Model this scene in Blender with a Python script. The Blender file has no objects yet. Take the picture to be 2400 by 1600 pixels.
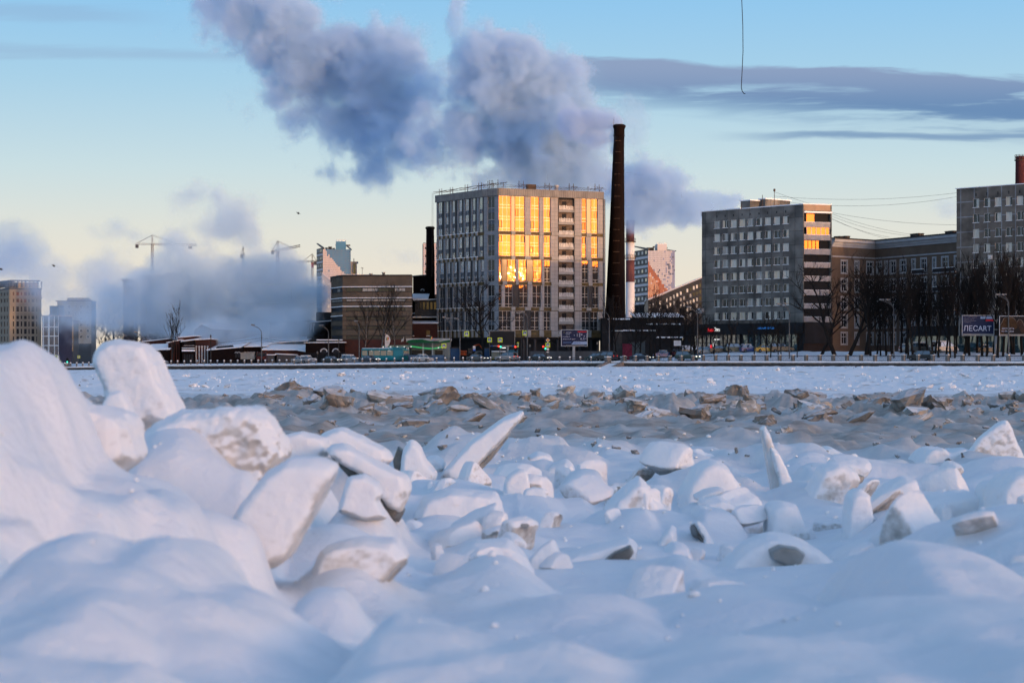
import bpy, bmesh, math, random
import numpy as np
from mathutils import Vector, Matrix, noise as mnoise

sc = bpy.context.scene
COL = sc.collection
F, HY, HC = 4667.0, 842.0, 1.6          # focal length in photo pixels, horizon row, eye height
R = math.radians
# ---------------------------------------------------------------- camera
cam = bpy.data.cameras.new('camera'); cam_o = bpy.data.objects.new('camera', cam); COL.objects.link(cam_o)
sc.camera = cam_o
cam_o.location = (0, 0, HC); cam_o.rotation_euler = (math.pi/2, 0, 0)
cam.sensor_width = 36; cam.lens = 70.0; cam.shift_y = (HY-800)/2400
cam.clip_start = .05; cam.clip_end = 6000
cam.dof.use_dof = True; cam.dof.focus_distance = 75; cam.dof.aperture_fstop = 5.0; cam.dof.aperture_blades = 9
# ---------------------------------------------------------------- light
SUN_AZ, SUN_EL = 46.0, 1.9               # degrees to the right of straight behind the camera, degrees up
sun_dir = Vector((math.sin(R(SUN_AZ))*math.cos(R(SUN_EL)), -math.cos(R(SUN_AZ))*math.cos(R(SUN_EL)), math.sin(R(SUN_EL))))
sl = bpy.data.lights.new('sun', 'SUN'); sl.energy = .4; sl.angle = R(.6); sl.color = (1, .56, .26)
so = bpy.data.objects.new('sun', sl); COL.objects.link(so); so.rotation_euler = sun_dir.to_track_quat('Z', 'Y').to_euler()
w = bpy.data.worlds.new('World'); sc.world = w; w.use_nodes = True
def world_nodes():
    nt = w.node_tree; N = nt.nodes; L = nt.links
    def nd(t, **k):
        n = N.new(t)
        for a, b in k.items(): setattr(n, a, b)
        return n
    def M(op, a, b=None, c=None, clamp=False):
        n = nd('ShaderNodeMath', operation=op, use_clamp=clamp)
        for i, v in enumerate((a, b, c)):
            if v is None: continue
            if isinstance(v, (int, float)): n.inputs[i].default_value = v
            else: L.new(v, n.inputs[i])
        return n.outputs[0]
    def ss(v, lo, hi, o0=0., o1=1.):
        n = nd('ShaderNodeMapRange', interpolation_type='SMOOTHSTEP')
        L.new(v, n.inputs[0])
        for i, x in enumerate((lo, hi, o0, o1)): n.inputs[i+1].default_value = x
        return n.outputs[0]
    def mix(f, a, b):
        n = nd('ShaderNodeMix', data_type='RGBA')
        if isinstance(f, (int, float)): n.inputs[0].default_value = f
        else: L.new(f, n.inputs[0])
        for s, v in ((6, a), (7, b)):
            if isinstance(v, tuple): n.inputs[s].default_value = (*v, 1)
            else: L.new(v, n.inputs[s])
        return n.outputs[2]
    sky = nd('ShaderNodeTexSky', sky_type='NISHITA', sun_disc=False)
    sky.sun_elevation = R(SUN_EL); sky.sun_rotation = R(180-SUN_AZ); sky.altitude = 10
    sky.air_density = 1; sky.dust_density = 1.2; sky.ozone_density = 2
    tc = nd('ShaderNodeTexCoord'); sp = nd('ShaderNodeSeparateXYZ'); L.new(tc.outputs['Generated'], sp.inputs[0])
    x, y, z = sp.outputs
    # clear winter evening sky away from the sun: cream at the horizon, light blue above, deep blue overhead
    rp = nd('ShaderNodeValToRGB'); L.new(M('POWER', M('MAXIMUM', z, 0.), .5), rp.inputs[0])
    els = [(0, (.80, .66, .52)), (.14, (.85, .745, .60)), (.21, (.82, .76, .645)), (.254, (.75, .76, .69)), (.307, (.59, .735, .77)), (.37, (.40, .64, .81)),
           (.42, (.29, .575, .85)), (.55, (.23, .415, .69)), (1, (.21, .315, .51))]
    e = rp.color_ramp.elements
    while len(e) < len(els): e.new(.5)
    for q, (p, c) in zip(e, els): q.position = p; q.color = (*c, 1)
    # sun side comes from the physical sky
    sd = M('ADD', M('MULTIPLY', x, math.sin(R(SUN_AZ))), M('MULTIPLY', y, -math.cos(R(SUN_AZ))))
    g = nd('ShaderNodeMix', data_type='RGBA', blend_type='MULTIPLY'); g.inputs[0].default_value = 1
    L.new(sky.outputs[0], g.inputs[6]); g.inputs[7].default_value = (1.0, .88, .92, 1)
    sg = nd('ShaderNodeVectorMath', operation='SCALE'); L.new(g.outputs[2], sg.inputs[0]); sg.inputs['Scale'].default_value = SKY_GAIN
    base = mix(M("MULTIPLY", ss(sd, .0, .85), ss(z, .75, .15)), rp.outputs[0], sg.outputs[0])
    # thin stratus bands, laid out by direction
    yy = M('MAXIMUM', y, .05)
    u = M('DIVIDE', x, yy); v = M('DIVIDE', z, yy)
    cmb = nd('ShaderNodeCombineXYZ'); L.new(M('MULTIPLY', u, 9.), cmb.inputs[0]); L.new(M('MULTIPLY', v, 75.), cmb.inputs[1])
    nz = nd('ShaderNodeTexNoise'); nz.inputs['Scale'].default_value = 1; nz.inputs['Detail'].default_value = 6; nz.inputs['Roughness'].default_value = .55
    nz.inputs['Distortion'].default_value = .4
    L.new(cmb.outputs[0], nz.inputs['Vector']); n = nz.outputs['Fac']
    n0 = M('SUBTRACT', n, .5)
    # band one, thicker towards the right
    vt = M('SUBTRACT', .1515, M('MULTIPLY', M('MULTIPLY', u, u), .17))
    vb = M('SUBTRACT', .1310, M('MULTIPLY', u, .085))
    vv = M('ADD', v, M('MULTIPLY', n0, .030))
    top = ss(M('SUBTRACT', vt, vv), -.001, .0035)
    bot = ss(M('SUBTRACT', vv, vb), -.006, .012)
    hz = ss(u, .0, .05)
    hole = M('SUBTRACT', 1., M('MULTIPLY', ss(n, .46, .60), M('MULTIPLY', ss(M('SUBTRACT', .143, v), 0, .010), .85)))
    band = M('MULTIPLY', M('MULTIPLY', top, bot), M('MULTIPLY', hz, hole))
    # band two, a thin streak below
    d2 = M('ABSOLUTE', M('SUBTRACT', M('ADD', v, M('MULTIPLY', n0, .012)), .1125))
    b2 = M('MULTIPLY', M('MULTIPLY', ss(d2, .0034, .0004), ss(u, .09, .16)), .75)
    # streaks on the other side
    d3 = M('ABSOLUTE', M('SUBTRACT', M('ADD', v, M('MULTIPLY', n0, .016)), M('ADD', .148, M('MULTIPLY', u, -.03))))
    b3 = M('MULTIPLY', M('MULTIPLY', ss(d3, .005, .0005), ss(u, -.08, -.16)), .30)
    d4 = M('ABSOLUTE', M('SUBTRACT', M('ADD', v, M('MULTIPLY', n0, .02)), .173))
    b4 = M('MULTIPLY', M('MULTIPLY', ss(d4, .006, .001), ss(u, -.16, -.22)), .28)
    cl = M('MAXIMUM', M('MAXIMUM', band, b2), M('MAXIMUM', b3, b4))
    cl = M('MULTIPLY', M('MULTIPLY', cl, ss(y, .3, .5)), .95, clamp=True)
    ccol = mix(ss(v, .122, .150), (.13, .25, .46), (.27, .35, .53))
    fin = mix(cl, base, ccol)
    bg = N['Background']; L.new(fin, bg.inputs[0]); bg.inputs[1].default_value = SKY_STRENGTH
SKY_STRENGTH, SKY_GAIN = .15, 1.5
world_nodes()
sc.view_settings.view_transform = 'Standard'; sc.view_settings.look = 'None'; sc.view_settings.gamma = 1
sc.view_settings.exposure = math.log2(1/SKY_STRENGTH)
cy = sc.cycles
cy.use_denoising = True; cy.max_bounces = 6; cy.diffuse_bounces = 2; cy.glossy_bounces = 3; cy.transmission_bounces = 3
cy.volume_bounces = 4; cy.transparent_max_bounces = 8; cy.caustics_reflective = False; cy.caustics_refractive = False
cy.sample_clamp_indirect = 6; cy.use_adaptive_sampling = True; cy.adaptive_threshold = .02
cy.volume_step_rate = 1.0; cy.volume_max_steps = 256

# ---------------------------------------------------------------- helpers
def W(px, py, D): return Vector(((px-1200)/F*D, D, HC+(HY-py)/F*D))
def wz(py, D): return HC+(HY-py)/F*D
def lerp(a, b, t): return a+(b-a)*t
def interp(x, pts):
    if x <= pts[0][0]: return pts[0][1]
    for (x0, y0), (x1, y1) in zip(pts, pts[1:]):
        if x <= x1: return y0+(y1-y0)*(x-x0)/(x1-x0)
    return pts[-1][1]

class MB:
    """collects boxes, tubes, prisms (world coordinates) and links them as ONE mesh object"""
    def __init__(s): s.v = []; s.f = []; s.m = []; s.sm = []
    def add(s, vs, fs, mi=0, smooth=False):
        b = len(s.v); s.v += [tuple(v) for v in vs]
        for f in fs: s.f.append(tuple(b+i for i in f)); s.m.append(mi); s.sm.append(smooth)
        return s
    def box(s, c, size, rz=0., mi=0, bev=0.):
        hx, hy, hz = size[0]/2, size[1]/2, size[2]/2; ca, sa = math.cos(rz), math.sin(rz)
        if bev > 0:
            b = min(bev, hx*.9, hy*.9, hz*.9); vs = []; 
            for zz, k in ((-hz, b), (-hz+b, 0), (hz-b, 0), (hz, b)):
                for (x, y) in ((-hx+k+b*.4, -hy+k), (hx-k-b*.4, -hy+k), (hx-k, -hy+k+b*.4), (hx-k, hy-k-b*.4), (hx-k-b*.4, hy-k), (-hx+k+b*.4, hy-k), (-hx+k, hy-k-b*.4), (-hx+k, -hy+k+b*.4)):
                    vs.append((c[0]+x*ca-y*sa, c[1]+x*sa+y*ca, c[2]+zz))
            fs = [tuple(range(7, -1, -1)), tuple(range(24, 32))]
            for r in range(3):
                for i in range(8): j = (i+1) % 8; fs.append((r*8+i, r*8+j, r*8+8+j, r*8+8+i))
            return s.add(vs, fs, mi)
        vs = [(c[0]+x*ca-y*sa, c[1]+x*sa+y*ca, c[2]+z) for z in (-hz, hz) for x, y in ((-hx, -hy), (hx, -hy), (hx, hy), (-hx, hy))]
        return s.add(vs, [(3, 2, 1, 0), (4, 5, 6, 7), (0, 1, 5, 4), (1, 2, 6, 5), (2, 3, 7, 6), (3, 0, 4, 7)], mi)
    def prism(s, poly, z0, z1, mi=0, mtop=None, ztop=None):
        """poly: plan points counter-clockwise from above; ztop: heights per corner"""
        n = len(poly); zt = ztop or [z1]*n
        vs = [(p[0], p[1], z0) for p in poly]+[(p[0], p[1], zt[i]) for i, p in enumerate(poly)]
        s.add(vs, [(i, (i+1) % n, n+(i+1) % n, n+i) for i in range(n)]+[tuple(range(n-1, -1, -1))], mi)
        return s.add(vs[n:], [tuple(range(n))], mi if mtop is None else mtop)
    def slab(s, quad, off, mi=0):
        """closed sheet: four world points + thickness vector"""
        off = Vector(off); q = [Vector(p) for p in quad]; vs = q+[p+off for p in q]; n = len(q)
        return s.add(vs, [tuple(range(n-1, -1, -1)), tuple(range(n, 2*n))]+[(i, (i+1) % n, n+(i+1) % n, n+i) for i in range(n)], mi)
    def quad(s, *p, mi=0): return s.add(p, [tuple(range(len(p)))], mi)
    def tube(s, pts, r, n=6, mi=0, cap=True):
        pts = [Vector(p) for p in pts]; rs = r if isinstance(r, (list, tuple)) else [r]*len(pts); vs = []; fs = []
        for i, p in enumerate(pts):
            t = (pts[min(i+1, len(pts)-1)]-pts[max(i-1, 0)]).normalized()
            a = t.cross(Vector((0, 0, 1)) if abs(t.z) < .9 else Vector((1, 0, 0))).normalized(); b = t.cross(a)
            for k in range(n):
                an = 2*math.pi*k/n; vs.append(p+(a*math.cos(an)+b*math.sin(an))*rs[i])
        for i in range(len(pts)-1):
            for k in range(n): k2 = (k+1) % n; fs.append((i*n+k, i*n+k2, i*n+n+k2, i*n+n+k))
        if cap: fs += [tuple(range(n)), tuple(range(len(vs)-1, len(vs)-1-n, -1))]
        return s.add(vs, fs, mi, True)
    def lathe(s, c, prof, n=24, mi=0, smooth=True):
        vs = []; fs = []
        for r, z in prof:
            for k in range(n): a = 2*math.pi*k/n; vs.append((c[0]+r*math.cos(a), c[1]+r*math.sin(a), c[2]+z))
        for i in range(len(prof)-1):
            for k in range(n): k2 = (k+1) % n; fs.append((i*n+k, i*n+k2, i*n+n+k2, i*n+n+k))
        fs += [tuple(range(n-1, -1, -1)), tuple(range(len(vs)-n, len(vs)))]
        return s.add(vs, fs, mi, smooth)
    def build(s, name, mats, parent=None, uv=True):
        o = Vector(parent.matrix_world.translation) if parent else Vector((0, 0, 0))
        if parent is None and s.v:
            a = np.array(s.v); o = Vector((float(a[:, 0].mean()), float(a[:, 1].mean()), float(a[:, 2].min())))
        me = bpy.data.meshes.new(name)
        me.from_pydata([(x-o.x, y-o.y, z-o.z) for x, y, z in s.v], [], s.f)
        for m in (mats if isinstance(mats, (list, tuple)) else [mats]): me.materials.append(m)
        me.polygons.foreach_set('material_index', s.m); me.polygons.foreach_set('use_smooth', s.sm)
        if uv:
            ul = me.uv_layers.new(name='UVMap'); d = np.zeros(len(me.loops)*2, dtype=np.float32); k = 0
            V = s.v
            for f in s.f:
                p0 = Vector(V[f[0]]); n = Vector((0, 0, 0))
                for i in range(1, len(f)-1): n += (Vector(V[f[i]])-p0).cross(Vector(V[f[i+1]])-p0)
                if n.length > 0: n.normalize()
                if abs(n.z) < .9:
                    t = Vector((-n.y, n.x, 0)).normalized()
                    for i in f: p = V[i]; d[k] = p[0]*t.x+p[1]*t.y; d[k+1] = p[2]; k += 2
                else:
                    for i in f: p = V[i]; d[k] = p[0]; d[k+1] = p[1]; k += 2
            ul.data.foreach_set('uv', d)
        me.update()
        ob = bpy.data.objects.new(name, me); COL.objects.link(ob)
        if parent: ob.parent = parent
        else: ob.location = o
        return ob
def tag(o, label=None, cat=None, group=None, kind=None):
    if label: o['label'] = label
    if cat: o['category'] = cat
    if group: o['group'] = group
    if kind: o['kind'] = kind
    return o
def thing(name, loc, label, cat, group=None):
    o = bpy.data.objects.new(name, None); COL.objects.link(o); o.location = loc; o.empty_display_size = .5
    o.matrix_world = Matrix.Translation(loc)
    return tag(o, label, cat, group)
def copy_tree(o, loc=None, rz=None, scale=None):
    """a thing, its parts and their sub-parts, sharing mesh data"""
    c = o.copy(); COL.objects.link(c)
    if loc is not None: c.location = loc
    if rz is not None: c.rotation_euler = (0, 0, rz)
    if scale is not None: c.scale = (scale, scale, scale) if isinstance(scale, (int, float)) else scale
    for ch in list(o.children):
        d = ch.copy(); COL.objects.link(d); d.parent = c
        for g in list(ch.children):
            e = g.copy(); COL.objects.link(e); e.parent = d
    return c

class Fr:
    """a vertical facade from A=(px,D) to B=(px,D), left to right as seen from the river"""
    def __init__(s, A, B):
        s.a = Vector(((A[0]-1200)/F*A[1], A[1], 0)); s.b = Vector(((B[0]-1200)/F*B[1], B[1], 0))
        s.d = (s.b-s.a); s.L = s.d.length; s.d.normalize(); s.n = Vector((s.d.y, -s.d.x, 0))
        s.rz = math.atan2(s.d.y, s.d.x)
    def u(s, px):
        k = (px-1200)/F      # ray (k*t, t)
        return (k*s.a.y-s.a.x)/(s.d.x-k*s.d.y)
    def D(s, px): return (s.a+s.d*s.u(px)).y
    def z(s, px, py): return wz(py, s.D(px))
    def p(s, u, z, off=0): q = s.a+s.d*u+s.n*off; return Vector((q.x, q.y, z))
    def rect(s, mb, u0, u1, z0, z1, off=0, mi=0): mb.quad(s.p(u0, z0, off), s.p(u1, z0, off), s.p(u1, z1, off), s.p(u0, z1, off), mi=mi)
    def block(s, mb, u0, u1, z0, z1, o0, o1, mi=0):
        """box from offset o0 to o1 (outwards)"""
        c = s.p((u0+u1)/2, (z0+z1)/2, (o0+o1)/2); mb.box(c, (abs(u1-u0), abs(o1-o0), abs(z1-z0)), s.rz, mi)

# ---------------------------------------------------------------- materials
def new_mat(name):
    m = bpy.data.materials.new(name); m.use_nodes = True; nt = m.node_tree
    return m, nt, nt.nodes['Principled BSDF']
def c3(c): return (c, c, c) if isinstance(c, (int, float)) else c
def mat(name, col, rough=.7, metal=0., var=.0, scale=1., spec=.12, bump=0., col2=None, detail=5., coord='Object', stretch=(1, 1, 1)):
    """colour with noise-driven variation: dirt and weathering"""
    m, nt, b = new_mat(name); col = c3(col)
    b.inputs['Roughness'].default_value = rough; b.inputs['Metallic'].default_value = metal; b.inputs['Specular IOR Level'].default_value = spec
    b.inputs['Base Color'].default_value = (*col, 1)
    if var or col2 or bump:
        tc = nt.nodes.new('ShaderNodeTexCoord'); mp = nt.nodes.new('ShaderNodeMapping'); mp.inputs['Scale'].default_value = stretch
        nz = nt.nodes.new('ShaderNodeTexNoise'); nz.inputs['Scale'].default_value = scale; nz.inputs['Detail'].default_value = detail; nz.inputs['Roughness'].default_value = .6
        nt.links.new(tc.outputs[coord], mp.inputs[0]); nt.links.new(mp.outputs[0], nz.inputs['Vector'])
        if var or col2:
            r = nt.nodes.new('ShaderNodeValToRGB'); r.color_ramp.elements[0].position = .3; r.color_ramp.elements[1].position = .7
            c2 = c3(col2) if col2 else tuple(min(1, v*(1+var)) for v in col); c1 = col if col2 else tuple(v*(1-var) for v in col)
            r.color_ramp.elements[0].color = (*c1, 1); r.color_ramp.elements[1].color = (*c2, 1)
            nt.links.new(nz.outputs['Fac'], r.inputs[0]); nt.links.new(r.outputs[0], b.inputs['Base Color'])
        if bump:
            bp = nt.nodes.new('ShaderNodeBump'); bp.inputs['Strength'].default_value = 1; bp.inputs['Distance'].default_value = bump
            nt.links.new(nz.outputs['Fac'], bp.inputs['Height']); nt.links.new(bp.outputs[0], b.inputs['Normal'])
    return m
def brick_mat(name, c1, c2, mortar, bw=.6, bh=.2, ms=.02, rough=.85, offset=.5, stain=.35, sscale=.25):
    m, nt, b = new_mat(name); N = nt.nodes; L = nt.links
    uv = N.new('ShaderNodeUVMap'); br = N.new('ShaderNodeTexBrick')
    br.inputs['Scale'].default_value = 1; br.inputs['Brick Width'].default_value = bw; br.inputs['Row Height'].default_value = bh; br.inputs['Mortar Size'].default_value = ms
    br.inputs['Mortar Smooth'].default_value = .1; br.offset = offset
    for i, c in (('Color1', c1), ('Color2', c2), ('Mortar', mortar)): br.inputs[i].default_value = (*c3(c), 1)
    nz = N.new('ShaderNodeTexNoise'); nz.inputs['Scale'].default_value = sscale; nz.inputs['Detail'].default_value = 6
    mr = N.new('ShaderNodeMapRange'); mr.inputs[1].default_value = .3; mr.inputs[2].default_value = .7; mr.inputs[3].default_value = 1-stain; mr.inputs[4].default_value = 1+stain*.5
    mx = N.new('ShaderNodeMix'); mx.data_type = 'RGBA'; mx.blend_type = 'MULTIPLY'; mx.inputs[0].default_value = 1
    L.new(uv.outputs[0], br.inputs[0]); L.new(uv.outputs[0], nz.inputs['Vector']); L.new(nz.outputs['Fac'], mr.inputs[0])
    L.new(br.outputs[0], mx.inputs[6]); L.new(mr.outputs[0], mx.inputs[7]); L.new(mx.outputs[2], b.inputs['Base Color'])
    b.inputs['Roughness'].default_value = rough; b.inputs['Specular IOR Level'].default_value = .08
    return m
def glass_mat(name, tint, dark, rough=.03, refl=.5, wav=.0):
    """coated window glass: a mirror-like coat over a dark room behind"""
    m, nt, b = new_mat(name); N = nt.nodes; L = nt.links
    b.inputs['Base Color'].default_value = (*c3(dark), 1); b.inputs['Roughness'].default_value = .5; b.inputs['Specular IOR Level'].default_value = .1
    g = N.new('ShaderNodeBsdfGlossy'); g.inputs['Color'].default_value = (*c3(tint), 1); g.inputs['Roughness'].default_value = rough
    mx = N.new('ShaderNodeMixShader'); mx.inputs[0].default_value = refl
    out = N['Material Output']; L.new(b.outputs[0], mx.inputs[1]); L.new(g.outputs[0], mx.inputs[2]); L.new(mx.outputs[0], out.inputs[0])
    if wav:
        tc = N.new('ShaderNodeTexCoord'); nz = N.new('ShaderNodeTexNoise'); nz.inputs['Scale'].default_value = .55; nz.inputs['Detail'].default_value = 2
        bp = N.new('ShaderNodeBump'); bp.inputs['Strength'].default_value = 1; bp.inputs['Distance'].default_value = wav
        L.new(tc.outputs['Object'], nz.inputs['Vector']); L.new(nz.outputs['Fac'], bp.inputs['Height']); L.new(bp.outputs[0], g.inputs['Normal'])
    return m
def emit_mat(name, col, s=1.):
    m, nt, b = new_mat(name); b.inputs['Base Color'].default_value = (0, 0, 0, 1)
    b.inputs['Emission Color'].default_value = (*col, 1); b.inputs['Emission Strength'].default_value = s*SKY_STRENGTH
    return m
# ---------------------------------------------------------------- the river, the banks, the snow
rng = np.random.default_rng(7); random.seed(7)
def _hash(ix, iy, s): 
    h = (ix*374761393+iy*668265263+s*974634777) & 0xffffffff
    h = ((h ^ (h >> 13))*1274126177) & 0xffffffff
    return ((h ^ (h >> 16)) & 0xffff)/65535.0
def vnoise(x, y, s=0):
    """smooth gradient noise, about -1..1"""
    ix = np.floor(x).astype(np.int64); iy = np.floor(y).astype(np.int64); fx = x-ix; fy = y-iy
    ux = fx*fx*fx*(fx*(fx*6-15)+10); uy = fy*fy*fy*(fy*(fy*6-15)+10)
    def g(dx, dy):
        a = _hash(ix+dx, iy+dy, s)*2*np.pi
        return np.cos(a)*(fx-dx)+np.sin(a)*(fy-dy)
    return 1.5*((g(0, 0)*(1-ux)+g(1, 0)*ux)*(1-uy)+(g(0, 1)*(1-ux)+g(1, 1)*ux)*uy)
def fbm(x, y, s=0, o=4, gain=.5):
    t = 0; a = 1; 
    for i in range(o): t = t+a*vnoise(x*2**i, y*2**i, s+i*17); a *= gain
    return t
def sstep(a, b, x): t = np.clip((x-a)/(b-a), 0, 1); return t*t*(3-2*t)

def fence_y(x): return 350+(90-x)*140/216          # the embankment line
def fence_D(px): k = (px-1200)/F; return (350+90*140/216)/(1+k*140/216)
FB = [(0, 863), (100, 861), (350, 856), (700, 853.5), (1000, 849.5), (1200, 848.4), (1700, 847), (2100, 847.5), (2400, 848)]    # foot of the fence
WB = [(0, 869), (100, 867), (350, 865.5), (700, 865), (1000, 862), (1200, 860), (1700, 858.5), (2400, 858)]                   # foot of the wall
def bank_z(px): return wz(interp(px, FB), fence_D(px))
def icebank_z(px): return wz(interp(px, WB), fence_D(px))

DPY = [(1700, 3.1), (1600, 4.1), (1500, 5.8), (1400, 8.4), (1300, 11.6), (1200, 15.5), (1130, 20), (1080, 25), (1040, 32), (1000, 45), (960, 66), (930, 92), (905, 130), (880, 210), (866, 320)]
BZ = sorted([(d, wz(p, d)) for p, d in DPY]); BZD = np.array([b[0] for b in BZ]); BZZ = np.array([b[1] for b in BZ])
# snow covered humps: px, py of the top, distance, width left, width right (px), depth towards and away from the eye (m), sharpness
HUMPS = [(0, 832, 6.6, 700, 270, 3.4, 1.2, 1.9), (185, 965, 7.4, 300, 110, 1.2, .6, 3), (420, 975, 12, 260, 190, 1.6, 1, 2), (700, 1040, 13, 140, 90, .9, .7, 2), (820, 1040, 15, 140, 110, 1, .8, 2),
         (520, 1075, 9.5, 230, 130, 1.2, .8, 2.2), (330, 1130, 6.8, 420, 260, 1.4, .8, 2), (380, 1290, 5.2, 420, 240, 1.1, .7, 2), (780, 1230, 9, 220, 160, 1, .8, 2),
         (2500, 1185, 9, 420, 500, 2.2, .6, 2.6), (2090, 1268, 8.2, 150, 300, 1.6, .5, 3.2), (2230, 1405, 5.6, 520, 500, 1.6, .7, 2.2), (1780, 1490, 4.6, 350, 420, .9, .6, 2), (2420, 1500, 4.2, 260, 300, .8, .5, 2.2),
         (950, 1452, 4.9, 110, 330, 1, .5, 2.6), (1290, 1520, 4.4, 280, 260, .7, .4, 2), (560, 1420, 5, 230, 190, .7, .5, 2), (1120, 1230, 12.5, 110, 130, .9, .7, 2), (1170, 1290, 10, 130, 120, .8, .5, 2.2),
         (1420, 1400, 7.6, 260, 130, .7, .6, 2.5), (1700, 1390, 8, 190, 230, .9, .6, 2.2), (1590, 1300, 11.5, 70, 60, .5, .4, 2), (1370, 1250, 13, 170, 130, .9, .8, 2), (1490, 1205, 14.5, 120, 120, .8, .6, 2),
         (1690, 1130, 16, 90, 100, .8, .8, 2), (1240, 1160, 16, 170, 120, 1.2, 1, 2), (1000, 1165, 15, 160, 140, 1.2, 1, 2), (2100, 1190, 12.5, 110, 120, .9, .7, 2),
         (2260, 1190, 11.5, 170, 150, 1, .7, 2), (2390, 1170, 11, 110, 160, .9, .6, 2), (1120, 1035, 31, 190, 330, 4, 3, 2), (2230, 1085, 24, 150, 120, 1.6, 1.4, 2), (1960, 1085, 25, 110, 120, 1.6, 1.5, 2), (1300, 1075, 26, 70, 70, 1.5, 1, 2),
         (1530, 1060, 30, 140, 200, 3, 2, 2), (1900, 1150, 17, 120, 90, 1, .8, 2), (640, 1180, 10, 200, 120, 1, .8, 2),
         (300, 890, 10.1, 110, 95, .5, .4, 2.5), (430, 1025, 8.5, 240, 150, .6, .5, 2.5), (560, 1110, 8.2, 120, 90, .4, .4, 3), (590, 1215, 8.3, 160, 70, .6, .5, 2.5), (800, 1325, 8.8, 130, 140, .4, .5, 2.5), (110, 1010, 6.7, 90, 120, .4, .4, 4), (60, 1130, 5.9, 160, 150, .5, .4, 3), (230, 1170, 6.0, 130, 140, .5, .4, 3.5), (150, 1290, 5.0, 200, 170, .5, .4, 3), (400, 1180, 6.3, 110, 120, .4, .4, 3.5), (480, 1330, 5.6, 150, 130, .5, .4, 3), (410, 1072, 8.15, 190, 150, .3, .5, 3.5), (555, 1225, 6.75, 120, 75, .3, .4, 3.5), (770, 1368, 7.0, 110, 90, .25, .4, 3), (860, 1185, 11.1, 90, 70, .35, .5, 3), (1110, 1365, 9.5, 120, 90, .4, .5, 3), (860, 1150, 11.8, 110, 100, .5, .5, 2.5),
         (1700, 1225, 14.2, 110, 110, .5, .5, 2.5), (1950, 1165, 16.2, 110, 100, .6, .6, 2.5), (1490, 1230, 14.2, 140, 130, .6, .6, 2.5), (1100, 1240, 12.6, 90, 110, .5, .5, 2.5)]
HUMPS = [(a, b, d*(.84 if b > 1250 else 1), e, f, g, h, i) for a, b, d, e, f, g, h, i in HUMPS]
rl = random.Random(21)
for _ in range(150):                                   # lesser lumps between the big ones
    py = rl.uniform(1055, 1320); d = interp(py, sorted(DPY)); px = rl.uniform(560, 2500)
    if 1290 < px < 1520 and 1250 < py or 1670 < px < 2000 and 1215 < py: continue
    HUMPS.append((px, py-rl.uniform(8, 46)*(d/15)**-.3, d*rl.uniform(.95, 1.05), rl.uniform(25, 110), rl.uniform(25, 110), rl.uniform(.02, .06)*d, rl.uniform(.02, .05)*d, rl.uniform(2.4, 6)))

for _ in range(80):                                    # low lumps on the grey ice beyond
    py = rl.uniform(1008, 1075); d = interp(py, sorted(DPY)); px = rl.uniform(840, 2480)
    HUMPS.append((px, py-rl.uniform(5, 17), d, rl.uniform(15, 70), rl.uniform(15, 70), rl.uniform(.02, .05)*d, rl.uniform(.02, .05)*d, rl.uniform(2, 6)))

def ice_z(X, Y):
    """height of the snow and ice at plan position (arrays)"""
    PX = 1200+F*X/np.maximum(Y, .5)
    base = np.interp(Y, BZD, BZZ)
    zb = np.interp(PX, [p for p in range(-400, 2801, 50)], [icebank_z(p) for p in range(-400, 2801, 50)])
    far = sstep(150, 330, Y)
    z = base*(1-far)+zb*far
    acc = np.zeros_like(z)
    for (px, py, d, wl, wr, df, db, pw) in HUMPS:
        x0 = (px-1200)/F*d; top = wz(py, d)-float(np.interp(d, BZD, BZZ))
        if top <= 0: continue
        sel = (np.abs(X-x0) < 2.6*max(wl, wr)*d/F) & (np.abs(Y-d) < 2.6*max(df, db))
        if not sel.any(): continue
        xs, ys = X[sel], Y[sel]
        wX = np.where(xs < x0, wl, wr)*d/F; wY = np.where(ys < d, df, db)
        wob = 1+.38*vnoise(xs*3/(d*.05+.3)+px, ys*3/(d*.05+.3), 5)
        q = ((np.abs(xs-x0)/wX)**pw+(np.abs(ys-d)/wY)**pw)*wob
        k = top*np.exp(-q*1.1)
        acc[sel] = (acc[sel]**4+k**4)**.25
    z = z+acc
    near = 1-sstep(18, 45, Y)
    a = .8*X+.6*Y; b = .6*X-.8*Y
    z += near*(.045*np.sqrt(Y/4)*fbm(a*.8, b*.65, 3, 3)+.010*fbm(X*2.4, Y*1.8, 9, 2))
    mid = sstep(14, 26, Y)*(1-sstep(50, 80, Y))
    z += mid*(.12*fbm(X*.30, Y*.16, 31, 3)+.20*np.maximum(0, fbm(X*.9, Y*.45, 37, 3)))
    rub = sstep(44, 55, Y)*(1-sstep(80, 98, Y)); rb = fbm(X*.42, Y*.26, 41, 5, .6); pl = np.floor(fbm(X*.5+.15*Y, Y*.22, 47, 2)*4)/4
    z += rub*(.40*np.maximum(0, rb-.05)**.8+.22*np.maximum(0, pl)+.10*np.abs(fbm(X*1.5, Y*.8, 43, 3)))
    f2 = sstep(95, 140, Y)*(1-sstep(300, 385, Y)); r2 = fbm(X*.22, Y*.10, 51, 5, .62)
    z += f2*(.26*np.maximum(0, r2)+.10*np.maximum(0, fbm(X*.8, Y*.35, 53, 3)-.12)-.05)
    bk = sstep(230, 330, Y)
    z += bk*.10*np.maximum(0, fbm(X*.55, Y*.25, 57, 4))
    return z
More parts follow.
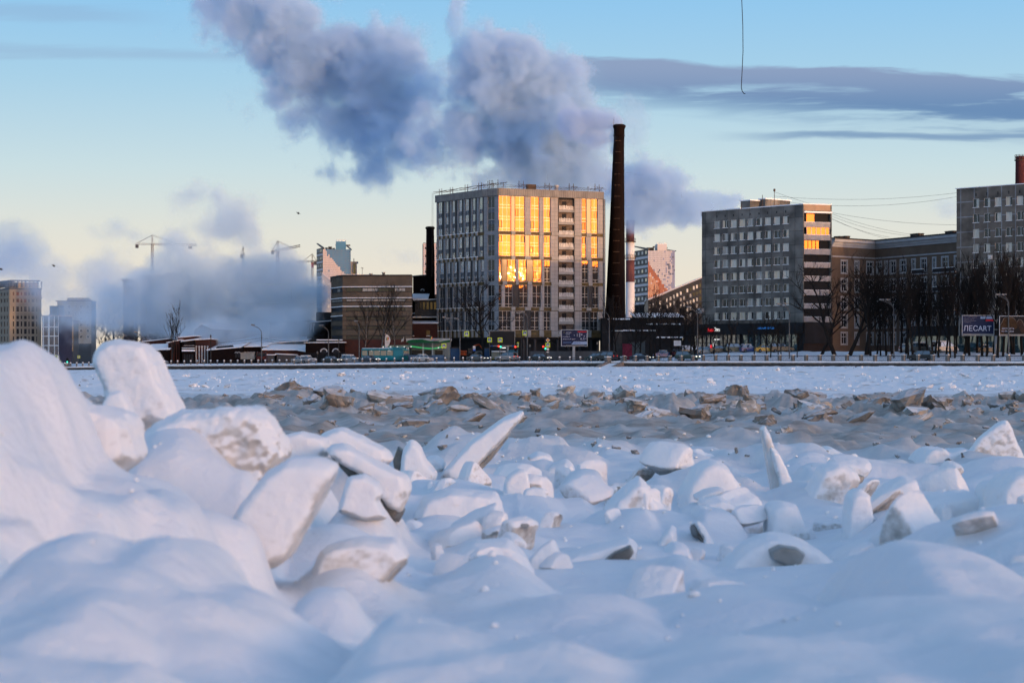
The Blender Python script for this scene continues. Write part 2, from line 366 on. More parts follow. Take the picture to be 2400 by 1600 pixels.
def dirt_at(X, Y):
    n = fbm(X*.12, Y*.06, 61, 4); n2 = fbm(X*.6, Y*.3, 67, 3)
    a = sstep(17, 33, Y+n*9)*(1-sstep(78, 98, Y+n*16))
    d = a*(.86+.30*n2)
    d = np.maximum(d, sstep(70, 90, Y)*(1-sstep(100, 130, Y))*np.clip(n2*1.2+n*.8, 0, .5))
    d = np.maximum(d, sstep(110, 140, Y)*np.clip((n2-.50)*2.2, 0, .8))
    return np.clip(d, 0, 1)

def snow_material():
    m, nt, b = new_mat('snow'); N = nt.nodes; L = nt.links
    at = N.new('ShaderNodeAttribute'); at.attribute_name = 'dirt'
    tc = N.new('ShaderNodeTexCoord')
    n1 = N.new('ShaderNodeTexNoise'); n1.inputs['Scale'].default_value = 3.; n1.inputs['Detail'].default_value = 6
    L.new(tc.outputs['Object'], n1.inputs['Vector'])
    rs = N.new('ShaderNodeValToRGB'); e = rs.color_ramp.elements
    e[0].position, e[0].color = .3, (.74, .78, .84, 1); e[1].position, e[1].color = .7, (.83, .85, .88, 1); L.new(n1.outputs['Fac'], rs.inputs[0])
    rd = N.new('ShaderNodeValToRGB'); e = rd.color_ramp.elements
    e[0].position, e[0].color = .3, (.23, .205, .18, 1); e[1].position, e[1].color = .7, (.41, .37, .335, 1); L.new(n1.outputs['Fac'], rd.inputs[0])
    mx = N.new('ShaderNodeMix'); mx.data_type = 'RGBA'; L.new(at.outputs['Fac'], mx.inputs[0]); L.new(rs.outputs[0], mx.inputs[6]); L.new(rd.outputs[0], mx.inputs[7])
    L.new(mx.outputs[2], b.inputs['Base Color']); b.inputs['Roughness'].default_value = .6; b.inputs['Specular IOR Level'].default_value = .25
    n3 = N.new('ShaderNodeTexNoise'); n3.inputs['Scale'].default_value = 5; n3.inputs['Detail'].default_value = 4; L.new(tc.outputs['Object'], n3.inputs['Vector'])
    b3 = N.new('ShaderNodeBump'); b3.inputs['Distance'].default_value = .05; b3.inputs['Strength'].default_value = .6; L.new(n3.outputs['Fac'], b3.inputs['Height'])
    n2 = N.new('ShaderNodeTexNoise'); n2.inputs['Scale'].default_value = 26; n2.inputs['Detail'].default_value = 6; n2.inputs['Roughness'].default_value = .62; L.new(tc.outputs['Object'], n2.inputs['Vector'])
    bp = N.new('ShaderNodeBump'); bp.inputs['Distance'].default_value = .012; bp.inputs['Strength'].default_value = .8
    L.new(b3.outputs[0], bp.inputs['Normal']); L.new(n2.outputs['Fac'], bp.inputs['Height']); L.new(bp.outputs[0], b.inputs['Normal'])
    return m
SNOW = snow_material()
def grid_mesh(name, X, Y, Z, mat_, attr=None):
    nr, nc = X.shape; me = bpy.data.meshes.new(name)
    co = np.stack([X, Y, Z], -1).reshape(-1, 3).astype(np.float32)
    i = np.arange(nr*nc).reshape(nr, nc); q = np.stack([i[:-1, :-1], i[:-1, 1:], i[1:, 1:], i[1:, :-1]], -1).reshape(-1, 4)
    me.vertices.add(len(co)); me.vertices.foreach_set('co', co.ravel())
    me.loops.add(q.size); me.loops.foreach_set('vertex_index', q.ravel().astype(np.int32))
    me.polygons.add(len(q)); me.polygons.foreach_set('loop_start', np.arange(0, q.size, 4, dtype=np.int32)); me.polygons.foreach_set('loop_total', np.full(len(q), 4, np.int32))
    me.polygons.foreach_set('use_smooth', np.ones(len(q), bool)); me.update(calc_edges=True); me.validate()
    if attr is not None:
        a = me.attributes.new('dirt', 'FLOAT', 'POINT'); a.data.foreach_set('value', attr.ravel().astype(np.float32))
    me.materials.append(mat_); o = bpy.data.objects.new(name, me); COL.objects.link(o); return o
# one sheet of snow and ice from the eye's feet to the far wall (denser towards the eye)
def river():
    d1 = np.exp(np.linspace(math.log(1.4), math.log(30), 300)); d2 = np.exp(np.linspace(math.log(30), math.log(500), 240))[1:]
    D = np.concatenate([d1, d2]); pxs = np.concatenate([np.linspace(-6000, -300, 60)[:-1], np.linspace(-300, 2700, 620), np.linspace(2700, 8400, 60)[1:]])
    PX, DD = np.meshgrid(pxs, D); X = (PX-1200)/F*DD; Y = DD.copy()
    over = Y-(350+(90-X)*140/216-1.0); m = over > 0          # stop just before the wall
    k = (PX-1200)/F; lim = (350+90*140/216-1.0)/np.maximum(.3, 1+k*140/216)
    Y = np.where(m, lim+0.002*(Y-lim), Y); X = k*Y
    o = grid_mesh('river_ice', X, Y, ice_z(X, Y), SNOW, dirt_at(X, Y)); tag(o, kind='structure')
    return o
river()
def zat(px, D):
    x = (px-1200)/F*D
    return float(ice_z(np.array([x]), np.array([float(D)]))[0])
# wide lower ground under everything, out to the horizon
ASPH = mat('asphalt', (.045, .047, .052), .85, var=.35, scale=.3)
LANDSNOW = mat('bank_snow', (.74, .78, .84), .6, var=.06, scale=.5, bump=.05)
def plain():
    mb = MB(); mb.quad((-2500, -1200, -3.2), (2500, -1200, -3.2), (2500, 3500, -3.2), (-2500, 3500, -3.2)); tag(mb.build('ground', LANDSNOW), kind='structure')
plain()
# land behind the wall: flat street on the one side, a snowy rise on the other
def land_z(px, s):
    """s metres behind the fence line"""
    b = bank_z(max(-100, min(2500, px)))
    rise = interp(px, [(1440, 0), (1560, .8), (1700, 1.9), (2000, 2.0), (2400, 1.7)])*interp(s, [(0, 0), (5, .05), (10, .45), (24, .95), (30, 1)])
    return b+rise+(interp(px, [(1400, .25), (1500, 0)]) if s > 6 else 0)
def land():
    pxs = np.linspace(-1200, 3600, 330); ss_ = np.array([-.4, 0, 2, 4, 6, 8, 10, 13, 16, 20, 25, 32, 45, 70, 120, 250, 500])
    PX, S = np.meshgrid(pxs, ss_); Df = np.vectorize(fence_D)(PX); Y = Df+S; X = (PX-1200)/F*Y
    Z = np.vectorize(land_z)(PX, S)
    nb = np.clip((PX-1430)/80, 0, 1)*np.clip(S/6, 0, 1)*np.clip((60-S)/30, 0, 1)
    Z = Z+nb*(.22*fbm(X*.5, Y*.5, 71, 4)+.10*np.abs(fbm(X*1.3, Y*1.3, 73, 3)))
    tag(grid_mesh('bank_land', X, Y, Z, LANDSNOW), kind='structure')
    # the street: a dark wet strip along the embankment on the flat side
    rows = np.array([3.2, 17.5]); pr = np.linspace(-1200, 1900, 140); PX, S = np.meshgrid(pr, rows); Df = np.vectorize(fence_D)(PX); Y = Df+S*1.0; X = (PX-1200)/F*Y
    tag(grid_mesh('street', X, Y, np.vectorize(lambda p: land_z(p, 3))(PX)+.30*np.clip((1500-PX)/100, 0, 1)*(S > 6)+.02, ASPH), kind='structure')
land()
def P(px, s):
    """point on the land: photo column px, s metres behind the fence"""
    D = fence_D(px)+s
    return Vector(((px-1200)/F*D, D, land_z(px, s)))

# ---------------------------------------------------------------- granite embankment wall with its fences
GRAN = mat('granite', (.16, .155, .15), .8, var=.35, scale=1.2, bump=.02); GRAN2 = mat('dark_granite', (.055, .055, .055), .85, var=.5, scale=1.)
CAPS = mat('cap_snow', (.80, .83, .87), .6, var=.05, scale=2)
IRON = mat('iron', (.025, .03, .035), .6)
def wall_run():
    t = thing('embankment_wall', P(1200, 0), 'long low granite embankment wall with a snow lip along the frozen river', 'wall')
    px = list(range(-900, 3001, 20)); body = MB(); cop = MB(); snow = MB(); rw = random.Random(5)
    def ring(p, o, z): D = fence_D(p); n = Vector((140/216, 1, 0)).normalized(); q = Vector(((p-1200)/F*D, D, 0))+n*o; return Vector((q.x, q.y, z))
    def strip(mb, prof, jit=0.):
        k = len(prof(0)); vs = []; 
        for p in px: vs += [ring(p, o, z+(rw.uniform(-jit, jit) if i in (1, 2) else 0)) for i, (o, z) in enumerate(prof(p))]
        fs = [(i*k+j, i*k+(j+1) % k, (i+1)*k+(j+1) % k, (i+1)*k+j) for i in range(len(px)-1) for j in range(k)]
        fs += [tuple(range(k)), tuple(range((len(px)-1)*k+k-1, (len(px)-1)*k-1, -1))]
        mb.add(vs, [f[::-1] for f in fs])
    strip(body, lambda p: [(-.75, icebank_z(p)-1), (-.55, bank_z(p)-.42), (.6, bank_z(p)-.42), (.6, icebank_z(p)-1)])
    strip(cop, lambda p: [(-.8, bank_z(p)-.42), (-.8, bank_z(p)-.18), (.7, bank_z(p)-.18), (.7, bank_z(p)-.42)])
    strip(snow, lambda p: [(-.86, bank_z(p)-.18), (-.82, bank_z(p)+.06), (-.2, bank_z(p)+.10), (.75, bank_z(p)-.18)], .06)
    body.build('wall_body', GRAN2, t); cop.build('coping', GRAN, t); snow.build('snow_lip', CAPS, t)
wall_run()
def post_mb(q, w_, h, ball):
    mb = MB(); 
    if ball:
        mb.lathe(q, [(w_*.55, -.1), (w_*.55, .1), (w_*.42, .14), (w_*.42, h*.72), (w_*.52, h*.78), (w_*.45, h*.86), (w_*.2, h*.9)], 8)
        mb.lathe(q, [(w_*.2, h*.86), (w_*.50, h*.92), (w_*.46, h*1.04), (w_*.15, h*1.12)], 8, 1)
    else:
        mb.box((q.x, q.y, q.z+h*.44), (w_, w_, h*.88), .55); mb.box((q.x, q.y, q.z+h*.92), (w_*1.2, w_*1.2, h*.12), .55); mb.box((q.x, q.y, q.z+h*1.0), (w_*1.05, w_*1.05, h*.08), .55, 1)
    return mb
def fence(name, label, p0, p1, gap, h, w_, ball, style):
    t = thing(name, P(p0, 0), label, 'fence'); px = p0; qs = []
    while px < p1:
        D = fence_D(px); q = Vector(((px-1200)/F*D, D, bank_z(px))); qs.append(q); post_mb(q, w_, h, ball).build('post', [GRAN, CAPS], t)
        px += gap(px)
    mb = MB()
    for i, (a, b) in enumerate(zip(qs, qs[1:])):
        d = (b-a); n = Vector((0, 0, 1))
        if style == 'rail':
            mb.tube([a+n*h*.80, b+n*h*.80], .05, 5); mb.tube([a+n*h*.35, b+n*h*.35], .035, 4)
        else:
            mb.tube([a+n*h*.86, b+n*h*.86], .05, 4); mb.tube([a+n*.18, b+n*.18], .045, 4)
            k = 13 if style == 'bars' else 6
            for j in range(1, k):
                c = a+d*(j/k)
                if style == 'bars': mb.tube([c+n*.18, c+n*h*.86], .026, 4)
                else:
                    r = d.length/k*.5; m_ = (.18+h*.86)/2
                    mb.tube([c+n*m_+d.normalized()*r*math.cos(t_*math.pi/4)+n*(h*.86-.18)*.5*math.sin(t_*math.pi/4) for t_ in range(9)], .024, 3, cap=False)
                    if j % 2: mb.tube([c+n*.18, c+n*h*.86], .02, 3)
    mb.build('railing', IRON, t)
fence('ball_post_fence', 'low granite ball topped posts joined by iron rails along the brick works', 40, 1385, lambda p: interp(p, [(0, 13.5), (560, 16), (1000, 20), (1200, 23), (1400, 25)]), 1.0, .42, True, 'rail')
fence('ornate_fence', 'ornate iron ring fence between granite posts beside the river stairs', 1462, 1640, lambda p: 27, 1.15, .5, False, 'rings')
fence('bar_fence', 'upright iron bar fence between granite posts below the snowy rise', 1648, 2460, lambda p: interp(p, [(1640, 29), (2400, 37)]), 1.25, .52, False, 'bars')
# river stairs
def stairs(name, px0, px1, py1, pyt, label, land_w):
    D = fence_D((px0+px1)/2); t = thing(name, W((px0+px1)/2, pyt, D), label, 'stairs')
    a, b = W(px0, pyt, D-1), W(px1, pyt, D-1); zb = icebank_z(px0)-.3; k = D/F
    L_ = 7.5; sx = -(px1-px0)*k*.9
    ramp = MB(); top = Vector((0, 0, 0))
    q = [a, b, b+Vector((sx, -L_, zb-b.z)), a+Vector((sx, -L_, zb-a.z))]
    ramp.slab(q, (0, 0, -.5)); ramp.build('snowy_flight', CAPS, t)
    for p in (a, b):
        mb = MB(); e = p+Vector((sx, -L_, zb-p.z)); dx = Vector((.28, 0, 0))
        mb.slab([p-dx+Vector((0, 0, .45)), p+dx+Vector((0, 0, .45)), e+dx+Vector((0, 0, .3)), e-dx+Vector((0, 0, .3))], (0, 0, -1.0)); mb.build('side_wall', GRAN, t)
    for p in (a, b):
        mb = MB(); mb.box((p.x, p.y+.6, p.z+.55), (1.0, .9, 1.3), .5); mb.box((p.x, p.y+.6, p.z+1.28), (1.1, 1.0, .14), .5, 1); mb.build('pedestal', [GRAN, CAPS], t)
stairs('river_stairs', 1425, 1462, 872, 851, 'snow covered granite stairs going down to the ice below the tall chimney', 4)
stairs('river_steps', 140, 156, 872, 864, 'small granite steps to the ice before the beige high rise', 3)
# ---------------------------------------------------------------- ice and snow blocks
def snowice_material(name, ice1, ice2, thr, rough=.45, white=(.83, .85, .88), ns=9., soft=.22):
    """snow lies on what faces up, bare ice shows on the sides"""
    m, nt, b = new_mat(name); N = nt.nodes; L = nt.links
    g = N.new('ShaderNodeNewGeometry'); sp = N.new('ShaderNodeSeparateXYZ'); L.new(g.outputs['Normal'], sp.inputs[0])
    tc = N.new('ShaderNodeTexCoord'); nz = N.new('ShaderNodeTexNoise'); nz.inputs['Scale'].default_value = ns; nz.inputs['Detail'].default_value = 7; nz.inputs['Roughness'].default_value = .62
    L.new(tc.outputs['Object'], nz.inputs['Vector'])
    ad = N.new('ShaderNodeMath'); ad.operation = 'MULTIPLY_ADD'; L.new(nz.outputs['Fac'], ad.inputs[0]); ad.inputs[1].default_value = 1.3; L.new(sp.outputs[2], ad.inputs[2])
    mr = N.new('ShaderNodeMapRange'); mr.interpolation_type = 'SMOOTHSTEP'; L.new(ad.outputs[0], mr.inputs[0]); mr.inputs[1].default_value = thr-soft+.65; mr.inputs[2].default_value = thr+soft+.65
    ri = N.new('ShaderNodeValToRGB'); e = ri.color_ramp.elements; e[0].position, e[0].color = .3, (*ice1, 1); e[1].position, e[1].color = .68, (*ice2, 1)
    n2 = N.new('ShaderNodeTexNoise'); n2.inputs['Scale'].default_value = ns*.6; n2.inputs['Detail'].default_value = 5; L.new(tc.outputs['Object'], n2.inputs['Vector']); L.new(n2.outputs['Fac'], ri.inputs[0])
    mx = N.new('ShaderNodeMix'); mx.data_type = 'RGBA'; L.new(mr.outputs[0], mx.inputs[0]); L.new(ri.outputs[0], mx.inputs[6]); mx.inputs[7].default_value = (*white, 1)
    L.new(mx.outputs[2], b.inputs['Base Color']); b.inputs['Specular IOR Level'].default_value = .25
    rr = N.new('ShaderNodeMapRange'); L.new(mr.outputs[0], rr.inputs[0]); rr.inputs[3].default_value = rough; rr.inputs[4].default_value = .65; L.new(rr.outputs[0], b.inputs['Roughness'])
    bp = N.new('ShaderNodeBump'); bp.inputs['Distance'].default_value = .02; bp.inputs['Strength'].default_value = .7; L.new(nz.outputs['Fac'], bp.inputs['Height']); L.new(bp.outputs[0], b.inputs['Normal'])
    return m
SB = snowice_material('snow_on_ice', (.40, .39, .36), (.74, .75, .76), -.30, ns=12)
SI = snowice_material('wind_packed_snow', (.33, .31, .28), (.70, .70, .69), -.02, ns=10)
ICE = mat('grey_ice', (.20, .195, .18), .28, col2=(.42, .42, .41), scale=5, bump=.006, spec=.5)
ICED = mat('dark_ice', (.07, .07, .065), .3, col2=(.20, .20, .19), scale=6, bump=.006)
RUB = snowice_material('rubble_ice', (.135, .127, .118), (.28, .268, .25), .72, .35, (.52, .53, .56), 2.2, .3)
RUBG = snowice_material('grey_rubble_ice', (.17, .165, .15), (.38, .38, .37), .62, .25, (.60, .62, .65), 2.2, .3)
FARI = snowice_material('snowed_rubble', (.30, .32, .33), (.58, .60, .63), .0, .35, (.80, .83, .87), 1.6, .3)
def clouds_tex(name, s):
    t = bpy.data.textures.new(name, 'CLOUDS'); t.noise_scale = s; t.noise_depth = 3; return t
def block_mesh(outline, D, thick, smooth=8, disp=.012, seed=0, back=.82, lean=0., voxel=4.5, push=None):
    """an outline given its distance, real size and depth: extruded, remeshed, rounded and roughened"""
    rb = random.Random(seed); c = Vector((0, 0, 0)); pts = [W(x, y, D-thick*.5) for x, y in outline]
    for p in pts: c += p
    c /= len(pts); vs = []; n = len(pts)
    for k, (yo, sc_) in enumerate(((-.5, .88), (-.28, 1.05), (.22, 1.05), (.5, back))):
        for p in pts:
            q = c+(p-c)*sc_*rb.uniform(.985, 1.015); q.y = D+thick*yo+lean*(p.z-c.z); q.z += (k-1)*.0; vs.append(q)
    fs = [tuple(range(n)), tuple(range(4*n-1, 3*n-1, -1))]+[(r*n+i, r*n+n+i, r*n+n+(i+1) % n, r*n+(i+1) % n) for r in range(3) for i in range(n)]
    mb = MB(); mb.add(vs, fs, 0, True); return mb, c
def finish(o, D, voxel=4.5, smooth=8, disp=.012, nscale=.12):
    bm = bmesh.new(); bm.from_mesh(o.data); bmesh.ops.recalc_face_normals(bm, faces=bm.faces); bm.to_mesh(o.data); bm.free()
    r = o.modifiers.new('remesh', 'REMESH'); r.mode = 'VOXEL'; r.voxel_size = max(.006, voxel*D/F); r.use_smooth_shade = True
    s = o.modifiers.new('soften', 'SMOOTH'); s.iterations = int(smooth*5); s.factor = .5
    if disp:
        d = o.modifiers.new('rough', 'DISPLACE'); d.texture = clouds_tex('ice_noise', nscale); d.strength = disp; d.mid_level = .5; d.texture_coords = 'GLOBAL'
        d = o.modifiers.new('grain', 'DISPLACE'); d.texture = clouds_tex('ice_grain', nscale*.25); d.strength = disp*.3; d.mid_level = .5; d.texture_coords = 'GLOBAL'
def snow_block(name, label, D, outline, thick, m, smooth=8, disp=.02, seed=0, back=.82, lean=.0, cat='snow block', ice=None, group=None):
    mb, c = block_mesh(outline, D, thick, seed=seed, back=back, lean=lean)
    root = thing(name, Vector((c.x, c.y, min(v[2] for v in mb.v))), label, cat, group)
    o = mb.build('snow_cover', m, root, uv=False); finish(o, D, smooth=smooth, disp=disp, nscale=.02*D)
    for (il, it, iy, im) in (ice or []):                  # bare ice faces of the same block
        mb, _ = block_mesh(il, D+iy, it, seed=seed+50, back=.9, lean=lean); q = mb.build('ice_face', im, root, uv=False); finish(q, D, 3.0, 2, .006*D/10, .02*D)
    return root
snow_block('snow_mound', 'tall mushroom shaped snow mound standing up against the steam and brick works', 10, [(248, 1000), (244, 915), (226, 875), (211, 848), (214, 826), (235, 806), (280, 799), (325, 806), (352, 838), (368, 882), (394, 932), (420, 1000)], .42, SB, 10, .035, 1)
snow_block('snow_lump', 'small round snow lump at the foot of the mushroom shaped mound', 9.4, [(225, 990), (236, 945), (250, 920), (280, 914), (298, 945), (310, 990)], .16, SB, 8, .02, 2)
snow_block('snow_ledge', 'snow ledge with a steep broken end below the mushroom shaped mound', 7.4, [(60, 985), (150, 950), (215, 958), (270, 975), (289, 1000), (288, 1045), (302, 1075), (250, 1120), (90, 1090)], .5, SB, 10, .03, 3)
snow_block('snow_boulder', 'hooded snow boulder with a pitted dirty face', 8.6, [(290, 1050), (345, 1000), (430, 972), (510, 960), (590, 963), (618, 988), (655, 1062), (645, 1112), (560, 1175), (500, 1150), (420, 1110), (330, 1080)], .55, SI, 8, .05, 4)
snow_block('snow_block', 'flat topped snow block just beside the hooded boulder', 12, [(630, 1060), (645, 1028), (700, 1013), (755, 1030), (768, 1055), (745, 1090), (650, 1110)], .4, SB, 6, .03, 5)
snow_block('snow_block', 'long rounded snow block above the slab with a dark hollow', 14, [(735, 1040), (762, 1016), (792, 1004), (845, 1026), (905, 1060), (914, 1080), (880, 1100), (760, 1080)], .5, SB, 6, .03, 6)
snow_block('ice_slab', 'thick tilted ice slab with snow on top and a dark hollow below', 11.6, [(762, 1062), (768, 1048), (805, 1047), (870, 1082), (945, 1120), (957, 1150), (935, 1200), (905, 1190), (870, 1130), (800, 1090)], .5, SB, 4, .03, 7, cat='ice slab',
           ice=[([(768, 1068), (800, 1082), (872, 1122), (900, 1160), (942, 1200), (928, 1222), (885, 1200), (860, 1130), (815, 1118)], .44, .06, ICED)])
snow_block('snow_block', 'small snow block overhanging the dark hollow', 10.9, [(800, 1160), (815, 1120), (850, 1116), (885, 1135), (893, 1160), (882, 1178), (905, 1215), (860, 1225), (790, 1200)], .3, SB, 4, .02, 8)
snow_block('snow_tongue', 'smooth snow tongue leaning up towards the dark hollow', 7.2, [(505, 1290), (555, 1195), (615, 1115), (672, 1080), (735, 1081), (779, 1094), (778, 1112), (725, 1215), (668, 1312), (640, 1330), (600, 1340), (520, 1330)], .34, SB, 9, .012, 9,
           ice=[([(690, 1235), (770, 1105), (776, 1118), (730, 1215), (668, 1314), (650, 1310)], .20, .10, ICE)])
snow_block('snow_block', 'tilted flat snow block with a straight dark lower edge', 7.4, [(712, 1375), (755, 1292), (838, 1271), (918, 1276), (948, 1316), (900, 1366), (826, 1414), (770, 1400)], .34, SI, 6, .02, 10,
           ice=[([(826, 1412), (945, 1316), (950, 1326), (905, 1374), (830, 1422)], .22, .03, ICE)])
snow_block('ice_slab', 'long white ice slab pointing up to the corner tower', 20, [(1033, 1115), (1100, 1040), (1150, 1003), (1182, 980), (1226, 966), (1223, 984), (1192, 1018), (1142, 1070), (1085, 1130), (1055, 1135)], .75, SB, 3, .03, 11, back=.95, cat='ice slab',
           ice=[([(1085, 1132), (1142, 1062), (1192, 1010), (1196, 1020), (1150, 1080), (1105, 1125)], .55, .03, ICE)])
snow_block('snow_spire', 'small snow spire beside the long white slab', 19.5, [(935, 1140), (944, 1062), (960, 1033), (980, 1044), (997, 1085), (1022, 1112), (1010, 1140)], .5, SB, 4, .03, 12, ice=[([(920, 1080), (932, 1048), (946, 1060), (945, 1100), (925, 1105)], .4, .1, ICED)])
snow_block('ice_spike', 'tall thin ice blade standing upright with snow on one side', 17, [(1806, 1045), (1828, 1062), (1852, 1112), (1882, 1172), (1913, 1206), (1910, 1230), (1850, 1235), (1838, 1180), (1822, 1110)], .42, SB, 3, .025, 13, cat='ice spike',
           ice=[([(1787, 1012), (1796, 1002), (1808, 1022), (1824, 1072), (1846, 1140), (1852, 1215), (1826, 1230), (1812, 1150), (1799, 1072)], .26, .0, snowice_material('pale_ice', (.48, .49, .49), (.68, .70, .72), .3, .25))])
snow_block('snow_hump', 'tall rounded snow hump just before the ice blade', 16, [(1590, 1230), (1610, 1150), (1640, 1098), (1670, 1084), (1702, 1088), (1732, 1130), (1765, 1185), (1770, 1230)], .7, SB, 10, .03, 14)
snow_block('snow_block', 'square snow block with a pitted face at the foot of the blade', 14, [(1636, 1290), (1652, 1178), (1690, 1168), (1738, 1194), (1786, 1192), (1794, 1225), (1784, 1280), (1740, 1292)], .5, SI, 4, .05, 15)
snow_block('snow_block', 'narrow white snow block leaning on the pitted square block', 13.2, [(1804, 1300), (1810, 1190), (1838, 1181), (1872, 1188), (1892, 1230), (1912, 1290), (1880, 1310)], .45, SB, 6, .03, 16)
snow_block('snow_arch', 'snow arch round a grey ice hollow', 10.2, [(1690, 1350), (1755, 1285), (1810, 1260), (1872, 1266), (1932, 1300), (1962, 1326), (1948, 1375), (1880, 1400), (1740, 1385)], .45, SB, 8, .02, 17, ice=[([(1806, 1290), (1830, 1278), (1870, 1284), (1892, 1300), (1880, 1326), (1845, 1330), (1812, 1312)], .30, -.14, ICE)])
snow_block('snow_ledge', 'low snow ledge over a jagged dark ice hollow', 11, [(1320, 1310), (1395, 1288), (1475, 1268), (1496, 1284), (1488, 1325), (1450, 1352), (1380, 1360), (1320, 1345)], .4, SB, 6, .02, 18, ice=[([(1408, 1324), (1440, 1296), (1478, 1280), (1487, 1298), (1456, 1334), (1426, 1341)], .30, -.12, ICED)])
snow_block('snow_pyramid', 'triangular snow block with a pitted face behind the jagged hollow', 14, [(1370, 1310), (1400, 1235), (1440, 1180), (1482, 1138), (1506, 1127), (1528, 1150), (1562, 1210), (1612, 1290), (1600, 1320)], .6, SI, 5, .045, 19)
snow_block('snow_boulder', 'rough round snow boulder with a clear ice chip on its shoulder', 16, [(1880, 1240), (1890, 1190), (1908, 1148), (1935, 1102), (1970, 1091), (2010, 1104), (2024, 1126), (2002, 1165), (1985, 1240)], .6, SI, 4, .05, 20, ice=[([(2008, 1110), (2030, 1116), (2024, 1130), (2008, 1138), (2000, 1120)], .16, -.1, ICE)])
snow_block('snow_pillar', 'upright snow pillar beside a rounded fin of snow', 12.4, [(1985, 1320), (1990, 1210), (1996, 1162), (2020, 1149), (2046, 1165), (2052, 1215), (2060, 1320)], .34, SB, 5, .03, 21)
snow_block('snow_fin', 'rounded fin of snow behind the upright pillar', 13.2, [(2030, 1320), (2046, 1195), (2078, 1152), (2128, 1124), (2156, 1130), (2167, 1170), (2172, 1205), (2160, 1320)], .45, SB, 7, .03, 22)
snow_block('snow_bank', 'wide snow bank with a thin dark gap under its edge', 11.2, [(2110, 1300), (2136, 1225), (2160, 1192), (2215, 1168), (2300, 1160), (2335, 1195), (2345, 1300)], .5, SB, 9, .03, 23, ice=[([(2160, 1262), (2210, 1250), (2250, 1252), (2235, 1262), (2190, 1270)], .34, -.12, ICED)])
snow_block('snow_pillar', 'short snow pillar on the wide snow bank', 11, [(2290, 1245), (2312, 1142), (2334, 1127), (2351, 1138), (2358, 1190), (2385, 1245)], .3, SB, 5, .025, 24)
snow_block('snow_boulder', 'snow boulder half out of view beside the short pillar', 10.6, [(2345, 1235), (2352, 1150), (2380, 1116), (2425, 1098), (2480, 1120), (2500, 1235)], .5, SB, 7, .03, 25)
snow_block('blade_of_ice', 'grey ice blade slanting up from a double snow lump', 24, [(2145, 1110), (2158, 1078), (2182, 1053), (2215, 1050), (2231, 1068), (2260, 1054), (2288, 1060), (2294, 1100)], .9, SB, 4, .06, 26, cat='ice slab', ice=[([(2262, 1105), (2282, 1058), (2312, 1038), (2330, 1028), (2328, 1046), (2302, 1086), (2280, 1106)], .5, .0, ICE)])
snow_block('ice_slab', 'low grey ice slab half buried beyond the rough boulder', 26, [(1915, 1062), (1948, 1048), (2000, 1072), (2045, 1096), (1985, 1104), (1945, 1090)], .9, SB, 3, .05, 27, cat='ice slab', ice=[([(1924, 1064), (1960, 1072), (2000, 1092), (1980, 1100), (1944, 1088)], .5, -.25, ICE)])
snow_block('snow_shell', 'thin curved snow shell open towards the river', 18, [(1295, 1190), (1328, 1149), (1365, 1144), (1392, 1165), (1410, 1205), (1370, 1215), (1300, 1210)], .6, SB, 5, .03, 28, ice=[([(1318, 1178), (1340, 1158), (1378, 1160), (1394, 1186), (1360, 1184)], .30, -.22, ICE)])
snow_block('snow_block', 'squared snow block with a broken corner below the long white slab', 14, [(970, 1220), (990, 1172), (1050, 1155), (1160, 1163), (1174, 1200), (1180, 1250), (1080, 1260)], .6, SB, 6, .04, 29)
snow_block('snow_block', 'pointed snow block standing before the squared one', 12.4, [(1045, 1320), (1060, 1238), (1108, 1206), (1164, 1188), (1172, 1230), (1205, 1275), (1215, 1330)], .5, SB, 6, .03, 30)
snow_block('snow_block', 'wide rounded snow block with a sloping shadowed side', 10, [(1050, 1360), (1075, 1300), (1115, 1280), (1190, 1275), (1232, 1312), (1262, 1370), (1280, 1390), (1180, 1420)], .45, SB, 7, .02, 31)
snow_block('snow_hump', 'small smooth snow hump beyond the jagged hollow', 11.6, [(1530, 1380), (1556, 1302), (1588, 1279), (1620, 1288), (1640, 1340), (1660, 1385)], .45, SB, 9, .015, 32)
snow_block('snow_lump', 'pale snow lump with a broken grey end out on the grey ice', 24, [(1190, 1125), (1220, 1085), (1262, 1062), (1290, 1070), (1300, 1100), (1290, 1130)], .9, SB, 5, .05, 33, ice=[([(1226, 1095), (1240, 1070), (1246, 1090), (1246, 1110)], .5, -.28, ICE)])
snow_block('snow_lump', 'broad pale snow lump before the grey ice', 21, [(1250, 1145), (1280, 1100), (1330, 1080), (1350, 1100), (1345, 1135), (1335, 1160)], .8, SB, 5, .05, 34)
snow_block('snow_lump', 'little snow lump beside the broad pale one', 21.5, [(1340, 1130), (1356, 1106), (1376, 1098), (1396, 1116), (1394, 1135)], .5, SI, 4, .05, 35)

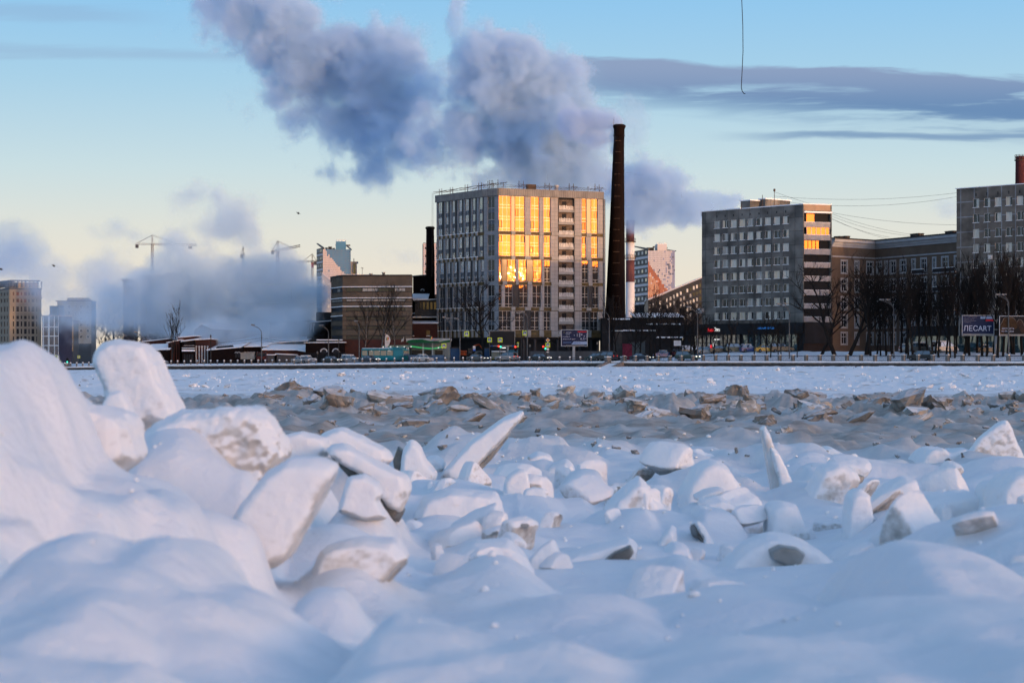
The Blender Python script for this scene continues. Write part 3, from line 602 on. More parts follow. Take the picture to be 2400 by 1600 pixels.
# more snowed blocks between the described ones: copies turned, tipped and resized
_src = [o for o in COL.objects if o.name.split('.')[0] in ('snow_block', 'snow_pyramid', 'snow_hump', 'snow_lump', 'snow_fin', 'snow_pillar', 'snow_boulder', 'ice_slab') and o.get('category') in ('snow block', 'ice slab') and 9.5 < o.location.y < 20]
rk = random.Random(101)
for i in range(92):
    src = rk.choice(_src); py = rk.uniform(1085, 1330) if i < 58 else rk.uniform(1140, 1440); D = interp(py, sorted(DPY)); px = rk.uniform(930, 2440) if py > 1120 else rk.uniform(880, 2440)
    s_ = D/src.location.y*(rk.uniform(.28, .58) if i < 58 else rk.uniform(.32, .62)); x = (px-1200)/F*D
    if abs(px-1835) < 70 and py < 1200 or abs(px-1120) < 90 and py < 1150 or i >= 58 and (1380 < px < 1520 and py > 1270 or 1740 < px < 1980 and py > 1260): continue
    c = copy_tree(src, (x, D, zat(px, D)-.11*s_), rk.uniform(-.9, .9), (s_*rk.uniform(.8, 1.3), s_, s_*rk.uniform(.7, 1.2)))
    c.rotation_euler = (rk.uniform(-.3, .3), rk.uniform(-.5, .5), rk.uniform(-1.2, 1.2)); c.name = 'snowed_ice_block'
    tag(c, 'snowed ice block sticking out of the drifts before the grey ice', 'snow block', 'snowed ice blocks in the drifts')

# broken ice of the rubble band and beyond: each a thing, many sharing a mesh
def chunk_mesh(seed, flat, mat_, name='ice_block', jag=1.):
    rc = random.Random(seed); bm = bmesh.new()
    k = rc.choice((7, 8, 9, 10)); 
    for _ in range(k*2): 
        a = rc.uniform(0, 6.283); r = rc.uniform(.55, 1)
        bm.verts.new((math.cos(a)*r*.5, math.sin(a)*r*.5*rc.uniform(.6, 1), rc.choice((-.5, .5))*flat*rc.uniform(.6, 1)))
    g = bmesh.ops.convex_hull(bm, input=bm.verts); bmesh.ops.delete(bm, geom=[v for v in g['geom_interior'] if isinstance(v, bmesh.types.BMVert)], context='VERTS')
    bmesh.ops.subdivide_edges(bm, edges=bm.edges, cuts=3, use_grid_fill=True)
    for v in bm.verts:
        q = v.co*3+Vector((seed*3.1, 0, 0)); v.co += v.normal*.10*jag*mnoise.noise(q)+v.normal*.05*jag*mnoise.noise(q*3)+v.normal*.03*jag*mnoise.noise(q*7)
    bmesh.ops.recalc_face_normals(bm, faces=bm.faces); me = bpy.data.meshes.new(name); bm.to_mesh(me); bm.free(); me.materials.append(mat_); return me
PLATES = [chunk_mesh(i, .22, RUB if i % 2 else RUBG, 'ice_plate') for i in range(6)]
LUMPS = [chunk_mesh(20+i, .75, RUB if i % 3 else RUBG, 'ice_block', 1.5) for i in range(7)]
FLUMPS = [chunk_mesh(40+i, .6, FARI, 'snowy_ice_block', 1.3) for i in range(5)]
FPLATES = [chunk_mesh(60+i, .2, FARI, 'snowy_ice_plate') for i in range(4)]
def put(me, name, px, py, w_px, h_px, D, label, cat, group, tilt=None, rc=random, sink=.25):
    o = bpy.data.objects.new(name, me); COL.objects.link(o); k = D/F; wd, hh = w_px*k, h_px*k
    plate = 'plate' in me.name
    if plate:
        t = tilt if tilt is not None else rc.uniform(.4, 1.3); o.rotation_euler = (t*rc.choice((-1, 1)) if tilt is None else tilt, rc.uniform(-.5, .5), rc.uniform(-.6, .6)); o.scale = (wd, max(hh, wd*.4), wd*.8)
    else: o.rotation_euler = (rc.uniform(-.3, .3), rc.uniform(-.3, .3), rc.uniform(0, 6.28)); o.scale = (wd, wd, hh/.75)
    x = (px-1200)/F*D; o.location = (x, D, (zat(px, D)+hh*(.5-sink-.12)) if py is None else wz(py, D)-hh*.5)
    return tag(o, label, cat, group)
rq = random.Random(3)
NAMED = [(1395, 928, 55, 46, 86, 1, 'large brown ice block poking highest out of the rubble band'), (1440, 946, 90, 40, 84, 1, 'long brown ice block sloping beside the highest one'), (1350, 945, 46, 20, 88, 0, 'flat brown ice plate below the highest brown block'),
         (1648, 941, 34, 38, 84, 0, 'rounded grey ice plate standing on edge beside a dark log'), (1925, 942, 80, 46, 82, 1, 'wide brown ice block with a snow edge near the rubble crest'), (2095, 942, 90, 46, 82, 1, 'square dark ice block like a low wall'),
         (2150, 945, 50, 40, 80, 1, 'lumpy brown ice block next to the wall-like one'), (2255, 950, 62, 40, 80, 1, 'round brown ice block apart from the wall-like one'), (2210, 952, 22, 30, 81, 1, 'small upright brown ice knob'),
         (575, 930, 62, 34, 96, 1, 'flat topped grey ice block apart at the end of the rubble band'), (437, 925, 16, 26, 105, 0, 'dark ice shard beside the mushroom shaped mound'), (534, 936, 16, 22, 98, 0, 'little pale ice shard near the flat topped block'),
         (668, 972, 90, 20, 66, 0, 'long flat dark ice plate at the edge of the smooth ice'), (1150, 950, 60, 36, 82, 1, 'brown ice block beside the tip of the long slab'), (1000, 950, 40, 26, 84, 1, 'grey ice block with a frosted top'),
         (1240, 972, 40, 32, 66, 0, 'upright rusty ice plate next to the slab tip'), (1560, 978, 120, 24, 58, 0, 'broad grey ice plate lying tilted in the rubble'), (1700, 985, 150, 26, 54, 0, 'very wide grey ice plate lying before the rubble'),
         (2000, 978, 150, 34, 58, 1, 'smooth domed grey ice block'), (2260, 990, 110, 14, 54, 0, 'thin dark ice plate lying flat'), (2330, 982, 130, 44, 58, 1, 'rough grey ice heap beside the thin flat plate'),
         (780, 975, 70, 34, 66, 1, 'heap-like grey ice block at the edge of the smooth ice'), (840, 968, 50, 40, 70, 1, 'rounded grey ice block'), (1560, 935, 34, 32, 92, 1, 'pinkish snowed ice block beyond the rubble crest'), (1530, 950, 24, 30, 84, 0, 'triangular ice plate standing upright'),
         (2085, 1045, 14, 20, 34, 0, 'tiny clear ice tooth out on the smooth grey ice'), (1230, 930, 30, 26, 100, 1, 'snowed ice block with a dark side beyond the rubble band')]
for px, py, w_, h, D, lump, lab in NAMED:
    put(rq.choice(LUMPS if lump else PLATES), 'ice_block' if lump else 'ice_plate', px, py, w_, h*1.15, D, lab, 'ice block' if lump else 'ice plate', None, rc=rq, tilt=None if lump else rq.choice((1.1, 1.3, -1.1)))
for i in range(262):
    px = rq.uniform(600, 2450) if i < 250 else rq.uniform(420, 2450)
    py = rq.gauss(972, 17); py = min(1020, max(943, py)); D = interp(py, sorted(DPY))*rq.uniform(.97, 1.03); big = rq.random()**2
    if zat(px, D) > wz(py, D)+1.2: continue
    lump = rq.random() < .6
    put(rq.choice(LUMPS if lump else PLATES), 'ice_block' if lump else 'ice_plate', px, None, 18+95*big, 12+40*big*rq.uniform(.6, 1.2), D,
        'brown ice lump frozen into the rubble band across the river' if lump else 'tilted brown ice plate frozen into the rubble band across the river', 'ice block' if lump else 'ice plate', 'ice lumps of the rubble band' if lump else 'ice plates of the rubble band', rc=rq)
for i in range(120):
    px = rq.uniform(640, 2440); py = rq.uniform(1000, 1100); D = interp(py, sorted(DPY))
    put(rq.choice(LUMPS+PLATES), 'ice_chunk', px, None, rq.uniform(8, 34), rq.uniform(6, 18), D, 'small ice chunk frozen into the smooth grey ice', 'ice chunk', 'chunks on the grey ice', rc=rq)
for i in range(80):
    py = rq.uniform(874, 922); D = interp(py, sorted(DPY)); px = rq.uniform(250, 2440); b = rq.random()**2
    put(rq.choice(FLUMPS+FPLATES), 'snowy_ice_block', px, None, 8+26*b, 5+14*b, D, 'snowed over ice block on the far half of the river', 'ice block', 'snowed blocks on the far ice', rc=rq)
def far_rubble():
    mb = MB(); rr = random.Random(9)
    for i in range(3200):
        py = rr.uniform(863, 918); D = interp(py, sorted(DPY)); px = rr.uniform(60, 2460)
        if D > fence_D(px)-4: continue
        dens = .5+.5*mnoise.noise(Vector((px*.006, py*.12, 0)))+.3*(px > 300)
        if rr.random() > dens: continue
        k = D/F; s = k*rr.uniform(1.2, 4.5)*(1+1.2*(rr.random() < .06)); x = (px-1200)*k
        a = rr.uniform(0, 6.28); q = Vector((x, D, 0)); vs = [q+Vector((math.cos(a+t)*s*rr.uniform(.5, 1), math.sin(a+t)*s*rr.uniform(.5, 1), -s*.4)) for t in (0, 1.6, 3.1, 4.7)]
        vs += [q+Vector((math.cos(a+t)*s*rr.uniform(.1, .5), math.sin(a+t)*s*rr.uniform(.1, .5), s*rr.uniform(.25, .75))) for t in (.5, 3.6)]
        mb.add([(v.x, v.y, v.z) for v in vs], [(3, 2, 1, 0), (0, 1, 4), (1, 2, 4), (2, 5, 4), (2, 3, 5), (3, 0, 4), (3, 4, 5)], 1 if rr.random() < .10 else 0)
    v = np.array(mb.v).reshape(-1, 6, 3); z = ice_z(v[:, 0, 0].copy(), v[:, 0, 1].copy()); v[:, :, 2] += z[:, None]; mb.v = [tuple(p) for p in v.reshape(-1, 3)]
    tag(mb.build('ice_rubble', [FARI, ICED], uv=False), 'fine broken ice and snow crumbs strewn over the far half of the river', 'ice rubble', kind='stuff')
far_rubble()
def crumbs():
    mb = MB(); rr = random.Random(19); pts = []
    for i in range(1500):
        py = 1040+540*rr.random()**1.6; D = interp(py, sorted(DPY))*rr.uniform(.9, 1.1); px = rr.uniform(-60, 2460)
        if mnoise.noise(Vector((px*.004, py*.01, 3))) < -.05: continue
        pts.append(((px-1200)/F*D, D, rr.uniform(.004, .014)*(.5+D/12)*(1+.8*(rr.random() < .05))))
    z = ice_z(np.array([p[0] for p in pts]), np.array([p[1] for p in pts]))
    for (x, y, s), h in zip(pts, z):
        b = bmesh.new(); bmesh.ops.create_icosphere(b, subdivisions=1, radius=s)
        vs = [(x+v.co.x*rr.uniform(.6, 1.2), y+v.co.y*rr.uniform(.6, 1.2), h+v.co.z*rr.uniform(.5, 1)+s*.2) for v in b.verts]; fs = [tuple(v.index for v in f.verts) for f in b.faces]; b.free(); mb.add(vs, fs, 0, True)
    tag(mb.build('snow_crumbs', SB, None, uv=False), 'small snow crumbs scattered over the near drifts', 'snow crumbs', kind='stuff')
crumbs()
# a dark log among the ice
def log():
    t = thing('driftwood_log', W(1770, 955, 83), 'short black driftwood log stuck among the broken ice', 'log')
    mb = MB(); c = W(1772, 952, 83); mb.tube([c+Vector((-.55, .1, -.05)), c+Vector((-.1, 0, .08)), c+Vector((.35, -.1, .2)), c+Vector((.6, 0, .05))], [.10, .16, .19, .08], 9); mb.tube([c+Vector((.1, 0, .15)), c+Vector((.2, 0, .38))], [.07, .03], 6)
    mb.build('trunk', mat('black_wood', (.012, .010, .009), .8, bump=.02, scale=8), t)
log()
# ---------------------------------------------------------------- building kit
def holed(mb, fr, u0, u1, z0, z1, holes, depth=.25, off=0, mi=0, mr=None):
    """wall sheet with real openings and reveals"""
    us = sorted({u0, u1, *[min(max(h[0], u0), u1) for h in holes], *[min(max(h[1], u0), u1) for h in holes]})
    zs = sorted({z0, z1, *[min(max(h[2], z0), z1) for h in holes], *[min(max(h[3], z0), z1) for h in holes]})
    for za, zb in zip(zs, zs[1:]):
        run = None
        for ua, ub in zip(us, us[1:]):
            cu, cz = (ua+ub)/2, (za+zb)/2
            if any(h[0] < cu < h[1] and h[2] < cz < h[3] for h in holes):
                if run is not None: fr.rect(mb, run, ua, za, zb, off, mi); run = None
            elif run is None: run = ua
        if run is not None: fr.rect(mb, run, us[-1], za, zb, off, mi)
    mr = mi if mr is None else mr
    for a, b, c, d in holes:
        p = fr.p; o = off-depth
        mb.quad(p(a, c, off), p(b, c, off), p(b, c, o), p(a, c, o), mi=mr); mb.quad(p(a, d, o), p(b, d, o), p(b, d, off), p(a, d, off), mi=mr)
        mb.quad(p(a, c, off), p(a, c, o), p(a, d, o), p(a, d, off), mi=mr); mb.quad(p(b, c, o), p(b, c, off), p(b, d, off), p(b, d, o), mi=mr)
def body_prism(frs, depth, z0, z1, inset=.3, mb=None, mi=0):
    """closed body behind a chain of facades, set back by inset"""
    q = frs[0].p(0, 0, -inset); pts = [(q.x, q.y)]
    for f, g in zip(frs, frs[1:]):
        c = f.p(f.L, 0, 0)-(f.n+g.n)*(inset/(1+f.n.dot(g.n))); pts.append((c.x, c.y))
    q = frs[-1].p(frs[-1].L, 0, -inset); pts.append((q.x, q.y))
    a, b = Vector(pts[-1]), Vector(pts[0])
    if len(frs) == 2 and frs[0].n.dot(frs[1].n) < .6 and frs[0].n.x > frs[1].n.x: c = Vector(pts[1]); a = a+(c-b)*.5; depth += 6
    a, b = a*(1+depth/a.length), b*(1+depth/b.length)
    pts += [(a.x, a.y), (b.x, b.y)]
    mb = mb or MB(); mb.prism(pts, z0, z1, mi); return mb
def window(root, fr, u0, u1, z0, z1, off, glass, frame, bars_u=(), bars_z=(), fw=.09, label=None, name='window', sash=None, fname='frame'):
    """pane as a part, its frame and bars a sub-part"""
    mb = MB(); fr.rect(mb, u0, u1, z0, z1, off); g = mb.build(name, glass, root)
    if label: g['label'] = label
    fb = MB(); e = fw
    for a, b in ((u0, u0+e), (u1-e, u1)): fr.block(fb, a, b, z0, z1, off-.02, off+.05)
    for a, b in ((z0, z0+e), (z1-e, z1)): fr.block(fb, u0+e, u1-e, a, b, off-.02, off+.05)
    for u in bars_u: fr.block(fb, u-e/2, u+e/2, z0+e, z1-e, off-.02, off+.045)
    for z in bars_z: fr.block(fb, u0+e, u1-e, z-e/2, z+e/2, off-.02, off+.04)
    if sash:
        a, b, c, d = sash
        for q in ((a, a+.1, c, d), (b-.1, b, c, d), (a, b, c, c+.1), (a, b, d-.1, d)): fr.block(fb, *q, off, off+.07, 1)
    ml = frame if isinstance(frame, list) else [frame]
    o = fb.build(fname, ml, None); o.location = Vector(o.location)-root.matrix_world.translation; o.parent = g; return g
# ---------------------------------------------------------------- materials of the town
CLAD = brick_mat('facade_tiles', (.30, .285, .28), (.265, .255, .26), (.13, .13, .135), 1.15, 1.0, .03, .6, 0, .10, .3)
CLADB = brick_mat('shaded_facade_tiles', (.235, .25, .275), (.21, .23, .255), (.11, .12, .13), 1.15, 1.0, .03, .6, 0, .10, .3)  # front tiles again, cooler and darker: the sunless side's shade put into colour
CONC = brick_mat('parapet_concrete', (.22, .215, .21), (.19, .185, .18), (.10, .10, .10), .62, 30, .05, .85, 0, .25, .5)
CONP = mat('plain_concrete', (.26, .255, .25), .85, var=.2, scale=.6)
BRONZE = mat('sunlit_bronze_panel', (.16, .075, .022), .35, var=.25, scale=.5, spec=.6)
BROWNB = mat('raw_brown_band', (.10, .072, .035), .85, var=.45, scale=.8)
DARKP = mat('dark_panel', (.035, .037, .042), .45, var=.3, scale=.4)
SLATE = mat('slate_glass_panel', (.075, .095, .12), .3, var=.15, scale=.3)
CORE = mat('dark_core', (.02, .021, .024), .9)
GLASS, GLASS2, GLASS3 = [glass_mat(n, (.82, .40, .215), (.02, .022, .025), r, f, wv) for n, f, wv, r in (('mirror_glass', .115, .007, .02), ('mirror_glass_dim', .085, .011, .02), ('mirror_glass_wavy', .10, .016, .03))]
GLASSL = glass_mat('pale_glass', (.72, .80, .82), (.03, .04, .05), .04, .52, .01)
GLASSD = glass_mat('window_glass', (.65, .8, .95), (.015, .017, .02), .05, .055, .006)
FRAME = mat('white_frame', (.62, .63, .64), .5); FRAMED = mat('dark_frame', (.03, .03, .035), .5); ALU = mat('aluminium', (.42, .42, .43), .4, .3)
SCAF = mat('scaffold_steel', (.07, .05, .04), .7, var=.4, scale=3)
PLASTIC = mat('crumpled_sheeting', (.42, .41, .40), .22, var=.25, scale=1.2, bump=.25)
ROOFSNOW = mat('roof_snow', (.80, .82, .86), .6, var=.05, scale=.6, bump=.03)

def corner_tower():
    FR = Fr((1169, 500), (1413, 511.5)); CH = Fr((1134, 504), (1169, 500)); LF = Fr((1023, 523), (1134, 504))
    zr = lambda py: wz(py, 500)
    root = thing('office_tower', FR.p(0, zr(848)), 'tall unfinished tower with mirror glass glowing gold and scaffold brackets round its roof', 'building')
    ztop = zr(441); zb = zr(790)
    mb = body_prism([LF, CH, FR], 28, zr(795), ztop-.2, .55); mb.build('core_wall', CORE, root)
    rows = [(458.5, 541, 3), (549, 599, 2), (607, 659, 2), (667, 719, 2), (728, 773, 2)]
    u = lambda x: FR.u(1000+x/5.47)
    wcols = [[(925, 1085), (1135, 1260), (1335, 1445), (1500, 1590), (1990, 2050), (2110, 2195)],
             [(925, 1085), (1135, 1265), (1325, 1445), (1503, 1588), (1990, 2045), (2110, 2195)],
             [(925, 960), (1035, 1145), (1180, 1285), (1367, 1480), (1508, 1588), (1990, 2075), (2125, 2205)],
             [(925, 965), (1005, 1105), (1187, 1300), (1357, 1470), (1508, 1598), (1990, 2075), (2125, 2205)],
             [(925, 1085), (1133, 1255), (1335, 1445), (1500, 1588), (1990, 2090), (2100, 2195)]]
    bronze = [[(1085, 1135), (2050, 2110)], [(1085, 1135), (1265, 1325)], [(960, 1035), (1285, 1367)], [(1105, 1187), (2075, 2125)], [(1255, 1335), (2090, 2100)]]
    lo, hi = u(1690), u(1890); rb = random.Random(4)
    for r, (y0, y1, nf) in enumerate(rows):
        za, zc = zr(y1), zr(y0)
        clad = MB(); holes = [(u(a), u(b), za, zc) for a, b in wcols[r]+bronze[r]]+[(lo, hi, za-2, zc+2)]
        holed(clad, FR, 0, FR.L, za-.02, zc+.02, holes, .45); clad.build('facade_cladding', CLAD, root)
        for a, b in bronze[r]:
            mb = MB(); fr_ = FR; fr_.rect(mb, u(a), u(b), za, zc, -.18); q = mb.build('facade_panel', BRONZE if r < 3 else DARKP, root); q['label'] = 'panel between the windows, coloured bronze as if sunlit' if r < 3 else 'panel between the windows, coloured black as if in shade'  # bronze above the sun line, black below: glow and shade put into colour
        for a, b in wcols[r]:
            ua, ub = u(a), u(b); w_ = ub-ua; fh = (zc-za)/nf
            bz = [za+fh*k+dz for k in range(nf) for dz in ((0 if k else None), .75, ) if dz is not None and (k or dz)]
            bu = [ua+w_*t for t in ((1/3, 2/3) if w_ > 3.2 else (.5,) if w_ > 1.6 else ())]
            k = rb.randrange(nf); sa = ua+.12 if rb.random() < .6 else max(ua+.12, ub-.95)
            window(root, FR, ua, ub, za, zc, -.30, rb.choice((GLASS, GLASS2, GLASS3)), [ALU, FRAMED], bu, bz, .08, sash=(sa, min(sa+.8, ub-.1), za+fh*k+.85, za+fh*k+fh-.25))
        # concrete band under the row, brown insulation in its gaps
        zl = zr(y1+8) if r < 4 else zr(790)
        bm_ = MB(); FR.block(bm_, 0, FR.L, zl, za, -.3, -.05); FR.block(bm_, lo, hi, zl, za, -.6, -.04)
        o = bm_.build('brown_band', BROWNB, root)
        cb = MB()
        for a, b in ([(1085, 1135), (1260, 1335), (1445, 1500), (1600, 1690), (1895, 1985), (2050, 2110)] if r != 2 else [(975, 1030), (1145, 1180), (1295, 1350), (1480, 1508), (1600, 1690), (1895, 1985), (2075, 2125)]):
            FR.block(cb, u(a), u(b), zl+.1, za+.05, -.06, .12)
        cb.build('bracket_panel', CONP, root)
    # loggias
    for k in range(11):
        zs = zr(489.6+29.55*k); 
        if zs < zb: break
        mb = MB(); FR.block(mb, lo+.05, hi-.05, zs-.28, zs+.30, -.55, .10); s_ = mb.build('loggia_slab', CONP, root)
        rl_ = MB(); n = 9
        for i in range(n):
            t = (hi-lo-.3)/n; a = lo+.15+i*t; fr_ = FR; d0, d1 = rb.uniform(-.05, .06), rb.uniform(-.05, .06); zt = zs+1.42+rb.uniform(-.12, .05)
            p = FR.p; rl_.quad(p(a, zs+.34, .02), p(a+t, zs+.34, .02), p(a+t*rb.uniform(.75, 1), zt, d1), p(a+t*rb.uniform(0, .2), zt, d0)); 
        rl_.build('balcony_sheeting', PLASTIC, root)
        iw = MB(); FR.rect(iw, lo, hi, zs+.3, zs+2.9, -.52); FR.rect(iw, lo+1.2, lo+2.4, zs+.4, zs+2.5, -.50, 1); iw.build('loggia_back', [mat('loggia_wall', (.11, .085, .07), .9, var=.5, scale=.9) if k == 0 else bpy.data.materials['loggia_wall'], CORE], root)
    jb = MB()
    for a, b in ((lo-.12, lo), (hi, hi+.12)): FR.block(jb, a, b, zb, zr(460), -.5, .08)
    jb.build('loggia_jamb', DARKP, root)
    # chamfered corner and the cool side
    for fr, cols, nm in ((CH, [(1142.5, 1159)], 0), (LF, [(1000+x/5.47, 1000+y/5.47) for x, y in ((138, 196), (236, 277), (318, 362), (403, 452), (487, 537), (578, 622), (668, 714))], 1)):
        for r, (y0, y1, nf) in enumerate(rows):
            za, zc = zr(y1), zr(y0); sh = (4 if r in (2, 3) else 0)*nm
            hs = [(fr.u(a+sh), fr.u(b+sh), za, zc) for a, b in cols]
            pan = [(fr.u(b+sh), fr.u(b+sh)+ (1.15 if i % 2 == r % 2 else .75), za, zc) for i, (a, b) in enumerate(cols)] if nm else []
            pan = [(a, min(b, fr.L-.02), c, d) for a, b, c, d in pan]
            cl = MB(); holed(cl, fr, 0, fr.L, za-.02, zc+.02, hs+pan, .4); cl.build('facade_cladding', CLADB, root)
            for i, (a, b, c, d) in enumerate(hs):
                fh = (d-c)/nf; g = window(root, fr, a, b, c, d, -.25, GLASSL if nm else GLASSD, [ALU, FRAMED], [(a+b)/2] if (b-a) > 1.2 else [], [c+fh*k for k in range(1, nf)], .08, sash=(b-.6*(b-a), b-.08, c+.9, c+fh-.3))
                sp = MB()
                for k in range(1, nf): fr.rect(sp, a+.05, b-.05, c+fh*k-1.15, c+fh*k-.05, -.215)
                if nf > 1: sp.build('spandrel', SLATE, root)
            pm = MB()
            for i, (a, b, c, d) in enumerate(pan): fr.rect(pm, a, b, c, d, -.12, 0)
            if pan: pm.build('facade_panel', DARKP, root)
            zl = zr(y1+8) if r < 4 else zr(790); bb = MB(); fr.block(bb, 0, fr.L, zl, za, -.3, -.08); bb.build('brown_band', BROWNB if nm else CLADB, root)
            cb = MB(); 
            for i in range(int(fr.L/2.1)):
                if nm: fr.block(cb, .4+i*2.1, 1.1+i*2.1, zl+.05, za-.05, -.09, .15+.1*(i % 2)); fr.block(cb, .2+i*2.1, 1.3+i*2.1, za-.04, za+.12, -.05, .35, 1)
            if nm: cb.build('snowy_bracket', [CONP, CAPS], root)
    # parapet ring round the roof and the ground storey
    for fr in (LF, CH, FR):
        mb = MB(); fr.block(mb, -.1, fr.L+.1, zr(458), ztop, -.5, .42); mb.build('parapet', CONC, root)
    rf = MB(); body_prism([LF, CH, FR], 27.5, ztop-.15, ztop-.02, .6, rf); rf.build('roof', ROOFSNOW, root)
    gs = MB(); body_prism([LF, CH, FR], 26, zr(850)-1, zr(792), 2.2, gs); gs.build('ground_storey', CORE, root)
    for i in range(9):
        mb = MB(); FR.block(mb, .6+i*3.15, 1.1+i*3.15, zr(850)-1, zr(788), -1.2, -.6); mb.build('column', DARKP, root)
    for i in range(7):
        mb = MB(); LF.rect(mb, 1.2+i*3.1, 2.2+i*3.1, zr(836), zr(797), -2.15); mb.build('ground_window', GLASSD, root)
    # scaffold brackets on the parapet
    def bracket(fr, px, h, n=2, w_=1.2):
        uu = fr.u(px); mb = MB(); z0 = ztop
        for i in range(n):
            q = fr.p(uu+i*w_/max(1, n-1), z0, -.3); mb.tube([q, q+Vector((0, 0, h))], .07, 4)
        a = fr.p(uu-.9, z0+h*.55, .9); b = fr.p(uu+w_+1.2, z0+h*.55, -.4); mb.tube([a, b], .06, 4)
        a = fr.p(uu-.2, z0+h*.25, 1.3); b = fr.p(uu+w_+.3, z0+h*.7, -1.6); mb.tube([a, b], .055, 4); mb.tube([fr.p(uu+w_, z0, -.4), fr.p(uu+w_+.8, z0+h*.6, .2)], .05, 4)
        mb.build('scaffold_bracket', SCAF, root)
    for x, h, n in ((150, 1.7, 2), (290, 1.7, 2), (480, 1.9, 2), (655, 1.9, 2)): bracket(LF, 1000+x/5.47, h, n)
    for x, h, n in ((775, 2.2, 4), (905, 2.2, 1)): bracket(CH, 1000+x/5.47 if x < 900 else 1165, h, n, 1.8)
    for x, h, n in ((1190, 2.0, 2), (1523, 1.8, 2), (1835, 1.9, 2), (2075, 1.3, 1), (2165, 2.0, 2)): bracket(FR, 1000+x/5.47, h, n)
    ln = MB(); ln.tube([LF.p(1, ztop+.9, .5), LF.p(LF.L, ztop+1.1, .4), FR.p(2, ztop+.8, .3), FR.p(FR.L+.8, ztop+.7, .4)], .05, 4); ln.tube([LF.p(3, ztop+.6, 0), LF.p(LF.L, ztop+.5, 0), FR.p(5, ztop+.55, -.2), FR.p(FR.L, ztop+.4, -.2)], .05, 4)
    ln.build('guard_rail', SCAF, root)
    for x in (1380, 1420): mb = MB(); q = FR.p(u(x), ztop, -3); mb.box((q.x, q.y, q.z+.7), (1.5, 1.2, 1.6), .3); mb.build('roof_hut', SCAF, root)
    q = FR.p(u(1715), ztop, -2.5); mb = MB(); mb.lathe(q, [(.45, -.1), (.5, 1.1), (.7, 1.2), (.7, 1.5), (.2, 1.6)], 12); mb.build('roof_vent', ALU, root)
    for i, o_ in enumerate((.55, .62)):     # facade hoist ropes at the outer edge
        mb = MB(); mb.tube([LF.p(-.4-.5*i, ztop+.8, .8), LF.p(-.4-.5*i, zr(640), .9)], .03, 3); mb.build('hoist_rope', SCAF, root)
    mb = MB(); FR.block(mb, FR.L+.05, FR.L+.75, zr(795), zr(458), -.5, -.1); FR.block(mb, FR.L+.2, FR.L+.5, zr(795), zr(458), -.1, .05, 1); mb.build('edge_pier', [CORE, CLADB], root)
corner_tower()

# unseen row added behind the viewer, sized to keep the low sun off the ice and stand dark in the far windows
def sun_blockers():
    wm = brick_mat('sun_blocker_wall', (.22, .17, .13), (.18, .15, .12), (.03, .03, .035), 3.2, 3.0, .35, .9, 0, .2, .1)
    for i, (x, w_, h) in enumerate(((-260, 168, 8), (-90, 168, 8), (85, 178, 11), (255, 162, 17), (420, 165, 36), (580, 158.5, 52), (740, 158.5, 55), (900, 158, 53), (1060, 158, 44))):
        r = thing('shore_block', (x, -100, -3.2), 'long unseen block behind the viewer, sized to hold off the low sun', 'building', 'unseen sun blocking row on the near shore')
        mb = MB(); mb.box((x, -107, h/2-1.6), (w_, 14, h+3.2)); mb.build('wall', wm, r)
        mb = MB(); mb.box((x, -107, h+.3), (w_+1, 15, .6)); mb.box((x+w_*.2, -107, h+1.1), (6, 5, 1)); mb.build('roof', CONP, r)
sun_blockers()
# ---------------------------------------------------------------- the other buildings
def fr_z(fr, px): D = fr.D(px); return lambda py: wz(py, D)
PANEL = brick_mat('concrete_panel', (.112, .115, .114), (.18, .176, .166), (.06, .06, .06), 3.1, 2.785, .05, .9, 0, .55, .3)
PANELW = brick_mat('tan_concrete_panel', (.14, .13, .12), (.155, .145, .13), (.25, .27, .30), 3.1, 2.97, .10, .9, 0, .5, .35)
CURT = [mat('pale_curtain', (.58, .56, .50), .8, var=.18, scale=2, stretch=(5, 5, .3)), mat('grey_curtain', (.36, .36, .34), .8, var=.25, scale=2, stretch=(5, 5, .3)), GLASSD, mat('warm_curtain', (.60, .53, .42), .8, var=.15, scale=2, stretch=(5, 5, .3))]
DARKST = mat('dark_shop_cladding', (.016, .018, .022), .55, var=.3, scale=.4); SHOPG = glass_mat('shop_glass', (.75, .8, .85), (.07, .085, .09), .06, .25); BLUEG = glass_mat('blue_shop_glass', (.7, .85, .9), (.01, .05, .07), .05, .2)
ROOFD = mat('dark_roof', (.03, .03, .032), .9)
def curtain_window(root, fr, u0, u1, z0, z1, rb, depth=.22, name='window'):
    k = rb.random(); m = CURT[0] if k < .42 else CURT[1] if k < .62 else CURT[3] if k < .74 else CURT[2]
    mb = MB(); fr.rect(mb, u0, u1, z0, z1, -depth, 1)
    if m is not CURT[2]:
        a, b = (u0+.05, u1-.05)
        if rb.random() < .45: s_ = rb.uniform(.3, .7)*(u1-u0); (a, b) = (a, a+s_) if rb.random() < .5 else (b-s_, b)
        fr.rect(mb, a, b, z0+.04, z1-.04, -depth+.012, 0)
    g = mb.build(name, [m, GLASSD], root)
    fb = MB(); e = .075; o = -depth+.03
    for a, b in ((u0, u0+e), (u1-e, u1), (lerp(u0, u1, .62)-e/2, lerp(u0, u1, .62)+e/2)): fr.block(fb, a, b, z0, z1, o, o+.05)
    for a, b in ((z0, z0+e), (z1-e, z1)): fr.block(fb, u0+e, u1-e, a, b, o, o+.05)
    sb = MB(); fr.block(sb, u0-.05, u1+.05, z0-.07, z0, -depth+.06, .12)
    for mbx, nm, mt in ((fb, 'frame', FRAME), (sb, 'sill', CAPS)):
        q = mbx.build(nm, mt, None); q.location = Vector(q.location)-root.matrix_world.translation; q.parent = g
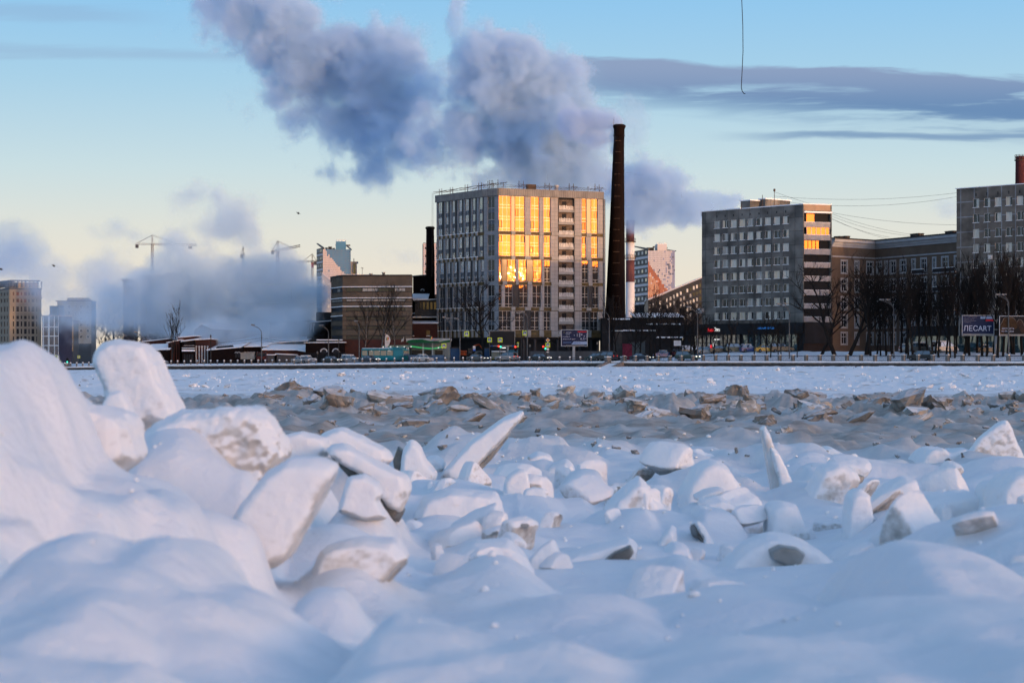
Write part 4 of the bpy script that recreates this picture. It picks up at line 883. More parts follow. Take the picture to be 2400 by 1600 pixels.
def text_mesh(name, txt, mat_, root, fr, uc, zc, height, off, width=None, ext=.04):
    cu = bpy.data.curves.new(name, 'FONT'); cu.body = txt; cu.size = 1; cu.align_x = 'CENTER'; cu.align_y = 'CENTER'; cu.extrude = ext/height; cu.resolution_u = 2
    o = bpy.data.objects.new(name, cu); COL.objects.link(o); dg = bpy.context.evaluated_depsgraph_get(); dg.update()
    me = bpy.data.meshes.new_from_object(o.evaluated_get(dg)); bpy.data.objects.remove(o); 
    xs = [v.co.x for v in me.vertices]; ys = [v.co.y for v in me.vertices]; sx = sz = height/(max(ys)-min(ys))
    if width: sx = width/(max(xs)-min(xs))
    cx_, cy_ = (max(xs)+min(xs))/2, (max(ys)+min(ys))/2; base = root.matrix_world.translation
    for v in me.vertices:
        q = fr.p(uc+(v.co.x-cx_)*sx, zc+(v.co.y-cy_)*sz, off+v.co.z*sx)-base; v.co = q
    me.materials.clear(); me.materials.append(mat_); me.name = name
    t = bpy.data.objects.new(name, me); COL.objects.link(t); t.parent = root; return t
REDL = emit_mat('red_sign_light', (1, .02, .03), 1.1); WHL = emit_mat('white_sign_light', (1, 1, 1), 1.3); BLL = emit_mat('blue_sign_light', (.03, .22, .75), .9)

def panel_block():
    L_ = Fr((1645, 427), (1882, 406)); E_ = Fr((1882, 406), (1948, 408.4)); rb = random.Random(12)
    root = thing('apartment_block', L_.p(0, 1), 'nine storey grey concrete panel block with dark shops at street level', 'building')
    D0 = L_.D(1680); zt = wz(479, 406); zbase = wz(759, D0)
    ztop0 = wz(517.7, D0); pit = 2.785; rows = [(ztop0-pit*k-1.6, ztop0-pit*k) for k in range(8)]
    cols = []
    for px in (1673.6, 1692.9, 1712.4, 1732.5, 1751.3, 1771.9, 1792.2, 1813.4, 1834.3):
        a = L_.u(px); cols.append((a, a+1.68))
    holes = [(a, b, c, d) for c, d in rows for a, b in cols]
    mb = body_prism([L_, E_], 13, zbase+.1, zt-.3, .6); mb.build('core_wall', CORE, root)
    mb = MB(); holed(mb, L_, 0, L_.L, zbase, zt, holes, .3); mb.build('concrete_wall', PANEL, root)
    mb = MB(); a = L_.p(0, 0, 0); c = L_.p(0, 0, -13); mb.quad((c.x, c.y, zbase), (a.x, a.y, zbase), (a.x, a.y, zt), (c.x, c.y, zt)); mb.build('gable_wall', PANEL, root)
    for a, b, c, d in holes: curtain_window(root, L_, a, b, c, d, rb)
    vb = MB()
    for a, b in cols: L_.block(vb, (a+b)/2-.12, (a+b)/2+.12, rows[0][1]+.7, rows[0][1]+1.15, -.1, .03)
    vb.build('attic_vent', CORE, root)
    rf = MB(); body_prism([L_, E_], 13.2, zt, zt+.18, -.15, rf); rf.build('roof', ROOFSNOW, root)
    # balcony end
    eb = MB(); E_.rect(eb, 0, E_.L, zbase, zt, -1.3); eb.build('end_wall', mat('end_wall', (.10, .095, .085), .9, var=.3, scale=.5), root)
    cap = MB(); E_.block(cap, 0, E_.L, wz(493, 406), zt, -1.3, .05); cap.build('attic_wall', mat('tan_attic', (.33, .24, .17), .85, var=.25, scale=.6), root)
    sn = MB(); E_.block(sn, .2, E_.L, wz(498.5, 406), wz(494.5, 406), -1.3, .35); sn.build('snowy_canopy', CAPS, root)
    for k, (y0, y1) in enumerate(((521, 531.5), (550.5, 561.5), (584, 595), (615.5, 626), (647.5, 657.5), (680, 690.5), (712, 721.5), (742.5, 753))):
        z0, z1 = wz(y1, 407), wz(y0, 407)
        for a, b in (((.25, E_.L),) if k < 3 or k == 3 else ((.25, E_.L*.58), (E_.L*.62, E_.L))):
            mb = MB(); E_.block(mb, a, b, z0, z1, -.12, 0); E_.block(mb, a, b, z0-.12, z0, -1.3, .04); E_.block(mb, a, b, z1, z1+.07, -.14, .03, 1); mb.build('balcony', [mat('balcony_panel', (.34, .33, .34), .8, var=.2, scale=.8) if 'balcony_panel' not in bpy.data.materials else bpy.data.materials['balcony_panel'], CAPS], root)
        g0, g1 = z1+.08, z1+1.55
        if k == 0: rects = [(1.0, 3.0)]
        elif k == 1: rects = [(.9, 2.0), (2.0, 3.1), (3.1, 4.2), (4.2, 5.3), (5.3, 6.2)]
        elif k == 2: rects = [(.3, 1.2), (1.2, 2.1), (2.1, 3.0), (3.0, 3.8)]
        else: rects = [(1.2, 2.7)]
        for a, b in rects:
            if k < 3: window(root, E_, a, b, g0-.05, g1+.25, -.10 if k else -.5, GLASS, FRAME if k == 1 else FRAMED, [], [], .07, name='balcony_window')
            else: window(root, E_, a, b, g0-.4, g1+.1, -1.25, GLASSD, FRAME, [(a+b)/2], [], .08, name='balcony_window')
    jb = MB(); E_.block(jb, E_.L-.15, E_.L+.1, zbase, zt, -1.3, .1); E_.block(jb, 0, .2, zbase, zt, -1.3, .06); jb.build('balcony_wall', PANEL, root)
    # shops
    SL = Fr((1597, 430), (1884, 404.4)); SE = Fr((1884, 404.4), (1950, 407)); z0, z1, zg = wz(783, 416), wz(758, 416), 2.5
    sb = body_prism([SL, SE], 16, 1.5, z1-.05, .5); sb.build('shop_body', CORE, root)
    fb = MB(); SL.block(fb, 0, SL.L, z0, z1, -.5, .4); SE.block(fb, 0, SE.L, z0-2.0, z1, -.5, .3); fb.build('shop_fascia', DARKST, root)
    eb = MB(); SE.rect(eb, 0, SE.L, 1.5, z0-2.0, -.1); eb.build('shop_wall', brick_mat('dark_brick_wall', (.035, .022, .02), (.045, .03, .026), (.05, .045, .04), .5, .16, .02, .9), root)
    def bay(p0, p1, n, m, nm, lab):
        a, b = SL.u(p0), SL.u(p1)
        for i in range(n):
            c, d = lerp(a, b, i/n), lerp(a, b, (i+1)/n); g = window(root, SL, c+.05, d-.05, zg+.3, z0, -.25, m, FRAMED, [], [zg+2.6], .12, name=nm)
            g['label'] = lab
    bay(1625, 1733, 11, SHOPG, 'shop_window', 'pale tall shop pane'); bay(1738, 1868, 9, BLUEG, 'shop_window', 'dark bluish shop pane')
    ub = SL.u(1668); db = MB(); SL.block(db, SL.u(1672), SL.u(1674), zg+.3, zg+3.4, .0, .1); SL.block(db, SL.u(1674), SL.u(1686), zg+3.25, zg+3.4, .0, .1); db.build('lit_door_frame', WHL, root)
    for p in (1660, 1700): mb = MB(); SL.rect(mb, SL.u(p), SL.u(p+4), zg+.9, zg+2.4, -.1); SL.rect(mb, SL.u(p+4), SL.u(p+7), zg+.7, zg+2.2, -.08, 1); mb.build('shop_poster', [mat('poster_white', .5, .6) if p == 1660 else bpy.data.materials['poster_white'], REDL], root)
    text_mesh('red_lettering', 'Ремонт', REDL, root, SL, SL.u(1669.5), wz(772.5, 421), .78, .42, SL.u(1676.5)-SL.u(1662.5)); text_mesh('white_lettering', 'iStore', WHL, root, SL, SL.u(1684), wz(771.5, 421), .85, .42, SL.u(1690.5)-SL.u(1677.8))
    text_mesh('blue_lettering', 'газэнергобанк', BLL, root, SL, SL.u(1799), wz(769, 412), .62, .42, SL.u(1820)-SL.u(1778))
    # roof huts and aerials
    for px, py, w_, h, d in ((1786, 470, 30, 20, 9), (1822, 466, 18, 24, 8), (1748, 489, 36, 4, 6)):
        mb = MB(); D = 418; q = W(px, py+h, D); k = D/F; mb.box((q.x, D+4, (zt+wz(py, D))/2), (w_*k, d, wz(py, D)-zt), L_.rz, 0); mb.box((q.x, D+4, wz(py, D)+.1), (w_*k+.5, d+.4, .22), L_.rz, 1); mb.build('roof_hut', [PANEL, CAPS], root)
    for px, py in ((1738, 476), (1787, 457), (1815, 446)):
        mb = MB(); D = 417; mb.tube([W(px, 490, D), W(px, py, D)], .06, 4)
        if px == 1815: mb.lathe(W(px, py+3, D), [(.1, 0), (.22, .1), (.22, .5), (.05, .6)], 6)
        mb.build('aerial', SCAF, root)
    dish = MB(); q = L_.p(.1, wz(729, 427), .5); dish.lathe(q-Vector((0, 0, .6)), [(.2, 0), (.8, .1), (.95, .6), (.8, 1.1), (.2, 1.2)], 10); dish.build('satellite_dish', ALU, root)
panel_block()

def right_block():
    L_ = Fr((2242, 395), (2490, 378)); rb = random.Random(31)
    root = thing('apartment_block', L_.p(0, 2), 'tan concrete panel block with pale seams rising above the bare trees', 'building')
    D0 = L_.D(2285); zt = wz(443, 395); zb = 2; ztop0 = wz(466, D0); rows = [(ztop0-2.97*k-1.72, ztop0-2.97*k) for k in range(9)]
    cols = [(L_.u(px), L_.u(px)+1.45) for px in [2280.2+25.6*i for i in range(8)]]
    holes = [(a, b, c, d) for c, d in rows for a, b in cols]
    mb = body_prism([L_], 13, zb, zt-.2, .6); mb.build('core_wall', CORE, root)
    mb = MB(); holed(mb, L_, 0, L_.L, zb, zt, holes, .3); a = L_.p(0, 0, 0); c = L_.p(0, 0, -13); mb.quad((c.x, c.y, zb), (a.x, a.y, zb), (a.x, a.y, zt), (c.x, c.y, zt)); mb.build('concrete_wall', PANELW, root)
    for a, b, c, d in holes: curtain_window(root, L_, a, b, c, d, rb)
    vb = MB()
    for a, b in cols: L_.block(vb, (a+b)/2-.1, (a+b)/2+.1, rows[0][1]+.5, rows[0][1]+1.1, -.1, .03)
    vb.build('attic_vent', CORE, root)
    rf = MB(); L_.block(rf, -.2, L_.L+.2, zt, zt+.15, -13, .2); rf.build('roof', ROOFSNOW, root)
    gs = MB(); L_.block(gs, -8, L_.L, 1, 6.2, -.2, 5); gs.build('glazed_annex', BLUEG, root)
    an = MB(); L_.block(an, -8.3, L_.L, 6.2, 8.2, -.3, 5.3); an.build('annex_roof', DARKST, root)
    ac = MB(); q = L_.p(L_.u(2322), wz(603, 390), .25); ac.box(q, (.8, .5, .8), L_.rz); ac.build('air_conditioner', FRAME, root)
right_block()

def ochre_house():
    A_ = Fr((1950, 446), (2052, 456)); B_ = Fr((2052, 456), (2250, 428)); root = thing('apartment_house', A_.p(0, 2), 'long ochre brown house with a white cornice and white framed windows behind the bare trees', 'building')
    OCH = mat('ochre_plaster', (.13, .098, .075), .9, var=.16, scale=.35); WT = mat('white_plaster', (.36, .37, .39), .8, var=.1, scale=.5)
    zc = wz(566, 456); zq = lambda py: wz(py, 450)
    rows = [(612, 640), (655, 683), (697, 725), (739, 767), (780, 806)]
    for fr, cols in ((A_, [(1972, 1985), (2004, 2012), (2032, 2046)]), (B_, [(2055.5, 2066), (2074, 2080), (2087, 2099), (2111, 2123), (2138, 2145), (2159, 2171), (2187, 2193), (2208, 2222), (2238, 2244)])):
        hs = [(fr.u(a), fr.u(b), wz(y1, 450), wz(y0, 450)) for y0, y1 in rows for a, b in cols]
        mb = MB(); holed(mb, fr, 0, fr.L, 2, zc, hs, .25); mb.build('plaster_wall', OCH, root)
        for a, b, c, d in hs: window(root, fr, a, b, c, d, -.2, GLASSD, FRAME, [(a+b)/2], [lerp(c, d, .65)], .10)
        sm = MB()
        for a, b, c, d in hs: 
            for q in ((a-.28, a, c-.28, d+.3), (b, b+.28, c-.28, d+.3), (a, b, c-.28, c), (a, b, d, d+.3)): fr.block(sm, *q, -.02, .07)
        sm.build('window_surround', WT, root)
        cb = MB(); z0 = zc-1.75
        for za, zb_, o in ((z0, z0+.5, .25), (z0+.5, z0+1.1, .5), (z0+1.1, zc, .95)): fr.block(cb, -.1, fr.L+.1, za, zb_, -.3, o)
        fr.block(cb, 0, fr.L, wz(604, 450), wz(601, 450), -.05, .16); cb.build('cornice', WT, root)
        rf = MB(); fr.block(rf, -.3, fr.L+.3, zc, zc+.3, -12, 1.05); rf.build('roof', ROOFD, root)
    bd = MB(); body_prism([A_, B_], 12, 2, zc-.1, .7, bd); bd.build('core_wall', CORE, root)
    for a, b in ((2146, 2174), (2195, 2228), (2226, 2246)):
        for y in (641, 684, 728): mb = MB(); B_.block(mb, B_.u(a), B_.u(b), wz(y+2, 440), wz(y, 440), 0, 1.1); B_.block(mb, B_.u(a), B_.u(b), wz(y, 440), wz(y-9, 440), 1.0, 1.08, 1); B_.block(mb, B_.u(a), B_.u(b), wz(y-9, 440), wz(y-10.5, 440), .95, 1.15, 2); mb.build('balcony', [WT, ROOFD, CAPS], root)
    for px, w_, h in ((1982, 22, 6), (2016, 14, 5), (2032, 13, 6), (2096, 32, 7), (2176, 28, 6), (2206, 28, 7), (2226, 22, 12)):
        fr = A_ if px < 2050 else B_; k = .096; mb = MB(); fr.block(mb, fr.u(px)-w_*k/2, fr.u(px)+w_*k/2, zc+.2, zc+.3+h*k*1.6, -7, -5.5); fr.block(mb, fr.u(px)-w_*k/2-.1, fr.u(px)+w_*k/2+.1, zc+.3+h*k*1.6, zc+.5+h*k*1.6, -7.1, -5.4, 1); mb.build('chimney', [brick_mat('vent_stack', (.10, .09, .085), (.12, .11, .1), (.02, .02, .02), .7, .7, .14, .9, 0) if px == 1982 else bpy.data.materials['vent_stack'], ROOFD], root)
ochre_house()

BRICKB = brick_mat('brown_brick', (.125, .098, .074), (.105, .082, .062), (.085, .072, .058), .5, .15, .02, .9, .5, .25, .25)
BRICKR = brick_mat('red_brick', (.070, .024, .019), (.055, .020, .016), (.055, .034, .028), .5, .16, .02, .9, .5, .35, .3)
BRICKD = brick_mat('blackish_brick', (.0085, .0048, .0046), (.0065, .0038, .0036), (.009, .006, .0058), .6, .2, .02, .9, .5, .4, .3)  # near-black brick tone of the tall chimney and the darkest walls
def brown_works():
    C_ = Fr((776, 516), (803, 505)); M_ = Fr((803, 505), (966, 503)); z = lambda py: wz(py, 504)
    root = thing('factory_building', M_.p(0, 0), 'brown brick factory block with long ribbon windows beside the steam', 'building'); zt = z(647)
    bands = [(674.5, 683), (700.5, 706), (720.5, 728.5), (742, 750), (764, 771.5), (786.5, 794)]
    mb = body_prism([C_, M_], 30, 0, zt-.3, .6); mb.build('core_wall', CORE, root)
    for fr, a, b in ((M_, M_.u(811), M_.u(950)), (C_, .3, C_.L-.3)):
        hs = [(a, b, z(y1), z(y0)) for y0, y1 in bands]; mb = MB(); holed(mb, fr, 0, fr.L, z(796), zt, hs, .3); mb.build('brick_wall', BRICKB, root)
        mb = MB(); fr.rect(mb, 0, fr.L, -1, z(796), -.02); mb.build('red_brick_base', BRICKR, root); sb = MB(); lb = MB()
        for i, (y0, y1) in enumerate(bands):
            n = max(2, int((b-a)/1.35)); 
            for j in range(0, n, 3 if fr is M_ else 2):
                k = min(n, j+(3 if fr is M_ else 2)); c, d = lerp(a, b, j/n), lerp(a, b, k/n); rb = random.Random(i*31+j)
                window(root, fr, c, d, z(y1), z(y0), -.22, (CURT[1] if i < 2 and rb.random() < .75 else GLASSD), FRAMED, [lerp(c, d, t/3) for t in (1, 2)], [], .09)
            fr.block(lb, 0, fr.L, z(y0)+.02, z(y0)+.22, -.05, .12)
            fr.block(sb, 0, fr.L, z(y0)+.22, z(y0)+.38, -.05, .16) if i < 4 and fr is C_ or i < 3 else None
            fr.block(lb, 0, fr.L, z(y1)-.2, z(y1)-.02, -.05, .10)
        lb.build('lintel', CONP if False else mat('dark_lintel', (.05, .045, .04), .9), root); sb.build('snow_ledge', CAPS, root)
    rf = MB(); body_prism([C_, M_], 30, zt, zt+.35, -.2, rf); rf.build('roof', ROOFD, root)
    sn = MB(); a = C_.p(0, 0, 0); b = C_.p(C_.L, 0, 0); e = C_.p(0, 0, -12); mb = MB(); mb.slab([(a.x, a.y, zt-1.2), (b.x, b.y, zt+.3), (b.x+2, b.y+12, zt+.8), (e.x, e.y, zt+.8)], (0, 0, .25)); mb.build('snowy_skylight', ROOFSNOW, root)
    for px, py in ((869, 643), (899, 640)): mb = MB(); mb.lathe(W(px, 647, 507), [(.35, -.2), (.35, (647-py)*.108), (.5, (647-py)*.108+.05), (.5, (647-py)*.108+.25)], 8); mb.build('roof_vent', ALU, root)
    mb = MB(); mb.tube([W(849, 647, 507), W(849, 627, 507)], .05, 4); mb.tube([W(846, 627, 507), W(853, 629, 507)], .05, 4); mb.build('aerial', SCAF, root)
brown_works()

# chimneys
def chimney(name, label, prof, mats, parts=(), n=28, lean=0.):
    """prof: (px centre, py, half width px) from the ground up at distance D"""
    D, pts = prof; k = D/F; root = thing(name, W(pts[0][0], pts[0][1], D), label, 'chimney')
    for nm, m, i0, i1 in mats:
        mb = MB(); vs = []; fs = []; seg = pts[i0:i1+1]
        for px, py, hw in seg:
            c = W(px, py, D)
            for j in range(n): a = 2*math.pi*j/n; vs.append((c.x+hw*k*math.cos(a), c.y+hw*k*math.sin(a), c.z))
        for i in range(len(seg)-1):
            for j in range(n): j2 = (j+1) % n; fs.append((i*n+j, i*n+j2, i*n+n+j2, i*n+n+j))
        fs += [tuple(range(n-1, -1, -1)), tuple(range(len(vs)-n, len(vs)))]; mb.add(vs, fs, 0, True); mb.build(nm, m, root)
    for px, py, hw in parts:
        mb = MB(); c = W(px, py, D); r = hw*k
        mb.lathe(c, [(r-.9, -.12), (r, -.1), (r, .1), (r-.9, .12)], 20)
        for j in range(12): a = j*math.pi/6; mb.tube([c+Vector((r*.96*math.cos(a), r*.96*math.sin(a), 0)), c+Vector((r*.96*math.cos(a), r*.96*math.sin(a), 1.2))], .05, 3)
        mb.tube([c+Vector((r*.96*math.cos(j*math.pi/10), r*.96*math.sin(j*math.pi/10), 1.2)) for j in range(21)], .05, 3); mb.build('platform', SCAF, root)
    return root
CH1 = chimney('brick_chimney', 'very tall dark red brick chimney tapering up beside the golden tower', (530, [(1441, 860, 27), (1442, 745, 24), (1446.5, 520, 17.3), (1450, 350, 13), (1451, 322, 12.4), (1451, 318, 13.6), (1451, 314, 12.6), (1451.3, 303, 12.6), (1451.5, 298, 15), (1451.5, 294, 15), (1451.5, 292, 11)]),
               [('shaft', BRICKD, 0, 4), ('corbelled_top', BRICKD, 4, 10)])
for s_ in (-1, 1):
    mb = MB(); 
    for py in range(330, 740, 26): hw = interp(py, [(300, 12.6), (520, 17.3), (745, 24)]); mb.box(W(1449-(py-322)*.0175+s_*hw*.2, py, 530-hw*530/F*.985), (.9, .08, .10))
    mb.build('iron_hoop' if s_ < 0 else 'iron_clamp', SCAF, CH1)
mb = MB(); mb.tube([W(1438.5, 292, 530), W(1438.5, 276, 530)], .05, 4); mb.build('lightning_rod', SCAF, CH1)
MAROON = mat('maroon_paint', (.10, .045, .05), .8, var=.25, scale=.3); WPAINT = mat('white_paint', (.52, .54, .57), .7, var=.12, scale=.3)
chimney('striped_chimney', 'red and white striped chimney standing behind the tall dark one', (700, [(1476.5, 860, 11.5), (1477, 715, 10.5), (1477, 661, 10.3), (1477, 610, 10.0), (1477, 567, 9.8), (1477, 518, 9.6), (1477, 516, 9)]),
        [('white_base', WPAINT, 0, 2), ('lower_red_band', MAROON, 2, 3), ('white_band', WPAINT, 3, 4), ('upper_red_band', MAROON, 4, 6)], [(1477, 526, 13), (1477, 567, 13.5), (1477, 606, 14)], 24)
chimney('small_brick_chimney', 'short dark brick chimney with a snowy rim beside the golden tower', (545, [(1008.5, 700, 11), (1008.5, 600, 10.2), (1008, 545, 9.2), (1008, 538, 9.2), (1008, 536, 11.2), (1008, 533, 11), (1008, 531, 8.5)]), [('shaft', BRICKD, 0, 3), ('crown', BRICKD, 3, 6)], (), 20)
chimney('boiler_chimney', 'stub of a dark maroon chimney above the tan panel block', (455, [(2393, 470, 13.5), (2393, 372, 12.5), (2393, 370, 13), (2393, 367, 13)]), [('shaft', mat('maroon_brick', (.07, .025, .03), .9, var=.3, scale=.8), 0, 3)], [(2393, 376, 15)], 20)

# towers clad in coloured tiles
def tiled(mb, fr, u0, u1, z0, z1, nx, nz, fn, off=0):
    for i in range(nx):
        for j in range(nz):
            a, b, c, d = lerp(u0, u1, i/nx), lerp(u0, u1, (i+1)/nx), lerp(z0, z1, j/nz), lerp(z0, z1, (j+1)/nz); fr.rect(mb, a+.05, b-.05, c+.05, d-.05, off, fn(i, nz-1-j))
T_PINK = mat('pale_pink_tile', (.55, .49, .48), .5, var=.05); T_BLUE = mat('blue_tile', (.07, .20, .34), .4, var=.12, scale=.2); T_WHITE = mat('pale_tile', (.50, .49, .52), .5, var=.05); T_OR = mat('rust_tile', (.36, .11, .045), .5, var=.12, scale=.3)
T_PEACH = mat('peach_tile', (.50, .27, .16), .5, var=.1, scale=.3); T_LAV = mat('lavender_tile', (.23, .27, .42), .5, var=.1, scale=.3); T_NAVY = mat('navy_tile', (.07, .10, .17), .4); GROUT = mat('grout', (.20, .20, .22), .8)
def banded_side(root, fr, z0, z1, n, m1, m2, rb, nw=5):
    mb = MB(); bz = [(lerp(z0, z1, (i+.25)/n), lerp(z0, z1, (i+.98)/n)) for i in range(n)]; fr.rect(mb, 0, fr.L, z0, z1, 0); 
    for a, b in bz: fr.rect(mb, .3, fr.L-.3, a, b, .05, 1)
    mb.build('banded_wall', [m1, m2], root)
    for a, b in bz:
        for i in range(nw):
            u0 = fr.L*(i+.3)/nw; m = MB(); fr.rect(m, u0, u0+fr.L*.42/nw, lerp(a, b, .3), lerp(a, b, .75), .09); m.build('window', CURT[0] if rb.random() < .6 else GLASSL, root)
def blue_tower():
    S_ = Fr((742, 812), (757, 800)); Q_ = Fr((757, 800), (822, 801)); z = lambda py: wz(py, 800); rb = random.Random(2)
    root = thing('tiled_tower', S_.p(0, 0), 'tower clad in blue and pale pink tiles with an open roof frame', 'building')
    mb = body_prism([S_, Q_], 20, 0, z(585), .2); mb.build('core_wall', CORE, root)
    nx, nz = 21, 20
    def fn(i, j):
        edge = 3.2+max(0, (j-2))*1.05 + (rb.random()-.5)*3.0
        return 0 if i < edge and not (rb.random() < .06 and i > 3) else 1
    mb = MB(); Q_.rect(mb, 0, Q_.L, 0, z(584), -.05, 2); tiled(mb, Q_, 0, Q_.L, z(665), z(584), nx, nz, fn); mb.build('tile_front', [T_PINK, T_BLUE, GROUT], root)
    banded_side(root, S_, z(720), z(580), 8, T_WHITE, DARKP, rb, 4)
    fr_ = MB(); fr_.slab([S_.p(0, z(568), 0), S_.p(S_.L, z(584), 0), S_.p(S_.L, z(580), 0), S_.p(0, z(566), 0)], S_.n*-.6); fr_.slab([S_.p(0, z(568), -14), Q_.p(Q_.L*.45, z(568), -14), Q_.p(Q_.L*.45, z(571), -14), S_.p(0, z(571), -14)], (0, .6, 0)); fr_.slab([Q_.p(Q_.L, z(584), 0), Q_.p(Q_.L*.84, z(570), -14), Q_.p(Q_.L*.84, z(572), -14), Q_.p(Q_.L, z(586), 0)], (.5, 0, 0)); fr_.build('roof_frame', DARKP, root)
    mb = MB(); Q_.block(mb, Q_.u(787), Q_.u(811), z(585), z(565), -8, -2); mb.build('roof_box', T_BLUE, root)
    mb = MB(); 
    for px in (790, 797, 804, 810): mb.tube([Q_.p(Q_.u(px), z(565), -3), Q_.p(Q_.u(px), z(561), -3)], .12, 3)
    Q_.block(mb, Q_.u(788), Q_.u(811), z(562), z(561), -3.2, -3); mb.build('roof_rail', FRAME, root)
    mb = MB()
    for px, w_, h in ((762, 6, 5), (769, 9, 7), (779, 6, 4)): Q_.block(mb, Q_.u(px), Q_.u(px+w_), z(584), z(584-h), -6, -3)
    mb.build('roof_plant', CORE, root)
blue_tower()
def rust_tower():
    S_ = Fr((1484.5, 778), (1519, 760)); Q_ = Fr((1519, 760), (1582, 761)); z = lambda py: wz(py, 760); rb = random.Random(6)
    root = thing('tiled_tower', S_.p(0, 0), 'tower clad in pale tiles with a large rust orange triangle', 'building')
    mb = body_prism([S_, Q_], 20, 0, z(588), .2); mb.build('core_wall', CORE, root)
    def fn(i, j):
        if i < (j-7)*.95+1: return 4 if (j > 12 and rb.random() < .75 and i < (j-11)*.75+1.5) or rb.random() < .05 else 3 if rb.random() > .08 else 0
        p = .04+.5*max(0, i-9)/10*(j > 1); r = rb.random(); return 2 if r < .05*(i > 6) and j > 2 else 1 if r < p*1.1 or i >= 18 else 0
    mb = MB(); Q_.rect(mb, 0, Q_.L, 0, z(587), -.05, 5); tiled(mb, Q_, 0, Q_.L, z(705), z(587), 20, 27, fn); mb.build('tile_front', [T_WHITE, T_LAV, T_NAVY, T_OR, T_PEACH, GROUT], root)
    banded_side(root, S_, z(712), z(583), 6, T_WHITE, DARKP, rb, 4)
    fr_ = MB(); fr_.slab([S_.p(0, z(572), 0), S_.p(S_.L, z(587), 0), S_.p(S_.L, z(582), 0), S_.p(0, z(570), 0)], S_.n*-.6); fr_.slab([S_.p(0, z(572), -14), Q_.p(Q_.L*.4, z(572), -14), Q_.p(Q_.L*.4, z(575), -14), S_.p(0, z(575), -14)], (0, .6, 0)); fr_.slab([Q_.p(Q_.L, z(587), 0), Q_.p(Q_.L*.75, z(578), -14), Q_.p(Q_.L*.75, z(580), -14), Q_.p(Q_.L, z(589), 0)], (.5, 0, 0)); fr_.build('roof_frame', DARKP, root)
    mb = MB(); Q_.block(mb, Q_.u(1543), Q_.u(1565), z(587), z(571), -8, -2); mb.build('roof_box', T_WHITE, root)
    mb = MB(); 
    for px in (1543, 1550, 1557, 1565): mb.tube([Q_.p(Q_.u(px), z(571), -3), Q_.p(Q_.u(px), z(568), -3)], .12, 3)
    Q_.block(mb, Q_.u(1543), Q_.u(1566), z(568.8), z(568), -3.2, -3); mb.build('roof_rail', FRAME, root)
    mb = MB(); Q_.block(mb, Q_.u(1520), Q_.u(1536), z(586), z(579), -7, -3); mb.build('roof_plant', CORE, root)
rust_tower()
def sliver_tower():
    Q_ = Fr((992, 800), (1026, 800.4)); z = lambda py: wz(py, 800); root = thing('tiled_tower', Q_.p(0, 0), 'narrow edge of a pale tiled tower showing beside the short brick chimney', 'building'); rb = random.Random(8)
    mb = MB(); Q_.block(mb, 0, Q_.L, 0, z(569), -12, -.1); mb.build('core_wall', CORE, root); mb = MB(); tiled(mb, Q_, 0, Q_.L, z(690), z(570), 8, 26, lambda i, j: 2 if j % 4 == 2 and i % 3 else 0 if rb.random() < .7 else 1); mb.build('tile_front', [T_WHITE, T_PINK, DARKP], root)
sliver_tower()
def wing(name, label, pts, D, nb, m1):
    """low wing with a sloping roof line: pts (px, py) along the roof"""
    fr = Fr((pts[0][0], D), (pts[-1][0], D+.5)); root = thing(name, fr.p(0, 0), label, 'building'); mb = MB()
    vs = [fr.p(fr.u(a), wz(b, D), 0) for a, b in pts]; lo = [fr.p(fr.u(a), wz(790, D), 0) for a, b in pts]
    mb.slab(lo+vs[::-1], fr.n*-14); mb.build('wall', m1, root); wb = MB(); rb = random.Random(3)
    for k in range(nb):
        for (a, b), (c, d) in zip(pts, pts[1:]):
            n = max(1, int((c-a)/7))
            for i in range(n):
                px = lerp(a, c, (i+.2)/n); py = lerp(b, d, (i+.5)/n)+12+15*k
                if py < 780: m = MB(); fr.rect(m, fr.u(px), fr.u(px+4), wz(py+8, D), wz(py, D), .05); m.build('window', CURT[rb.randrange(2)] if rb.random() < .55 else GLASSD, root)
    rf = MB(); rf.slab([fr.p(fr.u(a), wz(b+.5, D), .4) for a, b in (pts[0], pts[-1])]+[fr.p(fr.u(a), wz(b-2.2, D), .4) for a, b in (pts[-1], pts[0])], fr.n*-15); rf.build('roof', T_WHITE, root)
wing('tower_wing', 'sloping low wing in front of the rust tiled tower', [(1519, 703), (1560, 689), (1600, 669), (1645, 651)], 700, 5, DARKP)
wing('tower_wing', 'sloping low wing half hidden in steam below the blue tiled tower', [(754, 640), (765, 650), (778, 662), (792, 672)], 720, 4, mat('pale_wing', (.34, .35, .36), .7, var=.1))
def grey_house():
    q = Fr((819, 830), (836, 830.2)); root = thing('grey_house', q.p(0, 0), 'plain grey house with a flat cornice behind the blue tiled tower', 'building'); z = lambda py: wz(py, 830)
    mb = MB(); q.block(mb, 0, q.L, 0, z(615), -10, 0); mb.build('wall', CONP, root); mb = MB(); q.block(mb, -.5, q.L+.6, z(615), z(613), -10, .5); mb.build('cornice', CONP, root)
    mb = MB(); q.rect(mb, q.L*.55, q.L*.85, z(645), z(618), .04); mb.build('window', GLASSD, root); mb = MB(); mb.tube([q.p(q.L*.6, z(613), -3), q.p(q.L*.6, z(605), -3)], .15, 4); mb.build('aerial', SCAF, root)
grey_house()
